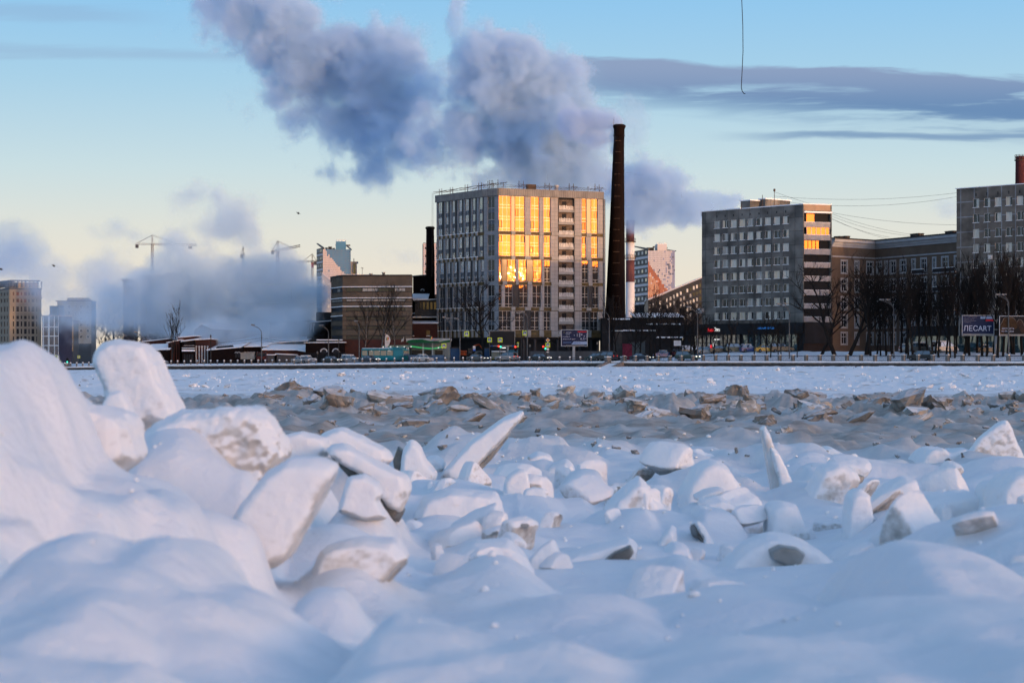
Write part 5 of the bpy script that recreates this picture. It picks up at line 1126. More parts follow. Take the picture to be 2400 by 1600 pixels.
# ---------------------------------------------------------------- the left bank: high rises, brick works under the steam, cranes
def high_rise():
    S_ = Fr((-12, 838), (22, 820)); Q_ = Fr((22, 820), (97, 824)); z = lambda py: wz(py, 820); rb = random.Random(17)
    root = thing('high_rise', S_.p(0, 0), 'beige residential high rise with a pillared crown and sunlit top windows', 'building')
    BG = mat('beige_facade', (.245, .215, .175), .8, var=.1, scale=.15); BD = mat('slate_base', (.06, .075, .10), .6, var=.2, scale=.3)
    mb = body_prism([S_, Q_], 22, 0, z(674), .4); mb.build('core_wall', CORE, root)
    rows = [(684, 692), (700, 708)]+[(718+17.4*i, 730+17.4*i) for i in range(6)]
    cols = [(30, 33), (38.5, 44.5), (48.5, 52), (56.5, 62.5), (66.5, 69.5), (74, 80.5), (85, 87)]
    for fr, cs in ((Q_, cols), (S_, [(-6, -3.5), (2, 5), (9, 12), (16, 18)])):
        hs = [(fr.u(a), fr.u(b), z(y1), z(y0)) for y0, y1 in rows for a, b in cs]; mb = MB(); holed(mb, fr, 0, fr.L, z(826), z(674), hs, .35); mb.build('facade', BG, root)
        for i, (a, b, c, d) in enumerate(hs):
            lit = fr is Q_ and i < 11 and i % 7 < 4
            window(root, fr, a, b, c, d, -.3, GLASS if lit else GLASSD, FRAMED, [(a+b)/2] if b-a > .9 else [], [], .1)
        for y in (676, 697, 738): m = MB(); fr.block(m, -.3, fr.L+.3, z(y+1.5), z(y-1.5), -.2, .5 if y < 690 else .25); m.build('cornice', BG if y > 690 else BD, root)
        m = MB(); fr.block(m, 0, fr.L, -1, z(826), -.4, .1); m.build('base_storey', BD, root)
        pl = MB()
        for i in range(int(fr.L/1.6)+1): fr.block(pl, i*1.6-.0, i*1.6+.5, z(672), z(658), -1.6, -1.1)
        pl.build('crown_colonnade', BD, root)
        m = MB(); fr.block(m, .4, fr.L-.4, z(658.5), z(655.5), -2.2, -.7); m.build('crown_beam', BD, root)
        m = MB(); fr.block(m, .8, fr.L-.8, z(673), z(660), -4.5, -4); m.build('crown_wall', BG, root)
high_rise()
def navy_house():
    Q_ = Fr((98, 740), (137, 738)); z = lambda py: wz(py, 740); root = thing('office_block', Q_.p(0, 0), 'navy glass office block with a thin white grid beside the beige high rise', 'building')
    mb = MB(); Q_.block(mb, 0, Q_.L, -1, z(740), -10, -.2); mb.build('core_wall', mat('navy_wall', (.03, .035, .07), .5, var=.2, scale=.2), root)
    ys = [740, 766, 787.5, 809.5, 832]
    for j, (a, b) in enumerate(zip(ys, ys[1:])):
        xs = [98, 101.5, 113, 115, 127, 137] if j < 3 else [98, 102, 113, 114.5, 127.5, 137]
        for c, d in zip(xs, xs[1:]): window(root, Q_, Q_.u(c), Q_.u(d), z(b), z(a), -.1, glass_mat('navy_glass', (.6, .65, .8), (.012, .016, .045), .05, .15) if 'navy_glass' not in bpy.data.materials else bpy.data.materials['navy_glass'], FRAME, [], [], .16)
    m = MB(); Q_.block(m, -.2, Q_.L+.2, z(741), z(739), -10, .2); m.build('roof_edge', mat('pink_edge', (.45, .33, .28), .7), root); m = MB(); Q_.block(m, 0, Q_.L, z(845), z(833), -1, .4, 0); m.build('snowy_base', ROOFSNOW, root)
    m = MB(); Q_.block(m, Q_.u(100), Q_.u(122), z(739), z(716), -9, -5); m.build('penthouse', mat('blue_grey_wall', (.13, .17, .22), .7), root)
navy_house()
def pale_house(name, label, px0, px1, D, ytop, ybase, cols, rows, colr, roofs=()):
    Q_ = Fr((px0, D), (px1, D+(px1-px0)*.012)); z = lambda py: wz(py, D); root = thing(name, Q_.p(0, 0), label, 'building')
    m_ = mat(label.split()[0]+'_plaster', colr, .85, var=.1, scale=.2)
    hs = [(Q_.u(px0+(px1-px0)*a), Q_.u(px0+(px1-px0)*b), z(y1), z(y0)) for y0, y1 in rows for a, b in cols]
    mb = MB(); holed(mb, Q_, 0, Q_.L, z(ybase), z(ytop), hs, .4); mb.build('facade', m_, root); mb = MB(); Q_.block(mb, 0, Q_.L, -1, z(ytop)-.1, -14, -.5); Q_.block(mb, 0, Q_.L, -1, z(ybase), -.5, 0); mb.build('core_wall', mat('dim_core', (.06, .075, .09), .8) if 'dim_core' not in bpy.data.materials else bpy.data.materials['dim_core'], root)
    for a, b, c, d in hs: window(root, Q_, a, b, c, d, -.3, GLASSD, FRAME, [(a+b)/2], [], .1)
    rf = MB(); Q_.block(rf, -.5, Q_.L+.5, z(ytop), z(ytop-2), -15, .6); rf.build('roof', ROOFD, root)
    for a, b, y in roofs: m = MB(); Q_.block(m, Q_.u(a), Q_.u(b), z(ytop), z(y), -10, -3); m.build('roof_storey', m_, root)
pale_house('apartment_house', 'cream house in thin steam with narrow windows beside the navy block', 137, 172, 770, 752, 823, [(.18, .32), (.42, .52), (.6, .74), (.84, .94)], [(757+13*i, 764+13*i) for i in range(5)], (.25, .21, .14))
pale_house('apartment_house', 'light house in steam with a stepped roof behind the cream one', 134, 214, 810, 706, 805, [(.12, .2), (.3, .38), (.5, .56), (.66, .74), (.86, .93)], [(715+14*i, 723+14*i) for i in range(6)], (.33, .30, .25), [(155, 205, 697)])
pale_house('construction_tower', 'unfinished dark tower half lost in the steam', 289, 313, 700, 657, 800, [(.1, .4), (.6, .9)], [(664+13*i, 672+13*i) for i in range(8)], (.045, .042, .05), [(292, 300, 652)])
pale_house('construction_tower', 'broad unfinished tower drowned in the steam under the hazy crane', 329, 440, 760, 648, 800, [(.05, .2), (.3, .45), (.55, .7), (.8, .95)], [(656+16*i, 666+16*i) for i in range(8)], (.20, .21, .24), [(385, 425, 638), (350, 372, 642)])
# tower cranes
def crane(label, px, ytop, yjib, x_back, x_tip, ytip, ybase, D, col, w_=6.0, cab=True):
    k = D/F; root = thing('tower_crane', W(px, ybase, D), label, 'crane'); c = mat('crane_paint', col, .7)
    def lattice(a, b, wd, n, up):
        mb = MB(); a, b = Vector(a), Vector(b); d = (b-a).normalized(); s1 = d.cross(up).normalized()*wd/2; s2 = up.normalized()*wd/2; r = wd*.09
        cs = [s1+s2, s1-s2, -s1-s2, -s1+s2]
        for s in cs: mb.tube([a+s, b+s], r, 4)
        for i in range(n):
            p, q = a.lerp(b, i/n), a.lerp(b, (i+1)/n)
            for s, t in zip(cs, cs[1:]+cs[:1]): mb.tube([p+s, q+t], r*.7, 3); mb.tube([q+s, q+t], r*.6, 3)
        return mb
    wd = w_*k; base, head = W(px, ybase, D), W(px, yjib, D)
    lattice(base, head, wd, max(4, int((ybase-yjib)/w_/.9)), Vector((0, 1, 0))).build('mast', c, root)
    tip, back = W(x_tip, ytip, D), W(x_back, yjib+(yjib-ytip)*.25, D)
    lattice(head, tip, wd*.8, max(6, int(abs(x_tip-px)/w_/1.1)), Vector((0, 0, 1))).build('jib', c, root); lattice(head, back, wd*.7, 4, Vector((0, 0, 1))).build('counter_jib', c, root)
    mb = MB(); mb.box(W(x_back+(3 if x_back < px else -3), yjib+5, D), (6*k, 1.6, 8*k)); mb.build('counterweight', mat('crane_weight', (.05, .05, .055), .9), root)
    top = W(px, ytop, D); lattice(head, top, wd*.6, 4, Vector((0, 1, 0))).build('cat_head', c, root)
    mb = MB(); mb.tube([top, head.lerp(tip, .62)], .10, 3); mb.tube([top, back], .10, 3); mb.build('tie_rope', SCAF, root)
    if cab: mb = MB(); mb.box(W(px+.3, yjib+9, D-wd*.4), (w_*1.3*k, 1.8, 12*k)); mb.build('cab', mat('crane_cab', (.16, .045, .035), .6) if cab == 2 else SCAF, root)
    if abs(x_tip-px) > 60: mb = MB(); q = head.lerp(tip, .86); mb.box(q-Vector((0, 0, 1.2)), (1.6, 1, 1)); mb.build('trolley', SCAF, root)
crane('pale hazy tower crane with a long level jib above the steam', 357, 551, 572, 318, 460, 574, 640, 860, (.22, .22, .24), 4.5, 0)
crane('tower crane with its jib tilted up standing clear behind the steam', 651, 565, 587, 636, 703, 576, 760, 800, (.09, .065, .05), 6)
crane('small tower crane with a red cab next to the blue tiled tower', 732, 595, 612, 742, 694, 614, 680, 900, (.10, .07, .05), 4, 2)
crane('tip of a tower crane seen end on above the steam', 570, 578, 596, 564, 573, 595, 680, 840, (.09, .09, .10), 4, 0)

# brick works along the street
ARCHW = mat('white_trim', (.45, .45, .46), .8)
def rect_house(name, label, px0, px1, D, ytop, ybot, depth, m=None, roof=None, slope=0., snow=1.6, over=4, cat='building', parts=None, topl=None):
    """brick building with a snowy lean roof; ytop may be (left, right)"""
    y0, y1 = ytop if isinstance(ytop, tuple) else (ytop, ytop); fr = Fr((px0, D), (px1, D+.01)); k = D/F
    root = thing(name, fr.p(0, wz(ybot, D)), label, cat); m = m or BRICKR
    a, b = fr.p(0, wz(y0, D)), fr.p(fr.L, wz(y1, D)); lo0, lo1 = fr.p(0, wz(ybot, D)), fr.p(fr.L, wz(ybot, D)); bk = Vector((0, depth, slope*k)); off = Vector((0, depth, 0))
    mb = MB(); vs = [lo0, lo1, b, a, lo0+off, lo1+off, b+bk, a+bk]
    mb.add(vs, [(0, 1, 2, 3), (5, 4, 7, 6), (4, 0, 3, 7), (1, 5, 6, 2), (3, 2, 6, 7), (4, 5, 1, 0)]); mb.build('wall', m, root)
    ex = Vector((.4, 0, 0)); ey = Vector((0, -over*k, -slope*k*over*k/depth if slope else 0))
    mb = MB(); mb.slab([a-ex+ey+Vector((0, 0, .03)), b+ex+ey+Vector((0, 0, .03)), b+ex+bk, a-ex+bk], (0, 0, snow*k)); o = mb.build('snowy_roof', roof or ROOFSNOW, root)
    return root, fr
def arches(root, fr, pxs, y0, y1, w_, D, kind='arch'):
    for px in pxs:
        u0 = fr.u(px); r = w_*D/F/2; zt, zb_ = wz(y0, D)-r, wz(y1, D); mb = MB(); n = 8
        out = [(u0-r, zb_), (u0-r, zt)]+[(u0-r*math.cos(math.pi*i/n), zt+r*math.sin(math.pi*i/n)) for i in range(1, n)]+[(u0+r, zt), (u0+r, zb_)]
        q = r*.25; mb.add([fr.p(a, b, .04) for a, b in out], [tuple(range(len(out)))]); mb.build('arched_window', CORE, root)
        tr = MB(); ctr = [(a, b) for a, b in out[1:-1]]; 
        for (a, b), (c, d) in zip(ctr, ctr[1:]): tr.slab([fr.p(a, b, .05), fr.p(c, d, .05), fr.p(u0+(c-u0)*1.35, zt+(d-zt)*1.35, .05), fr.p(u0+(a-u0)*1.35, zt+(b-zt)*1.35, .05)], fr.n*.12)
        tr.build('arch_trim', ARCHW, root)
D0 = 500
r, f = rect_house('brick_shed', 'long low brick shed with dark windows on the slope beside the snow mound', 322, 396, 540, (803, 794), 850, 12, BRICKR, slope=0)
for a, b in ((335, 346), (352, 365), (372, 380)): mb = MB(); f.rect(mb, f.u(a), f.u(b), wz(820, 540), wz(808, 540), .05); mb.build('window', GLASSD, r)
r, f = rect_house('brick_shed', 'low dark brick shed with a bright snowy lean roof', 342, 395, 506, (821, 819), 856, 10, BRICKD, slope=14)
r, f = rect_house('brick_annex', 'stepped brick annex with arched niches between the sheds and the gabled hall', 394, 421, 508, (804, 797), 856, 12, BRICKR); 
for px in (398, 404, 410, 416): mb = MB(); f.block(mb, f.u(px), f.u(px+2), wz(852, 508), wz(806, 508), 0, .25); mb.build('pilaster', BRICKD, r)
r, f = rect_house('brick_turret', 'square brick turret with snow on top beside the gabled hall', 417, 456, 512, (792, 788), 850, 12, BRICKR); arches(r, f, (421, 427), 807, 812, 3.2, 512)
r, f = rect_house('brick_porch', 'brick gatehouse with two snowy ledges and small white arches', 427, 457, 506, (801, 796), 856, 8, BRICKD, slope=4); arches(r, f, (433, 438, 443, 448, 453), 809, 814, 3.4, 506)
for y0, y1 in ((816.5, 815), (823, 819.5)): mb = MB(); f.block(mb, f.u(428), f.u(457), wz(y0, 506), wz(y1, 506), 0, 1.4); mb.build('snowy_ledge', ROOFSNOW, r)
for px in (431, 435, 439, 443, 447, 451): mb = MB(); f.block(mb, f.u(px), f.u(px)+.2, wz(850, 506), wz(830, 506), 0, .12); mb.build('gate_bar', IRON, r)
def gable_hall():
    D = 530; fr = Fr((455, D), (497, D+.01)); root = thing('gabled_hall', fr.p(0, wz(850, D)), 'red brick hall with a snowy gable standing in the steam', 'building'); z = lambda y: wz(y, D)
    prof = [fr.p(0, z(850)), fr.p(fr.L, z(850)), fr.p(fr.L, z(771)), fr.p(fr.L*.42, z(760)), fr.p(0, z(773))]; mb = MB(); mb.slab(prof, (9, 34, 0)); mb.build('wall', BRICKR, root)
    a, p, b = fr.p(-.3, z(773.5), .4), fr.p(fr.L*.42, z(760.2), .4), fr.p(fr.L+.3, z(771.5), .4); off = Vector((9, 34, 0)); mb = MB(); mb.slab([a, p, p+off, a+off], (0, 0, .5)); mb.slab([p, b, b+off, p+off], (0, 0, .5)); mb.build('snowy_roof', ROOFSNOW, root)
    mb = MB(); 
    for px in (463, 470, 477, 484, 490): fr.block(mb, fr.u(px), fr.u(px+3), z(812), z(788), 0, .06)
    mb.build('blind_window', BRICKD, root)
gable_hall()
r, f = rect_house('pilastered_hall', 'brick hall front with tall pale ribs in thin steam', 456, 490, 507, (797.5, 795), 854, 16, BRICKR)
for px in (460, 467, 473.5, 480, 486.5): mb = MB(); f.block(mb, f.u(px)-.13, f.u(px)+.13, wz(850, 507), wz(813, 507), 0, .2); mb.lathe(f.p(f.u(px), wz(813.5, 507), .1), [(.2, 0), (.28, .25), (.05, .4)], 6); mb.build('pale_rib', ARCHW, r)
r, f = rect_house('low_hall', 'low dark brick hall with white arch trims and a wide snowy roof', 488, 562, 504, (821, 814), 856, 22, BRICKD, slope=16); arches(r, f, (553.5, 560), 825, 838, 5, 504)
mb = MB(); mb.slab([W(508, 816, 508), W(546, 813, 508), W(548, 818, 505), W(506, 821, 505)], (0, 0, .5)); mb.build('roof_hatch', ROOFD, r)
r, f = rect_house('arcade_hall', 'dark brick arcade with snowy arches behind the dump truck', 548, 622, 512, (814, 812), 856, 30, BRICKD, slope=22); arches(r, f, (567, 574, 581, 588, 595, 602), 824.5, 838, 5.2, 512)
r, f = rect_house('workshop_hall', 'workshop under a huge snowy roof rising into the steam', 510, 719, 522, (813, 799), 850, 40, BRICKD, slope=26, snow=2)
r, f = rect_house('front_workshop', 'front workshop with a broad white snow roof and red brick strip wall', 617, 722, 508, (820, 821), 850, 14, BRICKR, slope=13.5, snow=2)
mb = MB(); mb.slab([W(698, 822, 506), W(735, 827, 503), W(728, 812, 516), W(700, 812, 516)], (0, 0, .25)); mb.build('lower_snow_roof', ROOFSNOW, r)
r, f = rect_house('boiler_hall', 'tall sooty brick boiler hall hung with icicles at the edge of the steam', 632, 722, 540, (757, 750), 850, 20, BRICKR)
for px, h in ((726, 26), (729, 14), (733, 20), (738, 16), (742, 10)): pass
r2, f2 = rect_house('boiler_annex', 'dark brick annex with long icicles between the steam and the factory block', 720, 777, 530, (757, 752), 850, 18, BRICKD)
for px, h in ((722.5, 24), (725, 12), (728.5, 20), (731, 16), (735, 22), (738, 8)): mb = MB(); q = f2.p(f2.u(px), wz(757, 530), .5); mb.tube([q, q-Vector((0, 0, h*.113))], [.22, .03], 5); mb.build('icicle', mat('icicle_ice', (.5, .54, .58), .2) if 'icicle_ice' not in bpy.data.materials else bpy.data.materials['icicle_ice'], r2)
mb = MB(); mb.box(W(765, 745, 540), (5, 6, 3)); mb.build('roof_hut', ROOFD, r2); mb = MB(); mb.tube([W(759, 752, 528), W(759, 736, 528)], .12, 4); mb.build('vent_pipe', SCAF, r2)
r, f = rect_house('garage_row', 'low sooty brick garage row with two snow lines and arched doorways', 716, 806, 502, (803.5, 803), 856, 10, BRICKD, snow=1.5); arches(r, f, (759, 787), 818, 836, 13, 502)
mb = MB(); f.block(mb, f.u(739), f.u(801), wz(797.5, 506), wz(795.5, 506), -5, -3); mb.build('snow_line', ROOFSNOW, r); mb = MB(); f.block(mb, f.u(741), f.u(800), wz(803, 506), wz(797.5, 506), -5, -3.1); mb.build('upper_wall', BRICKD, r)
r, f = rect_house('metal_garage', 'small grey metal garage with a snow cap beside the dump truck', 627, 643, 496, 832, 850, 5, mat('garage_metal', (.06, .055, .055), .7, var=.2, scale=1))
r, f = rect_house('metal_garage', 'wide grey metal garage with a ragged snow cap before the front workshop', 649, 689, 496, (830, 832), 850, 6, bpy.data.materials['garage_metal'])
# between the factory block and the tower
r, f = rect_house('brick_house', 'dark brick house with an arched opening below the short chimney', 968, 1008, 545, (648, 644), 720, 14, BRICKD, CONP); arches(r, f, (990,), 678, 686, 7, 545)
r, f = rect_house('snow_roofed_shed', 'brick shed with a bright blank snow roof beside the factory block', 962, 1000, 535, 701, 740, 9, BRICKD, slope=14)
r, f = rect_house('glazed_gallery', 'dark glazed gallery with a thin snowy roof edge', 972, 1024, 528, (704, 702), 740, 8, DARKP)
for i in range(6): window(r, f, f.L*i/6+.1, f.L*(i+1)/6-.1, wz(726, 528), wz(707, 528), .05, GLASSD, FRAMED, [], [], .1)
r, f = rect_house('brick_store', 'red brick store with broad snow bands beside the golden tower', 962, 1024, 520, (758, 758), 850, 14, BRICKR, slope=9.5)
for a, b in ((965, 971), (999, 1008)): mb = MB(); f.rect(mb, f.u(a), f.u(b), wz(786, 520), wz(774, 520), .05); mb.build('window', GLASSD, r); mb = MB(); f.block(mb, f.u(a), f.u(b), wz(787.5, 520), wz(786.3, 520), 0, .25); mb.build('sill', CAPS, r)
mb = MB(); f.block(mb, 0, f.L, wz(748, 520), wz(742.5, 520), -14, -9); mb.build('upper_wall', BRICKD, r); mb = MB(); f.block(mb, 0, f.L, wz(742.5, 520), wz(740, 520), -14, -8.6); mb.build('snow_band', ROOFSNOW, r); mb = MB(); mb.slab([f.p(0, wz(735, 526), -9), f.p(f.L, wz(731, 526), -9), f.p(f.L, wz(725, 530), -14), f.p(f.L*.3, wz(729, 530), -14)], (0, 0, .3)); mb.build('upper_snow_roof', ROOFSNOW, r)
# low dark buildings at the foot of the tall chimney
r, f = rect_house('boiler_house', 'long dark boiler house with snowy ledges at the foot of the tall chimney', 1412, 1600, 500, (747, 745), 850, 14, mat('dark_boiler_wall', (.018, .017, .018), .9, var=.4, scale=.4), ROOFD)
mb = MB(); f.block(mb, f.u(1424), f.u(1476), wz(749, 500), wz(746, 500), 0, .6); mb.build('snow_ledge', ROOFSNOW, r)
for a, b, y in ((1515, 1600, 758), (1460, 1536, 773), (1538, 1618, 789)): mb = MB(); f.block(mb, f.u(a), f.u(b), wz(y+2.5, 500), wz(y, 500), 0, .5); mb.build('snow_ledge', ROOFSNOW, r)
mb = MB(); f.block(mb, f.u(1510), f.u(1590), wz(757, 500), wz(748, 500), 0, .3); mb.build('rusty_band', mat('rusty_wall', (.06, .04, .025), .9, var=.3, scale=.5), r)
r, f = rect_house('snow_roof_hall', 'hall with a wide snow covered roof behind the dark boiler house', 1492, 1600, 540, (745, 745), 790, 22, BRICKD, slope=14, snow=2)
r, f = rect_house('grey_annex', 'pale grey annex with a sloping top at the foot of the tall chimney', 1480, 1512, 470, (803, 799), 850, 6, mat('grey_shed', (.06, .075, .08), .8, var=.2, scale=.5), ROOFD)
r, f = rect_house('brick_booth', 'square brown booth beside the gate at the foot of the tall chimney', 1440, 1458, 476, (776, 776), 838, 5, mat('brown_booth', (.05, .045, .042), .9, var=.3, scale=1))
mb = MB(); q = W(1455, 836, 462); mb.box(q+Vector((1.5, 0, 1.2)), (2.2, .6, 3.6), 0); mb.build('red_gate', mat('red_gate', (.12, .015, .03), .6, var=.4, scale=2), r)
# ---------------------------------------------------------------- trees
BARK = mat('dark_bark', (.014, .013, .013), .9, var=.3, scale=3); TWIG = mat('dark_twig', (.017, .015, .0145), .9); BIRCH = mat('birch_bark', (.16, .15, .145), .8, col2=(.03, .028, .026), scale=2.2)
def tree_data(name, seed, H, spread, upright, trunk_r, forks, lean=(0, 0), first=.25, twig=.035, bark=None, lv=4, kids=(3, 5)):
    """trunk and a crown of bare limbs and twigs, as two meshes"""
    rt = random.Random(seed); T = MB(); C = MB(); o = Vector((0, 0, 0))
    n = 9; pts = []; rad = []; d = Vector((lean[0], lean[1], 1)).normalized(); p = Vector((0, 0, -.3))
    for i in range(n+1):
        pts.append(p.copy()); rad.append(trunk_r*(1-.82*i/n)+.02); d = (d+Vector((rt.uniform(-.10, .10), rt.uniform(-.10, .10), .06))).normalized(); p = p+d*(H*.8/n)
    T.tube(pts, rad, 7)
    def limb(p, d, L, r, lev):
        k = 4; q = [p]; dd = d
        for i in range(k):
            dd = (dd+Vector((rt.uniform(-.22, .22), rt.uniform(-.22, .22), rt.uniform(-.05, .14)+.10*upright))).normalized(); q.append(q[-1]+dd*L/k)
        C.tube(q, [max(twig*.6, r*(1-.6*i/k)) for i in range(k+1)], 4 if lev < 2 else 3, cap=False)
        if lev >= lv: return
        for j in range(rt.randint(*kids)):
            t = rt.uniform(.3, 1); idx = min(k-1, int(t*k)); b = q[idx].lerp(q[idx+1], t*k-idx)
            a = rt.uniform(0, 6.283); side = Vector((math.cos(a), math.sin(a), rt.uniform(-.15, .35)+.5*upright))
            limb(b, (dd*(.7+upright*.5)+side*spread).normalized(), L*rt.uniform(.42, .68), max(twig*.7, r*.5), lev+1)
    for i in range(forks):
        t = first+(1-first)*(i+.5)/forks; idx = min(n-1, int(t*n)); b = pts[idx].lerp(pts[idx+1], t*n-idx); a = i*2.4+rt.uniform(-.4, .4)
        limb(b, Vector((math.cos(a)*spread, math.sin(a)*spread, .45+upright)).normalized(), H*(.42-.20*t)*(1+.2*rt.random()), trunk_r*(.5-.28*t)+.02, 1)
    t_ = T.build('trunk', bark or BARK, None, uv=False); c_ = C.build('crown', TWIG, None, uv=False); out = []
    for ob in (t_, c_):
        off = Vector(ob.location)
        for v in ob.data.vertices: v.co += off
        out.append(ob.data); bpy.data.objects.remove(ob)
    return out
def plant(name, data, loc, label, group=None, rz=0., s=1., sxy=None):
    r = thing(name, loc, label, 'tree', group)
    for nm, me in zip(('trunk', 'crown'), data): o = bpy.data.objects.new(nm, me); COL.objects.link(o); o.parent = r
    r.rotation_euler = (0, 0, rz); r.scale = (sxy or s, sxy or s, s); return r
rt = random.Random(77)
plant('bare_tree', tree_data('big', 3, 16.5, .85, .15, .42, 11, (-.05, 0), .32, .035, lv=4, kids=(3, 5)), P(1137, 14), 'big spreading bare tree standing before the golden tower between crossing signs')
UP = [tree_data('u%d' % i, 40+i, 16.5, .42, .75, .24, 12, (rt.uniform(-.05, .05), 0), .22, .045, lv=3, kids=(3, 5)) for i in range(5)]
for i in range(36):
    px = 2035+i*10.5+rt.uniform(-5, 5); s_ = rt.uniform(8, 22)
    hs = interp(px, [(2030, .88), (2200, .90), (2260, .97), (2420, 1.0)])*rt.uniform(.88, 1.08)
    plant('bare_tree', UP[rt.randrange(5)], P(px, s_), 'slender upright bare tree in the dense row along the snowy rise', 'slender bare trees of the right bank row', rt.uniform(0, 6.28), hs, hs*rt.uniform(.8, 1.1))
LEAN = [tree_data('l%d' % i, 60+i, 17.5, .8, .2, .42, 9, ((-.32, .45, .30, .12)[i], 0), .3, .045, lv=3, kids=(4, 5)) for i in range(4)]
for i, (px, s_, lab) in enumerate(((1957, 14, 'thick bare tree leaning away from the ochre house corner'), (1925, 16, 'thick bare tree leaning in front of the balconies'), (1990, 13, 'thick forked bare tree before the ochre house'), (2030, 15, 'dark thick bare tree at the start of the dense row'))):
    plant('bare_tree', LEAN[i], P(px, s_), lab, None, 0, (1.05, .8, 1.0, 1.0)[i])
SAP = [tree_data('s%d' % i, 80+i, 6.2, .6, .45, .10, 9, (0, 0), .25, .035, lv=3, kids=(3, 4)) for i in range(3)]
for i, px in enumerate((1627, 1646, 1673, 1706, 1768, 1797, 1806, 1824, 1831, 1868)):
    plant('bare_sapling', SAP[i % 3], P(px, 9+i % 3*4), 'thin bare sapling in the snow before the shops of the concrete block', 'saplings before the shops', rt.uniform(0, 6.28), rt.uniform(.9, 1.3))
MID = [tree_data('m%d' % i, 90+i, 12.5, .75, .3, .20, 10, (rt.uniform(-.1, .1), 0), .22, .04, lv=3, kids=(4, 5)) for i in range(4)]
for i, px in enumerate((1487, 1498, 1522, 1535, 1548, 1570, 1590, 1604, 1618, 1628)):
    plant('bare_tree', MID[i % 4], P(px, rt.uniform(16, 30)), 'bare tree tangled in the thicket before the dark boiler house', 'bare trees before the boiler house', rt.uniform(0, 6.28), rt.uniform(.75, 1.15))
for i, px in enumerate((1434, 1444)): plant('bare_tree', UP[i], P(px, 20), 'thin young bare tree at the foot of the tall chimney', 'young trees at the chimney foot', i, .75)
BIR = [tree_data('b%d' % i, 110+i, 14.5, .55, .45, .20, 11, (.02*i, 0), .3, .035, BIRCH, lv=3, kids=(3, 5)) for i in range(3)]
for i, (px, s_, h, lab) in enumerate(((852, 13, .95, 'birch with a pale trunk before the brown factory, apart from the pylon sign'), (891, 14, 1.12, 'taller birch rising just behind the sail shaped sign'), (929, 13, 1.0, 'birch by the filling station canopy end'))): plant('birch_tree', BIR[i], P(px, s_), lab, None, i, h)
for i in range(12):
    px = 235+i*26+rt.uniform(-8, 8); D = rt.uniform(600, 680)
    plant('bare_tree', MID[i % 4], W(px, 852, D), 'dim bare tree behind the brick works, veiled by steam', 'bare trees veiled by steam', rt.uniform(0, 6.28), rt.uniform(1.0, 1.5), rt.uniform(1.3, 1.8))
plant('bare_tree', UP[2], P(403, 16), 'narrow bare tree rising before the brick turret', None, 1, .75)

# ---------------------------------------------------------------- vehicles
TYRE = mat('tyre', (.012, .012, .012), .8); CHROME = mat('rim', (.25, .25, .26), .3, .8); CGLASS = glass_mat('car_glass', (.8, .85, .9), (.012, .015, .02), .03, .25)
HEADL = emit_mat('headlamp', (1, .95, .82), 3.); TAIL = emit_mat('tail_lamp', (1, .03, .02), 1.6); TAILO = mat('unlit_tail_lamp', (.15, .01, .01), .3); HEADO = mat('unlit_headlamp', (.35, .36, .38), .2)
PAINT = {n: mat(n+'_paint', c, .28, var=.06, scale=2, spec=.6) for n, c in dict(black=(.012, .012, .014), navy=(.015, .025, .05), silver=(.24, .25, .27), white=(.5, .51, .53), green=(.02, .05, .045), red=(.16, .012, .012), yellow=(.55, .30, .03), blue=(.02, .06, .22), grey=(.07, .075, .08), maroon=(.06, .012, .015), teal=(.0, .17, .21)).items()}
CARS = {}
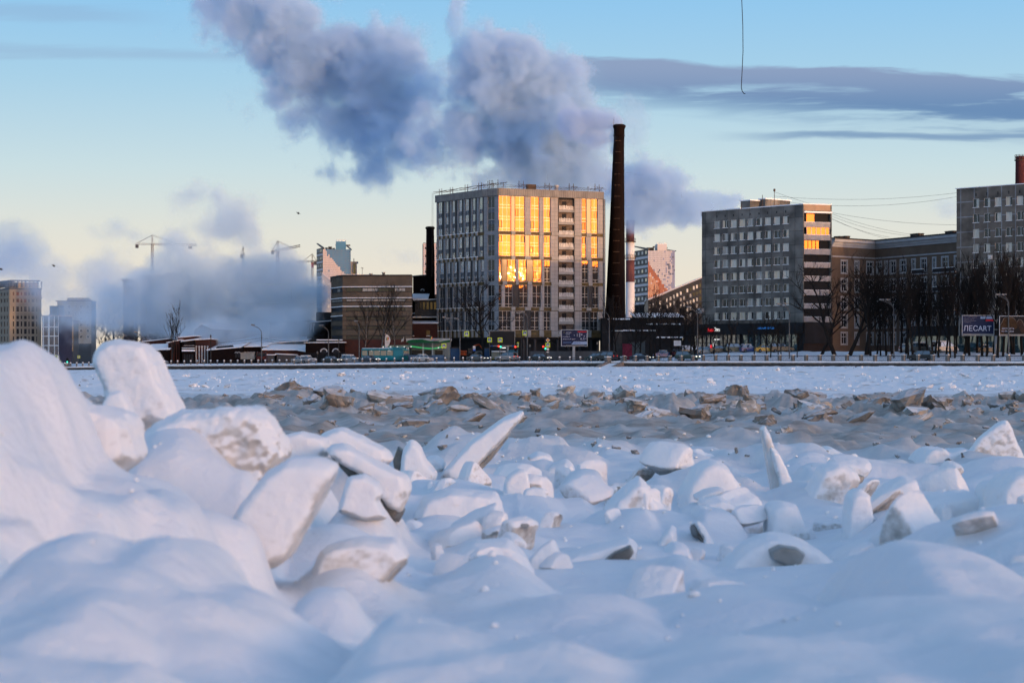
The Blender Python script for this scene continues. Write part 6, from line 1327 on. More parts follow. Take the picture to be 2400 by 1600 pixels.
def car_proto(kind):
    """side outline (x forward, z up) lofted over the width, with a narrower cabin"""
    L_, Wd, H, hood, sill = {'sedan': (4.6, 1.78, 1.45, .88, .25), 'wagon': (4.6, 1.8, 1.55, .9, .25), 'suv': (4.7, 1.88, 1.78, 1.08, .32), 'hatch': (4.0, 1.72, 1.52, .9, .25), 'van': (5.2, 1.95, 2.05, 1.1, .3)}[kind]
    h = L_/2
    body = {'sedan': [(-h, .45), (-h, .82), (-h+.15, .95), (-h+.9, .98), (h-1.45, .96), (h-.25, .78), (h, .62), (h, .35), (h-.1, sill), (-h+.1, sill)],
            'van': [(-h, .4), (-h, 1.1), (-h+.05, 1.16), (h-1.3, 1.16), (h-.2, .95), (h, .7), (h, .35), (h-.1, sill), (-h+.1, sill)]}.get(kind, [(-h, .45), (-h, hood), (-h+.06, hood+.06), (h-1.3, hood+.04), (h-.2, hood-.16), (h, .65), (h, .36), (h-.1, sill), (-h+.1, sill)])
    cab = {'sedan': [(-h+.75, .95), (-h+1.35, H), (h-2.0, H), (h-1.25, .93)], 'hatch': [(-h+.05, .9), (-h+.45, H), (h-1.75, H), (h-1.0, .9)], 'wagon': [(-h+.05, .9), (-h+.35, H), (h-2.0, H), (h-1.25, .92)], 'suv': [(-h+.05, 1.08), (-h+.3, H), (h-2.0, H), (h-1.3, 1.08)], 'van': [(-h+.02, 1.12), (-h+.1, H), (h-1.7, H), (h-.85, 1.12)]}[kind]
    zt = max(z for x, z in body)
    def loft(poly, w0, w1, z0, z1, mi=0):
        mb = MB(); n = len(poly); vs = []
        for s in (-1, 1):
            for x, z in poly: wd = lerp(w0, w1, (z-z0)/max(.01, z1-z0)); vs.append((x, s*wd/2, z))
        mb.add(vs, [tuple(range(n)), tuple(range(2*n-1, n-1, -1))]+[(i, n+i, n+(i+1) % n, (i+1) % n) for i in range(n)], mi); return mb
    parts = []
    parts.append(('body', loft(body, Wd, Wd*.93, sill, zt), [PAINT['black']])); g = loft(cab, Wd*.92, Wd*.72, zt-.05, H, 1)
    parts.append(('cabin_glass', g, [PAINT['black'], CGLASS]))
    roof = MB(); (x0, _), (x1, _) = cab[1], cab[2]; roof.box(((x0+x1)/2, 0, H+.0), (x1-x0+.05, Wd*.73, .06), 0, 0, .02)
    for s in (-1, 1):
        for (ax, az), (bx, bz) in ((cab[0], cab[1]), (cab[2], cab[3])): roof.tube([(ax, s*Wd*.455, az), (bx, s*Wd*.36, bz)], .05, 4)
        xm = (cab[0][0]+cab[3][0])/2; roof.tube([(xm, s*Wd*.462, zt), ((x0+x1)/2-.1, s*Wd*.365, H)], .045, 4)
    parts.append(('roof', roof, [PAINT['black']]))
    for x in (-h+.85, h-.9):
        for s in (-1, 1):
            mb = MB(); y = s*Wd*.46; mb.tube([(x, y-.11, .32), (x, y+.11, .32)], .33, 14); mb.tube([(x, y-.12, .32), (x, y+.12, .32)], .19, 10, 1); parts.append(('wheel', mb, [TYRE, CHROME]))
    for s in (-1, 1):
        mb = MB(); mb.box((h-.08, s*Wd*.36, .66 if kind != 'suv' else .8), (.16, .34, .16), 0, 0, .03); parts.append(('headlight', mb, [HEADO]))
        mb = MB(); mb.box((-h+.05, s*Wd*.38, .82 if kind != 'suv' else .98), (.14, .26, .2), 0, 0, .03); parts.append(('tail_light', mb, [TAILO]))
        mb = MB(); mb.box((h-1.6 if kind != 'van' else h-1.2, s*Wd*.55, zt+.08), (.14, .2, .13), 0, 0, .03); parts.append(('mirror', mb, [PAINT['black']]))
    out = []
    for nm, mb, ms in parts:
        o = mb.build(nm, ms, None); off = Vector(o.location)
        for v in o.data.vertices: v.co += off
        out.append((nm, o.data)); bpy.data.objects.remove(o)
    return out, H, (x0, x1, Wd, zt, h)
def car(kind, color, loc, rz, label, head=False, tail=False, snow=0, group=None, name='parked_car', cat='car'):
    if kind not in CARS: CARS[kind] = car_proto(kind)
    pr, H, dim = CARS[kind]; r = thing(name, loc, label, cat, group)
    for nm, me in pr:
        o = bpy.data.objects.new(nm, me); COL.objects.link(o); o.parent = r
        if nm in ('body', 'roof', 'mirror'): o.material_slots[0].link = 'OBJECT'; o.material_slots[0].material = PAINT[color]
        if nm == 'headlight' and head: o.material_slots[0].link = 'OBJECT'; o.material_slots[0].material = HEADL
        if nm == 'tail_light' and tail: o.material_slots[0].link = 'OBJECT'; o.material_slots[0].material = TAIL
    if snow:
        x0, x1, Wd, zt, h = dim; mb = MB(); mb.box(((x0+x1)/2, 0, H+.03+snow*.05), (x1-x0+.1, Wd*.78, .10*snow), 0, 0, .05)
        if snow > 1: mb.box((h-.75, 0, zt+.03), (1.1, Wd*.85, .1*snow), 0, 0, .05)
        o = mb.build('snow_cap', CAPS, None); o.location = Vector(o.location); o.parent = r
    r.rotation_euler = (0, 0, rz); return r
LFT, RGT = math.pi+R(-30), R(-30)          # along the street, bound one way or the other
def yaw(px): return -math.atan2(140, 216)
Y0 = yaw(0)
for kind, col, px, s_, rz, lab, hd, tl, sn in (
    ('wagon', 'silver', 372, 9, Y0, 'pale estate car beside the brick works gate', 0, 0, 1), ('sedan', 'silver', 706, 7, Y0, 'frosted silver car behind the ball posts below the snow capped garages', 0, 0, 1), ('hatch', 'white', 722, 10, Y0, 'snowy white hatchback before the dark street fence', 0, 0, 2),
    ('sedan', 'black', 777, 7, Y0+math.pi*0, 'dark saloon with one bright headlight before the arched garages', 1, 0, 0), ('wagon', 'silver', 822, 10, Y0, 'light estate car with a snowy roof before the brown factory block', 0, 0, 2), ('sedan', 'navy', 867, 6, Y0, 'dark blue saloon with a headlight on beside the teal bus', 1, 0, 0),
    ('sedan', 'white', 992, 8, Y0, 'white car behind the ball posts below the filling station', 0, 0, 1), ('sedan', 'grey', 1119, 7, Y0, 'grey saloon with a headlight on below the bus stop sign', 1, 0, 0), ('suv', 'silver', 1187, 7, Y0+math.pi, 'off-road car with red tail lights on before the kiosk', 0, 1, 0),
    ('sedan', 'black', 1266, 6, Y0, 'black car with its headlight glowing at the crossing', 1, 0, 0), ('hatch', 'green', 1394, 8, Y0+math.pi, 'dark green car with lit tail lamps beside the billboard pole', 0, 1, 0), ('suv', 'black', 1419, 6.5, Y0+math.pi, 'black off-road car with red lights above the river stairs', 0, 1, 0),
    ('sedan', 'navy', 1504, 5, Y0, 'low dark blue car with two headlights behind the ring fence', 1, 0, 0), ('suv', 'green', 1612, 5, Y0, 'dark green off-road car with bright headlights beside the first bar fence posts', 1, 0, 0), ('suv', 'black', 2157, 5, Y0+math.pi, 'black off-road car with faint red lights below the dense trees', 0, 1, 0)):
    q = P(px, s_); q.z = bank_z(px)+.22; car(kind, col, q, rz, lab, hd, tl, sn, None, 'street_car')
for kind, col, px, s_, rz, lab, sn in (
    ('sedan', 'blue', 1558, 24, .2, 'bluish car parked before the dark boiler house', 1), ('hatch', 'maroon', 1596, 25, .4, 'dark red car parked between the bluish car and the van', 0), ('van', 'grey', 1624, 25, .2, 'dark grey van parked at the corner of the shops', 0), ('hatch', 'silver', 1658, 24, -.2, 'silver hatchback parked under the red shop lettering', 0),
    ('sedan', 'black', 1688, 25, .1, 'black saloon parked by the lit door frame', 0), ('suv', 'green', 1726, 25, .1, 'dark green off-road car parked before the pale shop panes', 0), ('hatch', 'blue', 1757, 25, .2, 'bright blue hatchback parked at the first bluish shop pane', 1), ('sedan', 'yellow', 1796, 24, .1, 'yellow taxi parked before the bluish shop panes', 0),
    ('suv', 'black', 1832, 25, .1, 'long black off-road car parked next to the yellow taxi', 0), ('sedan', 'white', 2121, 25, 1.2, 'snow covered car nose between tree trunks beside the ochre house', 2), ('suv', 'grey', 2160, 24, .9, 'grey off-road car with a snow covered bonnet among the trees', 2), ('van', 'white', 2214, 24, .4, 'white van under thick snow among the trees', 2), ('sedan', 'black', 2312, 25, .1, 'black car parked below the big lettered billboard', 1)):
    car(kind, col, P(px, s_), rz, lab, 0, 0, sn)
def bus():
    c = P(903, 12); c.z = bank_z(903)+.22; root = thing('city_bus', c, 'teal city bus standing before the filling station', 'bus'); rz = Y0+.05; ca, sa = math.cos(rz), math.sin(rz)
    T = lambda x, y, z: (c.x+x*ca-y*sa, c.y+x*sa+y*ca, c.z+z); L_, Wd, H = 11.0, 2.5, 2.95
    mb = MB(); mb.box(T(0, 0, .35+.55), (L_, Wd, 1.1), rz, 0, .08); mb.box(T(0, 0, H-.2), (L_, Wd, .4), rz, 0, .1); mb.box(T(L_/2-1.3, 0, 1.6), (2.6, Wd, 2.5), rz, 0, .08)
    for x in (-L_/2+.06, -L_/2+1.6, -L_/2+3.3, -.5, 1.2): mb.box(T(x, 0, 1.9), (.12, Wd, 1.2), rz)
    mb.build('body', PAINT['teal'], root)
    for i, (x0, x1) in enumerate(((-5.3, -3.95), (-3.8, -2.25), (-2.1, -.6), (-.4, 1.1), (1.3, 2.8))):
        for s in (-1, 1): m = MB(); m.box(T((x0+x1)/2, s*1.22, 1.98), (x1-x0, .05, 1.05), rz); m.build('window', CGLASS, root)
    m = MB(); m.box(T(L_/2+.0, 0, 1.9), (.06, 2.1, 1.1), rz); m.build('rear_window', CGLASS, root)
    for x in (-3.4, 2.9):
        for s in (-1, 1): m = MB(); m.tube([T(x, s*1.05-.14, .5), T(x, s*1.05+.14, .5)], .48, 14); m.build('wheel', TYRE, root)
    m = MB(); m.box(T(-1.5, 0, H+.06), (8, 2.2, .14), rz, 0, .05); m.build('snow_cap', CAPS, root); m = MB(); m.box(T(2.5, 0, H+.15), (4, 1.9, .35), rz, 0, .1); m.build('roof_unit', PAINT['teal'], root)
    for x in (-3, -1, 2): m = MB(); m.box(T(x, -1.0, 2.5), (.2, .2, .06), rz); m.build('ceiling_lamp', WHL, root)
bus()
def dump_truck():
    c = P(598, 10); c.z = bank_z(598)+.2; root = thing('dump_truck', c, 'dump truck with a pale grey tipper bed and dark red cab before the brick arcade', 'truck')
    T = lambda x, y, z: (c.x+x, c.y+y, c.z+z); GR = mat('tipper_grey', (.20, .22, .22), .6, var=.2, scale=1); RD = mat('dark_red_cab', (.05, .014, .015), .4)
    m = MB(); v = [T(-3.0, -1.2, 1.0), T(-.2, -1.2, 1.0), T(.1, -1.2, 2.55), T(-3.2, -1.2, 2.55)]; m.slab(v, (0, 2.4, 0)); m.build('tipper_bed', GR, root)
    m = MB(); 
    for x in (-3.1, -1.6, -.1): m.box(T(x, -1.25, 1.75), (.12, .1, 1.6))
    m.box(T(-1.6, -1.25, 2.5), (3.2, .12, .12)); m.build('bed_rib', CONP, root)
    m = MB(); m.box(T(1.55, 0, 1.15), (2.3, 2.3, 1.1), 0, 0, .1); m.box(T(1.45, 0, 2.55), (2.0, 2.3, .16), 0, 0, .05)
    for x in (.5, 2.4): 
        for s in (-1, 1): m.box(T(x, s*1.08, 2.1), (.12, .12, .9))
    m.build('cab', RD, root); m = MB(); m.box(T(1.45, 0, 2.1), (1.9, 2.12, .85), 0, 0, .05); m.build('cab_glass', CGLASS, root); m = MB(); m.box(T(-.3, 0, .8), (5.8, 1.0, .3)); m.build('chassis', TYRE, root); m = MB(); m.box(T(.25, 0, 2.3), (.3, 2.2, .9)); m.build('bulkhead', TYRE, root)
    for x in (-2.5, -1.2, 1.7):
        for s in (-1, 1): m = MB(); m.tube([T(x, s*1.0-.2, .52), T(x, s*1.0+.2, .52)], .52, 14); m.build('wheel', TYRE, root)
dump_truck()
def mixer():
    c = P(1098, 15); c.z = bank_z(1098)+.25; root = thing('excavator', c, 'rusty orange wheeled excavator with a folded boom parked before the golden tower', 'excavator'); T = lambda x, y, z: (c.x+x, c.y+y, c.z+z)
    OR = mat('rusty_orange', (.24, .05, .018), .6, var=.35, scale=1.5); GY = mat('machine_grey', (.12, .12, .115), .7, var=.3, scale=1)
    m = MB(); m.box(T(-1.6, 0, 1.75), (2.5, 2.2, 1.05), 0, 0, .12); m.box(T(-3.1, 0, 1.5), (.7, 2.0, .3), .0, 0, .05); m.build('engine_cover', OR, root)
    m = MB(); m.box(T(.35, -.5, 1.9), (1.1, 1.1, 1.9), 0, 0, .08); m.build('cab', TYRE, root); m = MB(); m.box(T(.35, -1.06, 2.15), (.85, .05, 1.1)); m.build('cab_glass', CGLASS, root)
    m = MB(); m.tube([T(.8, .3, 1.8), T(1.3, .3, 3.3), T(2.2, .3, 3.6)], [.22, .26, .2], 6); m.tube([T(2.2, .3, 3.6), T(3.3, .3, 2.3)], [.2, .15], 6); m.build('boom', OR, root)
    m = MB(); n = 10; out = [T(2.3+1.25*math.cos(math.pi*i/n), -.9, 1.0+1.3*math.sin(math.pi*i/n)) for i in range(n+1)]+[T(2.3+.8*math.cos(math.pi*i/n), -.9, 1.0+.85*math.sin(math.pi*i/n)) for i in range(n, -1, -1)]
    for i in range(n): m.slab([out[i], out[i+1], out[2*n-i], out[2*n+1-i]], (0, 1.7, 0))
    m.build('bucket', GY, root); m = MB(); m.box(T(-.4, 0, .95), (6, 2.2, .35), 0, 0, .05); m.build('undercarriage', TYRE, root)
    for x in (-2.6, -1.2, 1.2): m = MB(); m.tube([T(x, -1.2, .5), T(x, 1.2, .5)], .5, 12); m.build('wheel', TYRE, root)
mixer()

# ---------------------------------------------------------------- signs, boards, lamps
STEEL = mat('galvanised_pole', (.10, .105, .11), .6, .2, var=.2, scale=2); DPOLE = mat('dark_pole', (.03, .032, .035), .7); SIGNB = mat('sign_back', (.2, .2, .2), .6)
YG = mat('signal_yellow_frame', (.62, .80, .02), .5); SBLUE = mat('sign_blue', (.012, .06, .30), .5); SWHITE = mat('sign_white', (.6, .6, .62), .5); SBLACK = mat('sign_black', (.01, .01, .012), .6); SORANGE = mat('sign_orange', (.5, .22, .01), .5); SRED = mat('sign_red', (.45, .02, .03), .5)
def face(mb, c, pts, off, mi, th=.02): mb.slab([(c.x+x, c.y-off, c.z+z) for x, z in pts], (0, th, 0), mi)
def ngon(r, n=16, a0=0., sx=1., x0=0., z0=0.): return [(x0+r*sx*math.cos(a0+2*math.pi*i/n), z0+r*math.sin(a0+2*math.pi*i/n)) for i in range(n)]
def crossing_sign(px, py, size, s_, label, pole=None, thin=False, group=None):
    D = fence_D(px)+s_; k = D/F; c = W(px, py, D); r = thing('crossing_sign', c, label, 'road sign', group); h = size*k/2; w_ = h*(.35 if thin else 1)
    m = MB(); m.box((c.x, c.y+.03, c.z), (2*w_, .05, 2*h)); m.build('board', YG, r)
    m = MB(); face(m, c, [(-w_*.7, -h*.7), (w_*.7, -h*.7), (w_*.7, h*.7), (-w_*.7, h*.7)], .02, 0); m.build('blue_field', SBLUE, r)
    m = MB(); face(m, c, [(-w_*.55, -h*.55), (w_*.55, -h*.55), (0, h*.52)], .045, 0); m.build('white_triangle', SWHITE, r)
    m = MB(); face(m, c, ngon(h*.09, 8, 0, 1, 0, h*.22), .07, 0); face(m, c, [(-.08*h, -.05*h), (.1*h, -.05*h), (.06*h, .14*h), (-.05*h, .14*h)], .07, 0); face(m, c, [(-.08*h, -.05*h), (.02*h, -.05*h), (-.16*h, -.45*h), (-.26*h, -.45*h)], .07, 0); face(m, c, [(0, -.05*h), (.1*h, -.05*h), (.26*h, -.45*h), (.16*h, -.45*h)], .07, 0); m.build('walking_figure', SBLACK, r)
    if pole: m = MB(); m.tube([W(px, pole, D)+Vector((0, .12, 0)), W(px, py-size/2, D)+Vector((0, .12, 0))], .05, 6); m.build('pole', STEEL, r)
    return r
crossing_sign(1094, 782.5, 11, 9, 'square yellow framed crossing sign hung from the wire before the spreading tree')
crossing_sign(1040.5, 810, 11, 7, 'square yellow framed crossing sign beside the filling station canopy', 846)
crossing_sign(1147.5, 796.5, 10.5, 11, 'square yellow framed crossing sign at the corner of the blank screen', 843)
crossing_sign(1172, 796.5, 10.5, 7, 'square yellow framed crossing sign in front of the blank screen over a green light', 845)
crossing_sign(1230, 780.5, 11, 9, 'square yellow framed crossing sign hung high between the blank screen and the lettered billboard')
crossing_sign(1284, 808, 10.5, 7, 'square yellow framed crossing sign under the orange diamond', 845)
crossing_sign(1214, 807.5, 11, 8, 'yellow framed crossing sign seen nearly edge on beside a red light', 845, True)
for i, (px, py, pl) in enumerate(((131.5, 836, None), (102.5, 850, 860), (184.5, 836, None), (140, 847, 858))):
    crossing_sign(px, py, 6 if i != 3 else 5, 12, ('small distant crossing sign hung above the navy block foot', 'small distant crossing sign low by the slate base', 'small distant crossing sign beside the red sign board', 'tiny distant crossing sign next to the small green light')[i], pl)
def diamond():
    D = fence_D(1284)+7; k = D/F; c = W(1284, 797, D); r = thing('priority_sign', c, 'orange diamond priority sign with a white border above a crossing sign', 'road sign'); m = MB(); m.slab([(c.x+a, c.y, c.z+b) for a, b in ngon(5*k, 4, 0)], (0, .04, 0)); m.build('white_border', SWHITE, r)
    m = MB(); m.slab([(c.x+a, c.y-.03, c.z+b) for a, b in ngon(3.7*k, 4, 0)], (0, .02, 0)); m.build('orange_field', SORANGE, r); m = MB(); m.tube([W(1284, 845, D)+Vector((0, .12, 0)), c+Vector((0, .12, 0))], .06, 6); m.build('pole', STEEL, r)
    c = W(1284, 818, D); r = thing('speed_sign', c, 'round dark rimmed speed sign below the crossing sign by the green light', 'road sign'); m = MB(); m.slab([(c.x+a, c.y, c.z+b) for a, b in ngon(3.6*k, 16)], (0, .04, 0)); m.build('rim', SIGNB, r); m = MB(); m.slab([(c.x+a, c.y-.03, c.z+b) for a, b in ngon(2.6*k, 16)], (0, .02, 0)); m.build('white_disc', SWHITE, r)
    m = MB(); q = W(1284, 825, D); m.box(q, (6*k, .05, 2*k)); m.build('plate', SWHITE, r)
diamond()
def round_sign(px, py, rr, s_, pole, label, m_, inner=None):
    D = fence_D(px)+s_; k = D/F; c = W(px, py, D); r = thing('round_sign', c, label, 'road sign'); m = MB(); m.slab([(c.x+a, c.y, c.z+b) for a, b in ngon(rr*k, 16)], (0, .05, 0)); m.build('disc', m_, r)
    if inner: m = MB(); m.slab([(c.x+a, c.y-.03, c.z+b) for a, b in ngon(rr*k*.62, 14)], (0, .02, 0)); m.build('disc_rim', inner, r); m = MB(); m.slab([(c.x-.06, c.y-.06, c.z-.1), (c.x+.06, c.y-.06, c.z-.1), (c.x+.06, c.y-.06, c.z+.35*rr*k*1.2), (c.x-.06, c.y-.06, c.z+.35*rr*k*1.2)], (0, .02, 0)); m.build('hand', SBLACK, r)
    m = MB(); m.tube([W(px, pole, D)+Vector((0, .1, 0)), c+Vector((0, .1, 0))], .05, 6); m.build('pole', STEEL, r)
round_sign(895.5, 820, 3.8, 11, 848, 'grey back of a round road sign over the teal bus', SIGNB); round_sign(955.5, 816, 2.8, 10, 832, 'small round white clock like sign by the filling station', SWHITE, SIGNB)
def bus_stop():
    D = fence_D(1111)+7; k = D/F; c = W(1111, 817, D); r = thing('bus_stop_sign', c, 'white and blue bus stop sign in front of the orange excavator', 'road sign'); m = MB(); m.box(W(1111, 814.5, D), (6.5*k, .06, 7*k)); m.build('white_plate', SWHITE, r)
    m = MB(); m.box(W(1111, 820, D), (6.5*k, .06, 4*k)); m.build('blue_plate', mat('sign_mid_blue', (.03, .12, .5), .5), r); m = MB(); m.box(W(1111, 815.5, D)-Vector((0, .05, 0)), (3.6*k, .03, 1.6*k)); m.build('bus_pictogram', SBLACK, r); m = MB(); m.tube([W(1108, 846, D), W(1108, 812, D)], .06, 6); m.build('pole', DPOLE, r)
bus_stop()
def traffic_light(px, py, col, s_, label, pole=845, second=None):
    D = fence_D(px)+s_; k = D/F; c = W(px, py, D); r = thing('traffic_light', c, label, 'traffic light'); m = MB(); m.box((c.x, c.y+.15, c.z+(0 if col == 'r' else .35)), (.42, .25, 1.25), 0, 0, .05); m.build('housing', SBLACK, r)
    for i, cc in enumerate(('r', 'a', 'g')):
        z = c.z+{'r': .0, 'g': .0}[col]+(.7 if i == 0 else .35 if i == 1 else 0)-(.35 if col == 'r' else 0)*1.0
        m = MB(); m.slab([(c.x+a, c.y-.02, z+b) for a, b in ngon(.21 if cc == col else .13, 12)], (0, .04, 0)); m.build('lamp', emit_mat('red_signal', (1, .05, .03), 2.2) if cc == col == 'r' else emit_mat('green_signal', (.05, .85, .55), 2.0) if cc == col == 'g' else SBLACK, r)
    m = MB(); m.tube([W(px, pole, D)+Vector((.25, .2, 0)), W(px, py-8, D)+Vector((.25, .2, 0))], .06, 6); m.build('pole', DPOLE, r)
traffic_light(1173.5, 812.5, 'g', 7, 'green traffic light before the blank screen'); traffic_light(1168.5, 815, 'r', 9, 'small red traffic light just beside the green one'); traffic_light(1208, 816.5, 'r', 8, 'red traffic light at the edge of the blank screen'); traffic_light(1278.5, 816.5, 'g', 7, 'green traffic light beside the round speed sign'); traffic_light(1273.5, 816, 'r', 9, 'dim red traffic light beside the second green one'); traffic_light(157.5, 848, 'g', 12, 'tiny green traffic light far along the street before the steam', 860)
def board(name, label, px0, px1, py0, py1, s_, poles, panel, frame_m=None, extra=None, fw=1.2, tilt=0.):
    pm = (px0+px1)/2; D = fence_D(pm)+s_; k = D/F; fr = Fr((px0, D), (px1, D+tilt)); r = thing(name, W(pm, poles[0][1], D), label, 'billboard'); z = lambda y: wz(y, D)
    m = MB(); fr.block(m, 0, fr.L, z(py1), z(py0), -.35, 0); m.build('panel', panel, r)
    m = MB(); e = fw*k
    for q in ((0, fr.L, z(py0)-e, z(py0)), (0, fr.L, z(py1), z(py1)+e), (0, e, z(py1)+e, z(py0)-e), (fr.L-e, fr.L, z(py1)+e, z(py0)-e)): fr.block(m, *q, .003, .10)
    m.build('frame', frame_m or SIGNB, r)
    for px, pb, w_ in poles: m = MB(); q = W(px, (pb+py1)/2, D); m.box((q.x, q.y+.5, q.z), (w_*k, w_*k, abs(pb-py1)*k), 0); m.build('post', mat('pale_post', (.24, .27, .30), .6) if 'pale_post' not in bpy.data.materials else bpy.data.materials['pale_post'], r)
    return r, fr, z
SCREEN = mat('dark_screen', (.012, .014, .018), .5); NAVYP = mat('navy_poster', (.010, .018, .055), .45); LILAC = mat('poster_pale', (.42, .46, .58), .5); PBLUE = mat('poster_light_blue', (.22, .32, .50), .5)
def txt(r, fr, name, t, m_, px, py, hpx, D, wpx=None, off=.03): text_mesh(name, t, m_, r, fr, fr.u(px), wz(py, D), hpx*D/F, off, wpx*D/F if wpx else None, .015)
def dn(fr): return fr.a.y
r, fr, z = board('blank_screen', 'large blank black street screen in a grey frame behind crossing signs', 1147, 1207, 775, 811.5, 13, [(1190, 842, 5)], SCREEN); m = MB(); fr.block(m, fr.u(1156), fr.u(1206), z(811.5), z(809.3), .0, .12); m.build('caption_strip', SIGNB, r)
m = MB(); fr.block(m, fr.u(1151), fr.u(1155), z(811.5), z(809.3), .0, .13); fr.block(m, fr.u(1200), fr.u(1204), z(811.6), z(809.2), .0, .14); m.build('blue_strip', SBLUE, r)
r, fr, z = board('city_billboard', 'navy apartment billboard with pale lettering and a red bar beside the tall chimney foot', 1315, 1377, 772, 811.5, 13, [(1345, 843, 6)], NAVYP, mat('pale_frame', (.35, .40, .45), .5), tilt=.5); D = dn(fr)
txt(r, fr, 'title_lettering', 'ИСКРА', LILAC, 1333, 779, 3, D, 11.5); txt(r, fr, 'title_lettering', 'СИТИ', LILAC, 1331, 783, 2.7, D, 9); txt(r, fr, 'slogan_lettering', 'Клубный', LILAC, 1327.5, 789, 3.3, D, 17); txt(r, fr, 'slogan_lettering', 'семейный дом', LILAC, 1333.5, 794.5, 3.2, D, 29); txt(r, fr, 'price_lettering', '6,2', LILAC, 1365, 794, 5.2, D, 10); txt(r, fr, 'price_lettering', 'млн ₽', LILAC, 1373, 793, 1.8, D, 4.5)
m = MB(); q = [fr.p(fr.u(a), wz(b, D), .015) for a, b in ((1339, 807), (1375.5, 807), (1375.5, 800), (1344.5, 800))]; m.slab(q, fr.n*.02); m.build('pale_band', PBLUE, r); txt(r, fr, 'phone_lettering', '334-0-334', SBLUE, 1353, 803.5, 2.2, D, 15, .05); m = MB(); fr.block(m, fr.u(1354), fr.u(1375), wz(778.5, D), wz(776, D), .01, .04); m.build('red_bar', SRED, r)
m = MB(); m.slab([fr.p(fr.u(1322.2)+a, wz(779, D)+b, .02) for a, b in ngon(2.8*D/F, 14)], fr.n*.02); m.build('round_emblem', mat('emblem_grey', (.04, .045, .05), .5), r)
m = MB()
for a, b, c, d in ((1352, 789, 1353.5, 781), (1357, 790, 1360, 780), (1361.5, 786, 1365, 781.5), (1368, 789, 1371, 786), (1374, 791, 1375.3, 781), (1345, 787, 1347, 784)): fr.block(m, fr.u(a), fr.u(c), wz(b, D), wz(d, D), .01, .03)
m.build('pale_picture', mat('poster_mid', (.18, .21, .30), .5), r); m = MB(); fr.block(m, fr.u(1320), fr.u(1339), wz(803.5, D), wz(801, D), .01, .03); m.build('blue_line', mat('poster_blue', (.04, .09, .22), .5), r); m = MB(); fr.block(m, fr.u(1326), fr.u(1370), z(811.3), z(808.6), .1, .13); m.build('caption_strip', SIGNB, r)
r, fr, z = board('lettered_billboard', 'dark blue billboard with large white letters reading ЛЕСАРТ like words on a pale post', 2254.5, 2330, 738.5, 786.5, 9, [(2336.5, 832, 7)], NAVYP, mat('white_frame_board', (.38, .40, .44), .5)); D = dn(fr)
r['label'] = 'dark blue billboard with one big white word before the tan block'
txt(r, fr, 'word_lettering', 'ЛЕСART', LILAC, 2291, 769, 13, D, 65); 
for t, x, y, w_ in (('ЛЕН-ЫЙ КВАРТ', 2274, 743.5, 31), ('Уникальность', 2271, 748, 25), ('пространства', 2273, 752, 29), ('в гармонии', 2267, 755.5, 17)): txt(r, fr, 'small_lettering', t, mat('poster_lilac_dim', (.16, .17, .24), .5) if 'poster_lilac_dim' not in bpy.data.materials else bpy.data.materials['poster_lilac_dim'], x, y, 2.2, D, w_)
m = MB(); fr.block(m, fr.u(2298), fr.u(2327), wz(747, D), wz(742, D), .01, .04); m.build('pale_bar', PBLUE, r); m = MB(); fr.block(m, fr.u(2310), fr.u(2329), wz(752.5, D), wz(748.5, D), .01, .04); m.build('red_bar', SRED, r); m = MB(); fr.block(m, fr.u(2257), fr.u(2328), z(786.3), z(782), .1, .13); m.build('caption_strip', SIGNB, r)
m = MB(); fr.block(m, fr.L, fr.L+2.0, z(752), z(750), -.5, -.2); fr.block(m, fr.L, fr.L+2.0, z(773), z(771), -.5, -.2); m.build('bracket', SIGNB, r); m = MB(); fr.block(m, -.35, -.12, z(786.5), z(738.5), -1.2, -.9); m.build('rear_frame', SIGNB, r)
r, fr, z = board('bear_billboard', 'black billboard with a brown bear head and two lines of white text', 2342, 2424, 740, 787, 9, [(2410, 832, 6)], SBLACK, bpy.data.materials['white_frame_board']); D = dn(fr)
BEAR = mat('bear_brown', (.075, .045, .025), .9, col2=(.02, .012, .008), scale=2.5); BEAR2 = mat('bear_rim', (.17, .14, .12), .9, var=.3, scale=4)
m = MB(); m.slab([fr.p(fr.u(a), wz(b, D), .015) for a, b in ((2344, 782), (2344, 762), (2349, 754), (2352, 747), (2357, 743), (2362, 744), (2368, 743), (2376, 745), (2381, 752), (2385, 760), (2384, 768), (2378, 772), (2366, 772), (2356, 776), (2350, 784))], fr.n*.02); m.build('bear_picture', BEAR, r)
m = MB(); m.slab([fr.p(fr.u(a), wz(b, D), .02) for a, b in ((2383, 755), (2388, 748), (2393, 749), (2398, 757), (2402, 768), (2402, 782), (2394, 780), (2388, 768))], fr.n*.02); m.build('man_picture', mat('portrait_brown', (.055, .035, .028), .9, col2=(.02, .014, .012), scale=3), r)
m = MB(); 
for q in (((2344, 762), (2349, 754), (2352, 747), (2357, 743), (2362, 744)), ((2366, 743.5), (2376, 745), (2381, 752)), ((2383, 755), (2388, 748), (2393, 749), (2398, 757), (2401, 766))): m.tube([fr.p(fr.u(a), wz(b, D), .04) for a, b in q], .045, 4)
m.build('light_rim', BEAR2, r); txt(r, fr, 'white_lettering', 'ДРУЖИТЬ', LILAC, 2362.5, 770, 4.5, D, 29, .06); txt(r, fr, 'white_lettering', 'по-RUSSки', LILAC, 2361.5, 776, 3.8, D, 28, .06); m = MB(); fr.block(m, fr.u(2344), fr.u(2422), z(786.8), z(783), .1, .13); m.build('caption_strip', SIGNB, r)
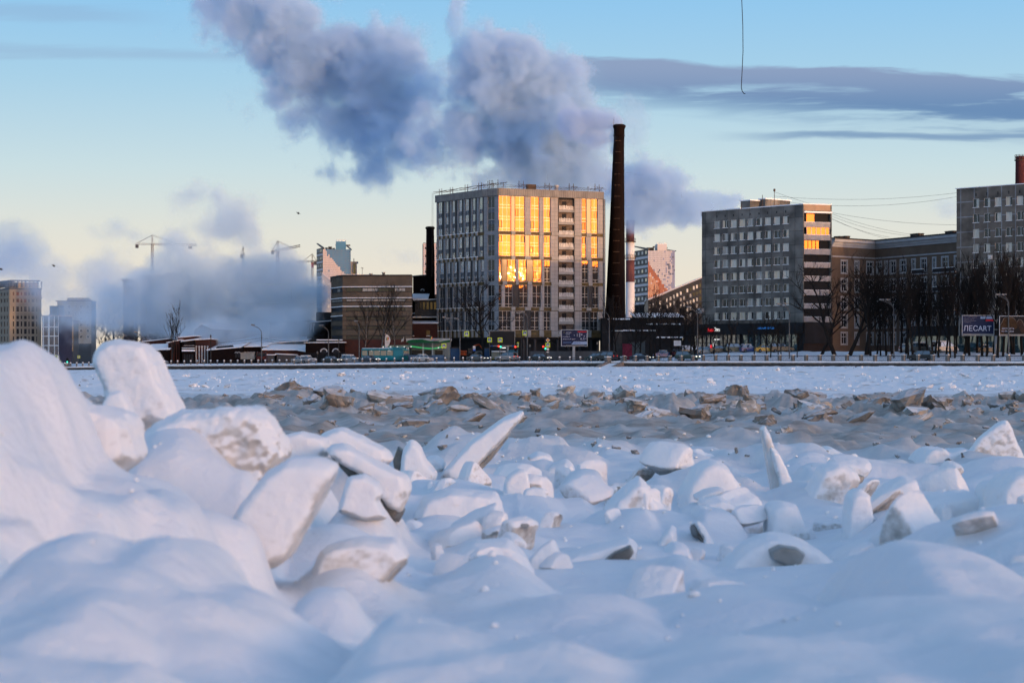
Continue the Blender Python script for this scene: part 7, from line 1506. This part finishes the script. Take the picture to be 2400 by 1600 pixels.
def info_board():
    D = fence_D(1588)+20; k = D/F; fr = Fr((1579.5, D), (1596, D)); r = thing('notice_board', W(1588, 812, D), 'small white notice board with faint lines before the dark boiler house', 'notice board'); m = MB(); fr.block(m, 0, fr.L, wz(810, D), wz(798, D), -.1, 0); m.build('panel', SWHITE, r); txt(r, fr, 'lettering', 'Шины', SIGNB, 1588, 801, 1.8, D, 9); txt(r, fr, 'lettering', 'Масла', SIGNB, 1588, 804.5, 1.8, D, 10); m = MB(); m.tube([W(1582, 826, D), W(1582, 810, D)], .07, 5); m.tube([W(1594, 826, D), W(1594, 810, D)], .07, 5); m.build('post', DPOLE, r)
info_board()
def sail_sign():
    D = fence_D(908)+17; k = D/F; z = lambda y: wz(y, D); r = thing('pylon_sign', W(903, 848, D), 'white sail shaped pylon sign with a green, yellow and red flame', 'sign'); P_ = lambda a, b, o=0: Vector(((a-1200)*k, D-o, wz(b, D)))
    m = MB(); m.slab([P_(902, 823), P_(906, 816), (P_(912, 807)), P_(915, 798), P_(913.5, 790), P_(909, 785), P_(902, 781)][::-1], (0, .3, 0)); m.build('panel', SWHITE, r); flame(r, P_, 908, 794, 1.0)
    m = MB(); m.box(P_(908.5, 802.3, .03), (7*k, .02, .8*k)); m.build('lettering', SIGNB, r); m = MB(); m.box(P_(903, 836, -.2), (1.5*k, .3, 26*k)); m.build('post', SWHITE, r)
GRN = mat('sign_green', (.01, .13, .045), .5); YEL = mat('sign_cream', (.6, .5, .2), .5)
def flame(r, P_, x, y, s):
    for nm, m_, dx in (('green_stroke', GRN, -1.9), ('cream_stroke', YEL, -.1), ('red_stroke', SRED, 1.7)):
        m = MB(); pts = [(x+dx-.7*s, y+5*s), (x+dx+.6*s, y+2*s), (x+dx+1.9*s, y-2*s), (x+dx+1.6*s, y-5*s), (x+dx+.3*s, y-3*s), (x+dx-.9*s, y)]; m.slab([P_(a, b, .05) for a, b in pts], (0, .03, 0)); m.build(nm, m_, r)
sail_sign()
def gas_station():
    D = fence_D(1005)+22; k = D/F; P_ = lambda a, b, o=0: Vector(((a-1200)*k, D-o, wz(b, D))); r = thing('filling_station', P_(1005, 846), 'filling station with a white and green wave canopy', 'filling station')
    WC = mat('canopy_white', (.33, .36, .37), .6); GC = mat('canopy_green', (.004, .075, .03), .5); ST = mat('station_wall', (.17, .20, .21), .7, var=.15, scale=.5); LG = emit_mat('green_strip', (.05, .5, .15), .8)
    m = MB(); m.slab([P_(952, 800), P_(1056, 798), P_(1056, 792.5), P_(952, 793)], (0, 9, 0)); m.build('canopy', WC, r)
    m = MB(); pts = [(952, 802), (956, 798), (967, 795.6), (990, 794.8), (1003, 798), (1016, 800.6), (1034, 800), (1048, 797.5), (1056, 796), (1056, 801.5), (1020, 803.5), (952, 803)]; m.slab([P_(a, b, .08) for a, b in pts], (0, .06, 0)); m.build('green_wave', GC, r)
    flame(r, lambda a, b, o=0: P_(a, b, o+.1), 1011, 792, .95); fr = Fr((952, D-.2), (1056, D-.2)); txt(r, fr, 'red_lettering', 'ТАТ', SRED, 1020.5, 796.5, 3, D, 8.5); txt(r, fr, 'green_lettering', 'НЕФТЬ', GRN, 1031, 796.5, 3, D, 11)
    m = MB(); m.box(P_(1005, 824, -6), (100*k, 3, 46*k)); m.build('station_building', ST, r)
    for a, b in ((963, 989), (992, 1010), (1018, 1036)): m = MB(); m.box(P_((a+b)/2, 826, -4.4), ((b-a)*k, .1, 11*k)); m.build('window', GLASSD, r)
    for a in (991, 1013): m = MB(); m.box(P_(a, 824, -1.5), (3.2*k, .5, 42*k)); m.build('column', WC, r)
    for p in (((962, 811), (985, 814.5), (1005, 816.5), (1020, 816), (1037, 811.5)),): m = MB(); m.tube([P_(a, b, -3) for a, b in p], .13, 4); m.build('green_neon', LG, r)
    for a, b in ((899, 813), (916, 812.5), (932, 812.5), (948, 812.5), (964, 812.5), (1028, 815)): m = MB(); m.lathe(P_(a, b, 1), [(.05, -.1), (.16, 0), (.05, .1)], 6); m.build('lamp', WHL, r)
    m = MB(); m.box(P_(930, 811, -2), (64*k, 2, 4.5*k)); m.build('low_canopy', mat('mint_band', (.15, .25, .22), .6), r); m = MB(); m.box(P_(911, 822.5, -1), (6.2*k, .2, 5*k)); m.build('lit_price_board', WHL, r); m = MB(); m.box(P_(930, 828, -5), (64*k, 2, 32*k)); m.build('side_building', mat('dark_station', (.04, .05, .05), .8), r)
    m = MB(); m.slab([P_(940, 801), P_(946, 799), P_(947, 787), P_(945, 793), P_(941, 795)], (0, .3, 0)); m.build('side_emblem', WC, r)
gas_station()
def street_lamp(px, yb, yt, heads, label, s_=8, r_=.13, col=None):
    D = fence_D(px)+s_; root = thing('street_lamp', W(px, yb, D), label, 'street lamp'); c = col or STEEL
    m = MB(); m.tube([W(px, yb+3, D), W(px, (yb+yt)/2, D), W(px, yt+14, D)], [r_, r_*.9, r_*.7], 8); m.build('pole', c, root)
    for hx, hy in heads:
        m = MB(); p0 = W(px, yt+14, D); p3 = W(hx, hy+1.2, D); p1 = W(px, yt+4, D); p2 = W(lerp(px, hx, .35), lerp(yt, hy, .5)+1, D)
        m.tube([(1-t)**3*p0+3*(1-t)**2*t*p1+3*(1-t)*t*t*p2+t**3*p3 for t in [i/7 for i in range(8)]], r_*.5, 6); m.build('arm', c, root)
        m = MB(); sg = 1 if hx > px else -1; q = W(hx, hy+.4, D); m.lathe(q, [(.05, -.12), (.26, -.05), (.2, .14), (.05, .2)], 8); m.box(q+Vector((-sg*.35, 0, .04)), (.8, .24, .2), 0, 0, .06); m.build('lamp_head', SIGNB, root)
for a in ((1056, 843, 752, [(1038, 743), (1048, 746)], 'double arm street lamp beside the filling station canopy'), (1236, 845, 732, [(1212, 733), (1222, 731)], 'tall street lamp with curved arms before the golden tower'), (613, 846, 768, [(590, 761)], 'dark street lamp with one drooping arm against the steam'), (770, 850, 768, [(750, 762)], 'grey street lamp bent over the arched garages'),
          (1428, 846, 733, [(1405, 724)], 'street lamp at the foot of the tall chimney'), (1635, 843, 728, [(1612, 719)], 'street lamp on the corner of the concrete block'), (1850, 843, 720, [(1822, 712), (1838, 711)], 'double arm street lamp before the shop fascia'), (2095, 843, 712, [(2063, 702), (2078, 702)], 'double arm street lamp before the ochre house'), (2364, 838, 700, [(2336, 690), (2350, 690)], 'thick street lamp crossing the bear billboard'),
          (332, 856, 782, [(316, 778)], 'hazy street lamp above the low brick shed'), (304, 857, 790, [(290, 786)], 'faint street lamp at the steam edge by the snow mound'), (842, 847, 758, [(832, 752)], 'thin street lamp before the brown factory'), (1078, 843, 750, [(1066, 746)], 'slim lamp behind the spreading tree')): street_lamp(*a)
def post(name, px, yb, yt, label, s_=8, r_=.11, m_=None): D = fence_D(px)+s_; r = thing(name, W(px, yb, D), label, 'pole'); m = MB(); m.tube([W(px, yb+2, D), W(px, yt, D)], [r_, r_*.75], 7); m.build('shaft', m_ or DPOLE, r); m = MB(); m.box(W(px, yt+4, D)-Vector((0, .15, 0)), (.35, .2, .5)); m.build('bracket', STEEL, r)
for a in ((494, 852, 784, 'dark utility pole before the ribbed hall front'), (403, 853, 785, 'dark utility pole before the brick turret'), (1222, 845, 738, 'straight grey mast beside the lamp by the blank screen'), (794, 848, 794, 'thin mast before the arched garages'), (744, 850, 822, 'short sign post before the dark street fence'), (1242, 845, 806, 'dark post with a pale panel by the crossing'), (1400, 845, 800, 'thin sign post before the grey hoarding')): post('utility_pole', *a)
# hoardings and street fences
def hoarding(label, px0, px1, py0, py1, s_, m_, name='hoarding', n=None):
    D0_, D1_ = fence_D(px0)+s_, fence_D(px1)+s_; fr = Fr((px0, D0_), (px1, D1_)); r = thing(name, fr.p(0, wz(py1, D0_)), label, 'fence'); n = n or max(2, int(fr.L/2.5)); z0, z1 = wz(py1, fr.D((px0+px1)/2)), wz(py0, fr.D((px0+px1)/2))
    for i in range(n): m = MB(); fr.block(m, fr.L*i/n+.02, fr.L*(i+1)/n-.02, z0, z1, -.06, .0); m.build('panel', m_[i % len(m_)] if isinstance(m_, list) else m_, r)
    for i in range(n+1): m = MB(); fr.block(m, fr.L*i/n-.06, fr.L*i/n+.06, z0, z1+.05, -.2, -.062); m.build('post', DPOLE, r)
HG = mat('hoarding_grey', (.085, .09, .10), .7, var=.12, scale=.6); HB = mat('hoarding_banner', (.16, .21, .28), .6, col2=(.06, .10, .18), scale=.5)
hoarding('grey construction hoarding at the foot of the golden tower', 1240, 1436, 822.5, 843, 16, HG); hoarding('blue and white banner fence below the filling station', 958, 1040, 832, 847, 13, [HB, HG, HB]); hoarding('dark plank street fence under the arched garages', 712, 808, 827, 851, 12, mat('black_fence', (.014, .013, .014), .85, var=.3, scale=1), 'street_fence')
def kiosk():
    D = fence_D(1166)+11; k = D/F; P_ = lambda a, b, o=0: Vector(((a-1200)*k, D-o, wz(b, D))); r = thing('bus_shelter', P_(1166, 844), 'small glazed bus shelter with a snowy roof and a yellow base strip', 'bus shelter')
    m = MB(); m.box(P_(1163, 832.5, -.8), (22*k, 1.5, 17*k)); m.build('panel_wall', mat('shelter_panel', (.15, .18, .16), .5, var=.1, scale=.5), r); m = MB(); m.box(P_(1163, 840, .0), (22*k, .1, 2*k)); m.build('yellow_strip', mat('yellow_strip_paint', (.3, .28, .03), .6), r); m = MB(); m.box(P_(1169, 823.3, -.6), (34*k, 2.4, 2.2*k), 0, 0, .08); m.build('snowy_roof', CAPS, r)
    m = MB(); m.box(P_(1182, 833, -.9), (14*k, .1, 16*k)); m.build('glass_wall', GLASSD, r); m = MB(); m.box(P_(1176, 833, -.5), (.15, .15, 18*k)); m.build('shelter_post', DPOLE, r); m = MB(); m.box(P_(1179, 814.8, -1.5), (13*k, .2, 2.2*k)); m.build('lit_sign', WHL, r)
    r = thing('blue_cabin', P_(1202, 844), 'blue site cabin under the corner of the blank screen', 'cabin'); m = MB(); m.box(P_(1203, 831, -2.5), (22*k, 3, 22*k), 0, 0, .05); m.build('wall', mat('cabin_blue', (.03, .11, .17), .6, var=.15, scale=.5), r); m = MB(); m.box(P_(1205, 829, -.95), (8*k, .08, 6*k)); m.build('window', GLASSD, r)
    for a, w_, lab in ((1066, 22, 'dark blue site container behind the orange excavator'), (1141, 12, 'navy panel screen beside the spreading tree')): r = thing('site_container', P_(a, 846), lab, 'container'); m = MB(); m.box(P_(a, 830, -4), (w_*k, 2.5, 30*k), 0, 0, .05); m.build('wall', mat('container_blue', (.012, .04, .10), .6, var=.2, scale=.6) if 'container_blue' not in bpy.data.materials else bpy.data.materials['container_blue'], r); m = MB(); m.box(P_(a, 814.6, -4), (w_*k+.2, 2.7, .25)); m.build('roof', ROOFD, r)
    r = thing('waste_bin', P_(1383, 844), 'dark green waste bin with a snowy lid before the grey hoarding', 'bin'); m = MB(); m.box(P_(1383, 838, -1), (11*k, 1.2, 10*k), 0, 0, .05); m.build('bin_body', mat('bin_green', (.02, .03, .022), .7), r); m = MB(); m.box(P_(1383, 832.3, -1), (12*k, 1.4, 1.8*k), 0, 0, .06); m.build('lid', CAPS, r)
kiosk()
# wires and the loose cable overhead
def wire(label, pts, r_=.03, name='overhead_wire', sag=0.):
    m = MB()
    for a, b in pts:
        a, b = Vector(a), Vector(b); m.tube([a.lerp(b, t/10)-Vector((0, 0, sag*4*(t/10)*(1-t/10))) for t in range(11)], r_, 3, cap=False)
    return tag(m.build(name, DPOLE, None, uv=False), label, 'wire')
for (x0, y0, x1, y1, lab, sg) in ((1816, 460, 2243, 452, 'uppermost thin wire from the concrete block roof to the tan block', 1.0), (1830, 472, 2243, 461, 'second thin wire from the concrete block roof to the tan block', 1.4), (1946, 498, 2243, 527, 'thin wire slanting down from the concrete block to the tan block wall', .6), (1946, 500, 2160, 553, 'roof wire running down to the ochre house vents', .6), (1948, 506, 2150, 554, 'second roof wire running down to the ochre house vents', .8),
                                  (1946, 512, 2085, 556, 'short roof wire to the ochre house cornice', .5), (1946, 510, 2080, 560, 'lowest roof wire to the ochre house cornice', .4), (1816, 450, 1946, 490, 'stay wire from the aerial on the concrete block', .2)):
    wire(lab, [(W(x0, y0, 412), W(x1, y1, 412 if y1 < 530 else 436))], .028, sag=sg)
wire('pair of street wires sagging to the lamp against the steam', [(W(430, 803, 470), W(613, 792, 462)), (W(613, 792, 462), W(760, 800, 452)), (W(450, 808, 470), W(613, 797, 462)), (W(613, 796, 462), W(720, 803, 456))], .035, sag=.5)
wire('span wires carrying the crossing signs over the street', [(W(1056, 770, 436), W(1236, 775, 424)), (W(1056, 773, 436), W(1094, 777, 430)), (W(1236, 770, 424), W(1440, 778, 415)), (W(1236, 768, 424), W(1380, 846, 412)), (W(1150, 772, 430), W(1284, 790, 422))], .035, sag=.3)
def loose_cable():
    D = 60; r = thing('hanging_cable', W(1740, -420, D), 'thin black cable hanging loose from above with a hooked end', 'cable'); m = MB(); m.tube([W(1739.5, -420, D), W(1739, -100, D), W(1738.5, 0, D), W(1741, 60, D), W(1741.5, 120, D), W(1739, 175, D), W(1737.5, 205, D), W(1739.5, 214, D), W(1744, 220, D), W(1747, 220, D)], .012, 6); m.build('cable', SBLACK, r)
    m = MB(); a, b = W(-1500, -430, D), W(4200, -430, D); m.tube([a.lerp(b, t/16)+Vector((0, 0, 1.2*(2*t/16-1)**2)) for t in range(17)], .015, 5); m.build('carrier_wire', SBLACK, r)
    for x in (-1500, 4200): m = MB(); q = W(x, -430, D); m.tube([(q.x, q.y, -3.2), (q.x, q.y, q.z+1.6)], .12, 8); m.build('carrier_pole', DPOLE, r)
loose_cable()
for i, (px, py) in enumerate(((127, 624), (700, 501), (3, 632))):
    c = W(px, py, 260); m = MB(); b = .35
    m.add([c+Vector(v) for v in ((-.25, 0, 0), (0, -.06, .05), (.3, 0, 0), (0, .06, .04), (-.1, -b, .22), (.1, -b*.6, .15), (-.1, b, .22), (.1, b*.6, .15), (0, 0, -.06))], [(0, 1, 3), (1, 2, 3), (0, 8, 1), (1, 8, 2), (2, 8, 3), (3, 8, 0), (1, 4, 5), (3, 7, 6)]); m.add([c+Vector(v) for v in ((-.15, 0, .03), (.1, 0, .03), (.0, 0, .20), (-.35, .25*0+.3, .26), (-.35, -.3, .26))], [(0, 1, 3), (0, 4, 1)])
    tag(m.build('bird', SBLACK, None, uv=False), 'tiny dark bird flying before the pale sky', 'bird', 'birds in the sky')
# ---------------------------------------------------------------- steam: real volumes of uneven density
GROW = 1.22
def steam(name, label, D, blobs, mat_, voxel=.8, noise_scale=.05, amp=.75, seed=0., depth=.55, edge=1.0, box=None, yoff=0., fine=.5, soft=.6, stretch=(1, 1, 1)):
    """blobs: (px, py, rx_px, ry_px, weight, ddepth m) ellipsoids round distance D"""
    s = D/F; B = []
    for b in blobs:
        px, py, rx, ry = b[:4]; wgt = b[4] if len(b) > 4 else 1.; dd = b[5] if len(b) > 5 else 0.
        d = D+dd; c = W(px, py, d); k = d/F
        rd = max(min(rx, ry)*k*1.0, max(rx, ry)*k*depth)
        B.append((c, (rx*k*GROW, rd*GROW, ry*k*GROW), wgt))
    lo = [min(c[i]-r[i]*1.35 for c, r, _ in B) for i in range(3)]; hi = [max(c[i]+r[i]*1.35 for c, r, _ in B) for i in range(3)]
    lo[2] = max(lo[2], .4)
    org = Vector([(a+b)/2 for a, b in zip(lo, hi)])
    # the hull the steam fills: one closed mesh
    bm = bmesh.new()
    for c, r, _ in B:
        bmesh.ops.create_icosphere(bm, subdivisions=2, radius=1, matrix=Matrix.Translation(c-org) @ Matrix.Diagonal((*r, 1)))
    me = bpy.data.meshes.new(name); bm.to_mesh(me); bm.free()
    ob = bpy.data.objects.new(name, me); COL.objects.link(ob); ob.location = org; me.materials.append(mat_)
    tag(ob, label, 'steam', kind='stuff')
    ng = bpy.data.node_groups.new(name, 'GeometryNodeTree')
    ng.interface.new_socket('Geometry', in_out='INPUT', socket_type='NodeSocketGeometry'); ng.interface.new_socket('Geometry', in_out='OUTPUT', socket_type='NodeSocketGeometry')
    N = ng.nodes; L = ng.links
    def M(op, a, b=None, c=None):
        n = N.new('ShaderNodeMath'); n.operation = op
        for i, v in enumerate((a, b, c)):
            if v is None: continue
            if isinstance(v, (int, float)): n.inputs[i].default_value = v
            else: L.new(v, n.inputs[i])
        return n.outputs[0]
    def V(op, a, b=None, c=None):
        n = N.new('ShaderNodeVectorMath'); n.operation = op
        for i, v in enumerate((a, b, c)):
            if v is None: continue
            if isinstance(v, (tuple, Vector)): n.inputs[i].default_value = tuple(v)
            else: L.new(v, n.inputs[i])
        return n
    pos = N.new('GeometryNodeInputPosition').outputs[0]
    def noise(p, scale, detail, rough, ofs):
        n = N.new('ShaderNodeTexNoise'); n.noise_dimensions = '3D'
        n.inputs['Scale'].default_value = scale; n.inputs['Detail'].default_value = detail; n.inputs['Roughness'].default_value = rough
        L.new(V('ADD', V('MULTIPLY', p, stretch).outputs[0], (ofs, ofs*1.7, -ofs)).outputs[0], n.inputs['Vector'])
        return n
    # warp the position so that the blobs lose their round outlines
    wn = noise(pos, noise_scale*.8, 3, .55, seed*7+3)
    wp = V('MULTIPLY_ADD', V('SUBTRACT', wn.outputs['Color'], (.5, .5, .5)).outputs[0], (edge*9,)*3, pos).outputs[0]
    f = None
    for c, r, g in B:
        q = V('MULTIPLY_ADD', wp, (1/r[0], 1/r[1], 1/r[2]), tuple(-(c-org)[i]/r[i] for i in range(3)))
        d = M('SUBTRACT', 1., V('LENGTH', q.outputs[0]).outputs['Value'])
        d = M('MULTIPLY', d, g)
        f = d if f is None else M('SMOOTH_MAX', f, d, .22)
    n1 = noise(pos, noise_scale, 7, .58, seed*13).outputs[0]
    bil = M('ABSOLUTE', M('SUBTRACT', noise(wp, noise_scale*2.3, 5, .55, seed*5+9).outputs[0], .5))
    f = M('ADD', M('MULTIPLY', M('MINIMUM', f, .55), 1.15), M('MULTIPLY', M('SUBTRACT', n1, .5), amp*2.1))
    f = M('SUBTRACT', f, M('MULTIPLY', M('MAXIMUM', M('SUBTRACT', .10, bil), 0.), fine*3))
    mr = N.new('ShaderNodeMapRange'); mr.interpolation_type = 'SMOOTHSTEP'; L.new(f, mr.inputs[0])
    for i, x in enumerate((-.02, soft, 0., 1.)): mr.inputs[i+1].default_value = x
    dens = M('POWER', mr.outputs[0], 1.6)
    # keep clear of the box sides
    vc = N.new('GeometryNodeVolumeCube'); L.new(dens, vc.inputs['Density'])
    vc.inputs['Min'].default_value = tuple(lo[i]-org[i] for i in range(3)); vc.inputs['Max'].default_value = tuple(hi[i]-org[i] for i in range(3))
    for i, ax in enumerate(('Resolution X', 'Resolution Y', 'Resolution Z')): vc.inputs[ax].default_value = max(8, int((hi[i]-lo[i])/voxel))
    sm = N.new('GeometryNodeSetMaterial'); sm.inputs['Material'].default_value = mat_
    L.new(vc.outputs[0], sm.inputs[0])
    go = N.new('NodeGroupOutput'); L.new(sm.outputs[0], go.inputs[0]); N.new('NodeGroupInput')
    md = ob.modifiers.new('steam density', 'NODES'); md.node_group = ng
    return ob
def steam_mat(name, dens, col, aniso=.0):
    m = bpy.data.materials.new(name); m.use_nodes = True; nt = m.node_tree; nt.nodes.remove(nt.nodes['Principled BSDF'])
    v = nt.nodes.new('ShaderNodeVolumePrincipled'); v.inputs['Color'].default_value = (*col, 1); v.inputs['Density'].default_value = dens; v.inputs['Anisotropy'].default_value = aniso
    nt.links.new(v.outputs[0], nt.nodes['Material Output'].inputs['Volume'])
    return m
SM = steam_mat('steam', .24, (.58, .79, 1.0))
SMG = steam_mat('ground_steam', .22, (.70, .87, 1.0))
SM2 = steam_mat('thin_steam', .07, (.58, .79, 1.0))
steam('chimney_steam', 'dense grey blue steam plume drifting from behind the tall brick chimney', 560,
      [(1440, 296, 26, 22, 1.1), (1400, 285, 46, 36), (1340, 300, 90, 90, 1.1), (1270, 300, 130, 130, 1.2), (1350, 400, 75, 70, 1.1), (1270, 430, 140, 70, 1.1),
       (1170, 190, 130, 120, 1.1), (1260, 180, 110, 90), (1110, 120, 60, 60), (1075, 50, 26, 70, .8), (1090, 310, 130, 90, .8), (1040, 380, 70, 50, .6)],
      SM, voxel=.5, seed=1, noise_scale=.105, amp=.92, soft=.42, fine=.8)
steam('drifting_steam', 'darker torn steam bank drifting high beyond the corner tower roof', 600,
      [(960, 220, 110, 80, .7), (880, 150, 140, 100, 1.1), (760, 150, 160, 100, 1.2), (660, 90, 120, 110, 1), (580, 20, 120, 90, .9), (500, 10, 90, 60, .5), (870, 290, 120, 110, 1), (890, 370, 100, 60, .8),
       (760, 250, 130, 70, .6), (650, 210, 90, 70, .5), (820, 400, 90, 30, .5)], SM, voxel=.6, seed=2, noise_scale=.095, amp=1.0, soft=.45, fine=.8)
steam('small_steam', 'small dark steam wisp just beside the top of the tall chimney', 590,
      [(1480, 300, 50, 85, .9), (1470, 250, 35, 40, .8), (1570, 365, 45, 25, .5)], SM2, voxel=.6, seed=3, noise_scale=.07, amp=.9)
steam('low_plume', 'lower grey steam plume trailing between the tall chimney and the concrete block', 620,
      [(1450, 430, 70, 45, 1.0), (1520, 450, 95, 75, 1.3), (1590, 485, 80, 45, 1.1), (1660, 478, 60, 30, 1), (1705, 470, 40, 26, 1), (1490, 520, 60, 40, .5)], SM, voxel=.6, seed=4, noise_scale=.12, amp=.7, soft=.38)
# low bank over the brick works
steam('ground_steam', 'broad pale steam bank lying over the brick works roofs', 545,
      [(745, 690, 36, 60, 1), (690, 690, 90, 80, 1.3), (640, 700, 120, 95, 1.4), (540, 690, 150, 100, 1.5), (430, 690, 130, 100, 1.5), (350, 695, 90, 85, 1.3), (600, 630, 65, 55, .9), (480, 625, 110, 55, 1.0), (370, 625, 60, 45, .9),
       (580, 565, 45, 70, .75), (530, 510, 75, 75, .75), (450, 465, 60, 42, .55), (655, 600, 40, 40, .8), (420, 590, 60, 45, .8), (270, 720, 120, 65, .9), (190, 730, 120, 55, .65), (560, 780, 170, 40, 1.0, -24), (640, 760, 110, 50, 1.0, -22), (470, 770, 90, 45, .9, -22), (380, 765, 120, 40, .8), (690, 765, 60, 40, .9, -10)], SMG, voxel=.65, seed=5, noise_scale=.085, depth=.2, amp=.85, soft=.6)
steam('rising_steam', 'grey blue steam clouds rising behind the beige high rise', 760,
      [(40, 600, 90, 80, 1.1), (110, 650, 70, 60, .9), (10, 560, 60, 50, 1), (240, 650, 100, 60, 1), (260, 610, 50, 40, .8), (330, 560, 60, 30, .5), (250, 540, 80, 40, .5), (150, 690, 130, 30, .6)],
      SM2, voxel=1.1, seed=6, noise_scale=.08, amp=.75)
steam('stack_steam', 'faint steam wisp beside the small brick chimney', 640, [(960, 610, 60, 40, .7), (930, 595, 40, 30, .5)], SM2, voxel=.7, seed=8, noise_scale=.07, amp=.8)
steam('roof_steam', 'faint steam wisp beside the grey panel block roof', 560, [(2215, 500, 40, 35, .7), (2190, 480, 30, 30, .5)], SM2, voxel=.6, seed=9, noise_scale=.08, amp=.8)
steam('chimney_puff', 'pale puffy steam jet just leaving the mouth of the tall brick chimney', 531,
      [(1446, 288, 18, 14, 1.4), (1428, 282, 26, 20, 1.4), (1405, 286, 32, 26, 1.3), (1378, 284, 38, 32, 1.3), (1345, 290, 46, 42, 1.3), (1395, 322, 40, 26, 1), (1440, 318, 16, 28, .9), (1437, 350, 12, 26, .7)], steam_mat('jet_steam', .6, (.60, .78, 1.0)), voxel=.35, seed=11, noise_scale=.2, amp=.45, edge=.18)
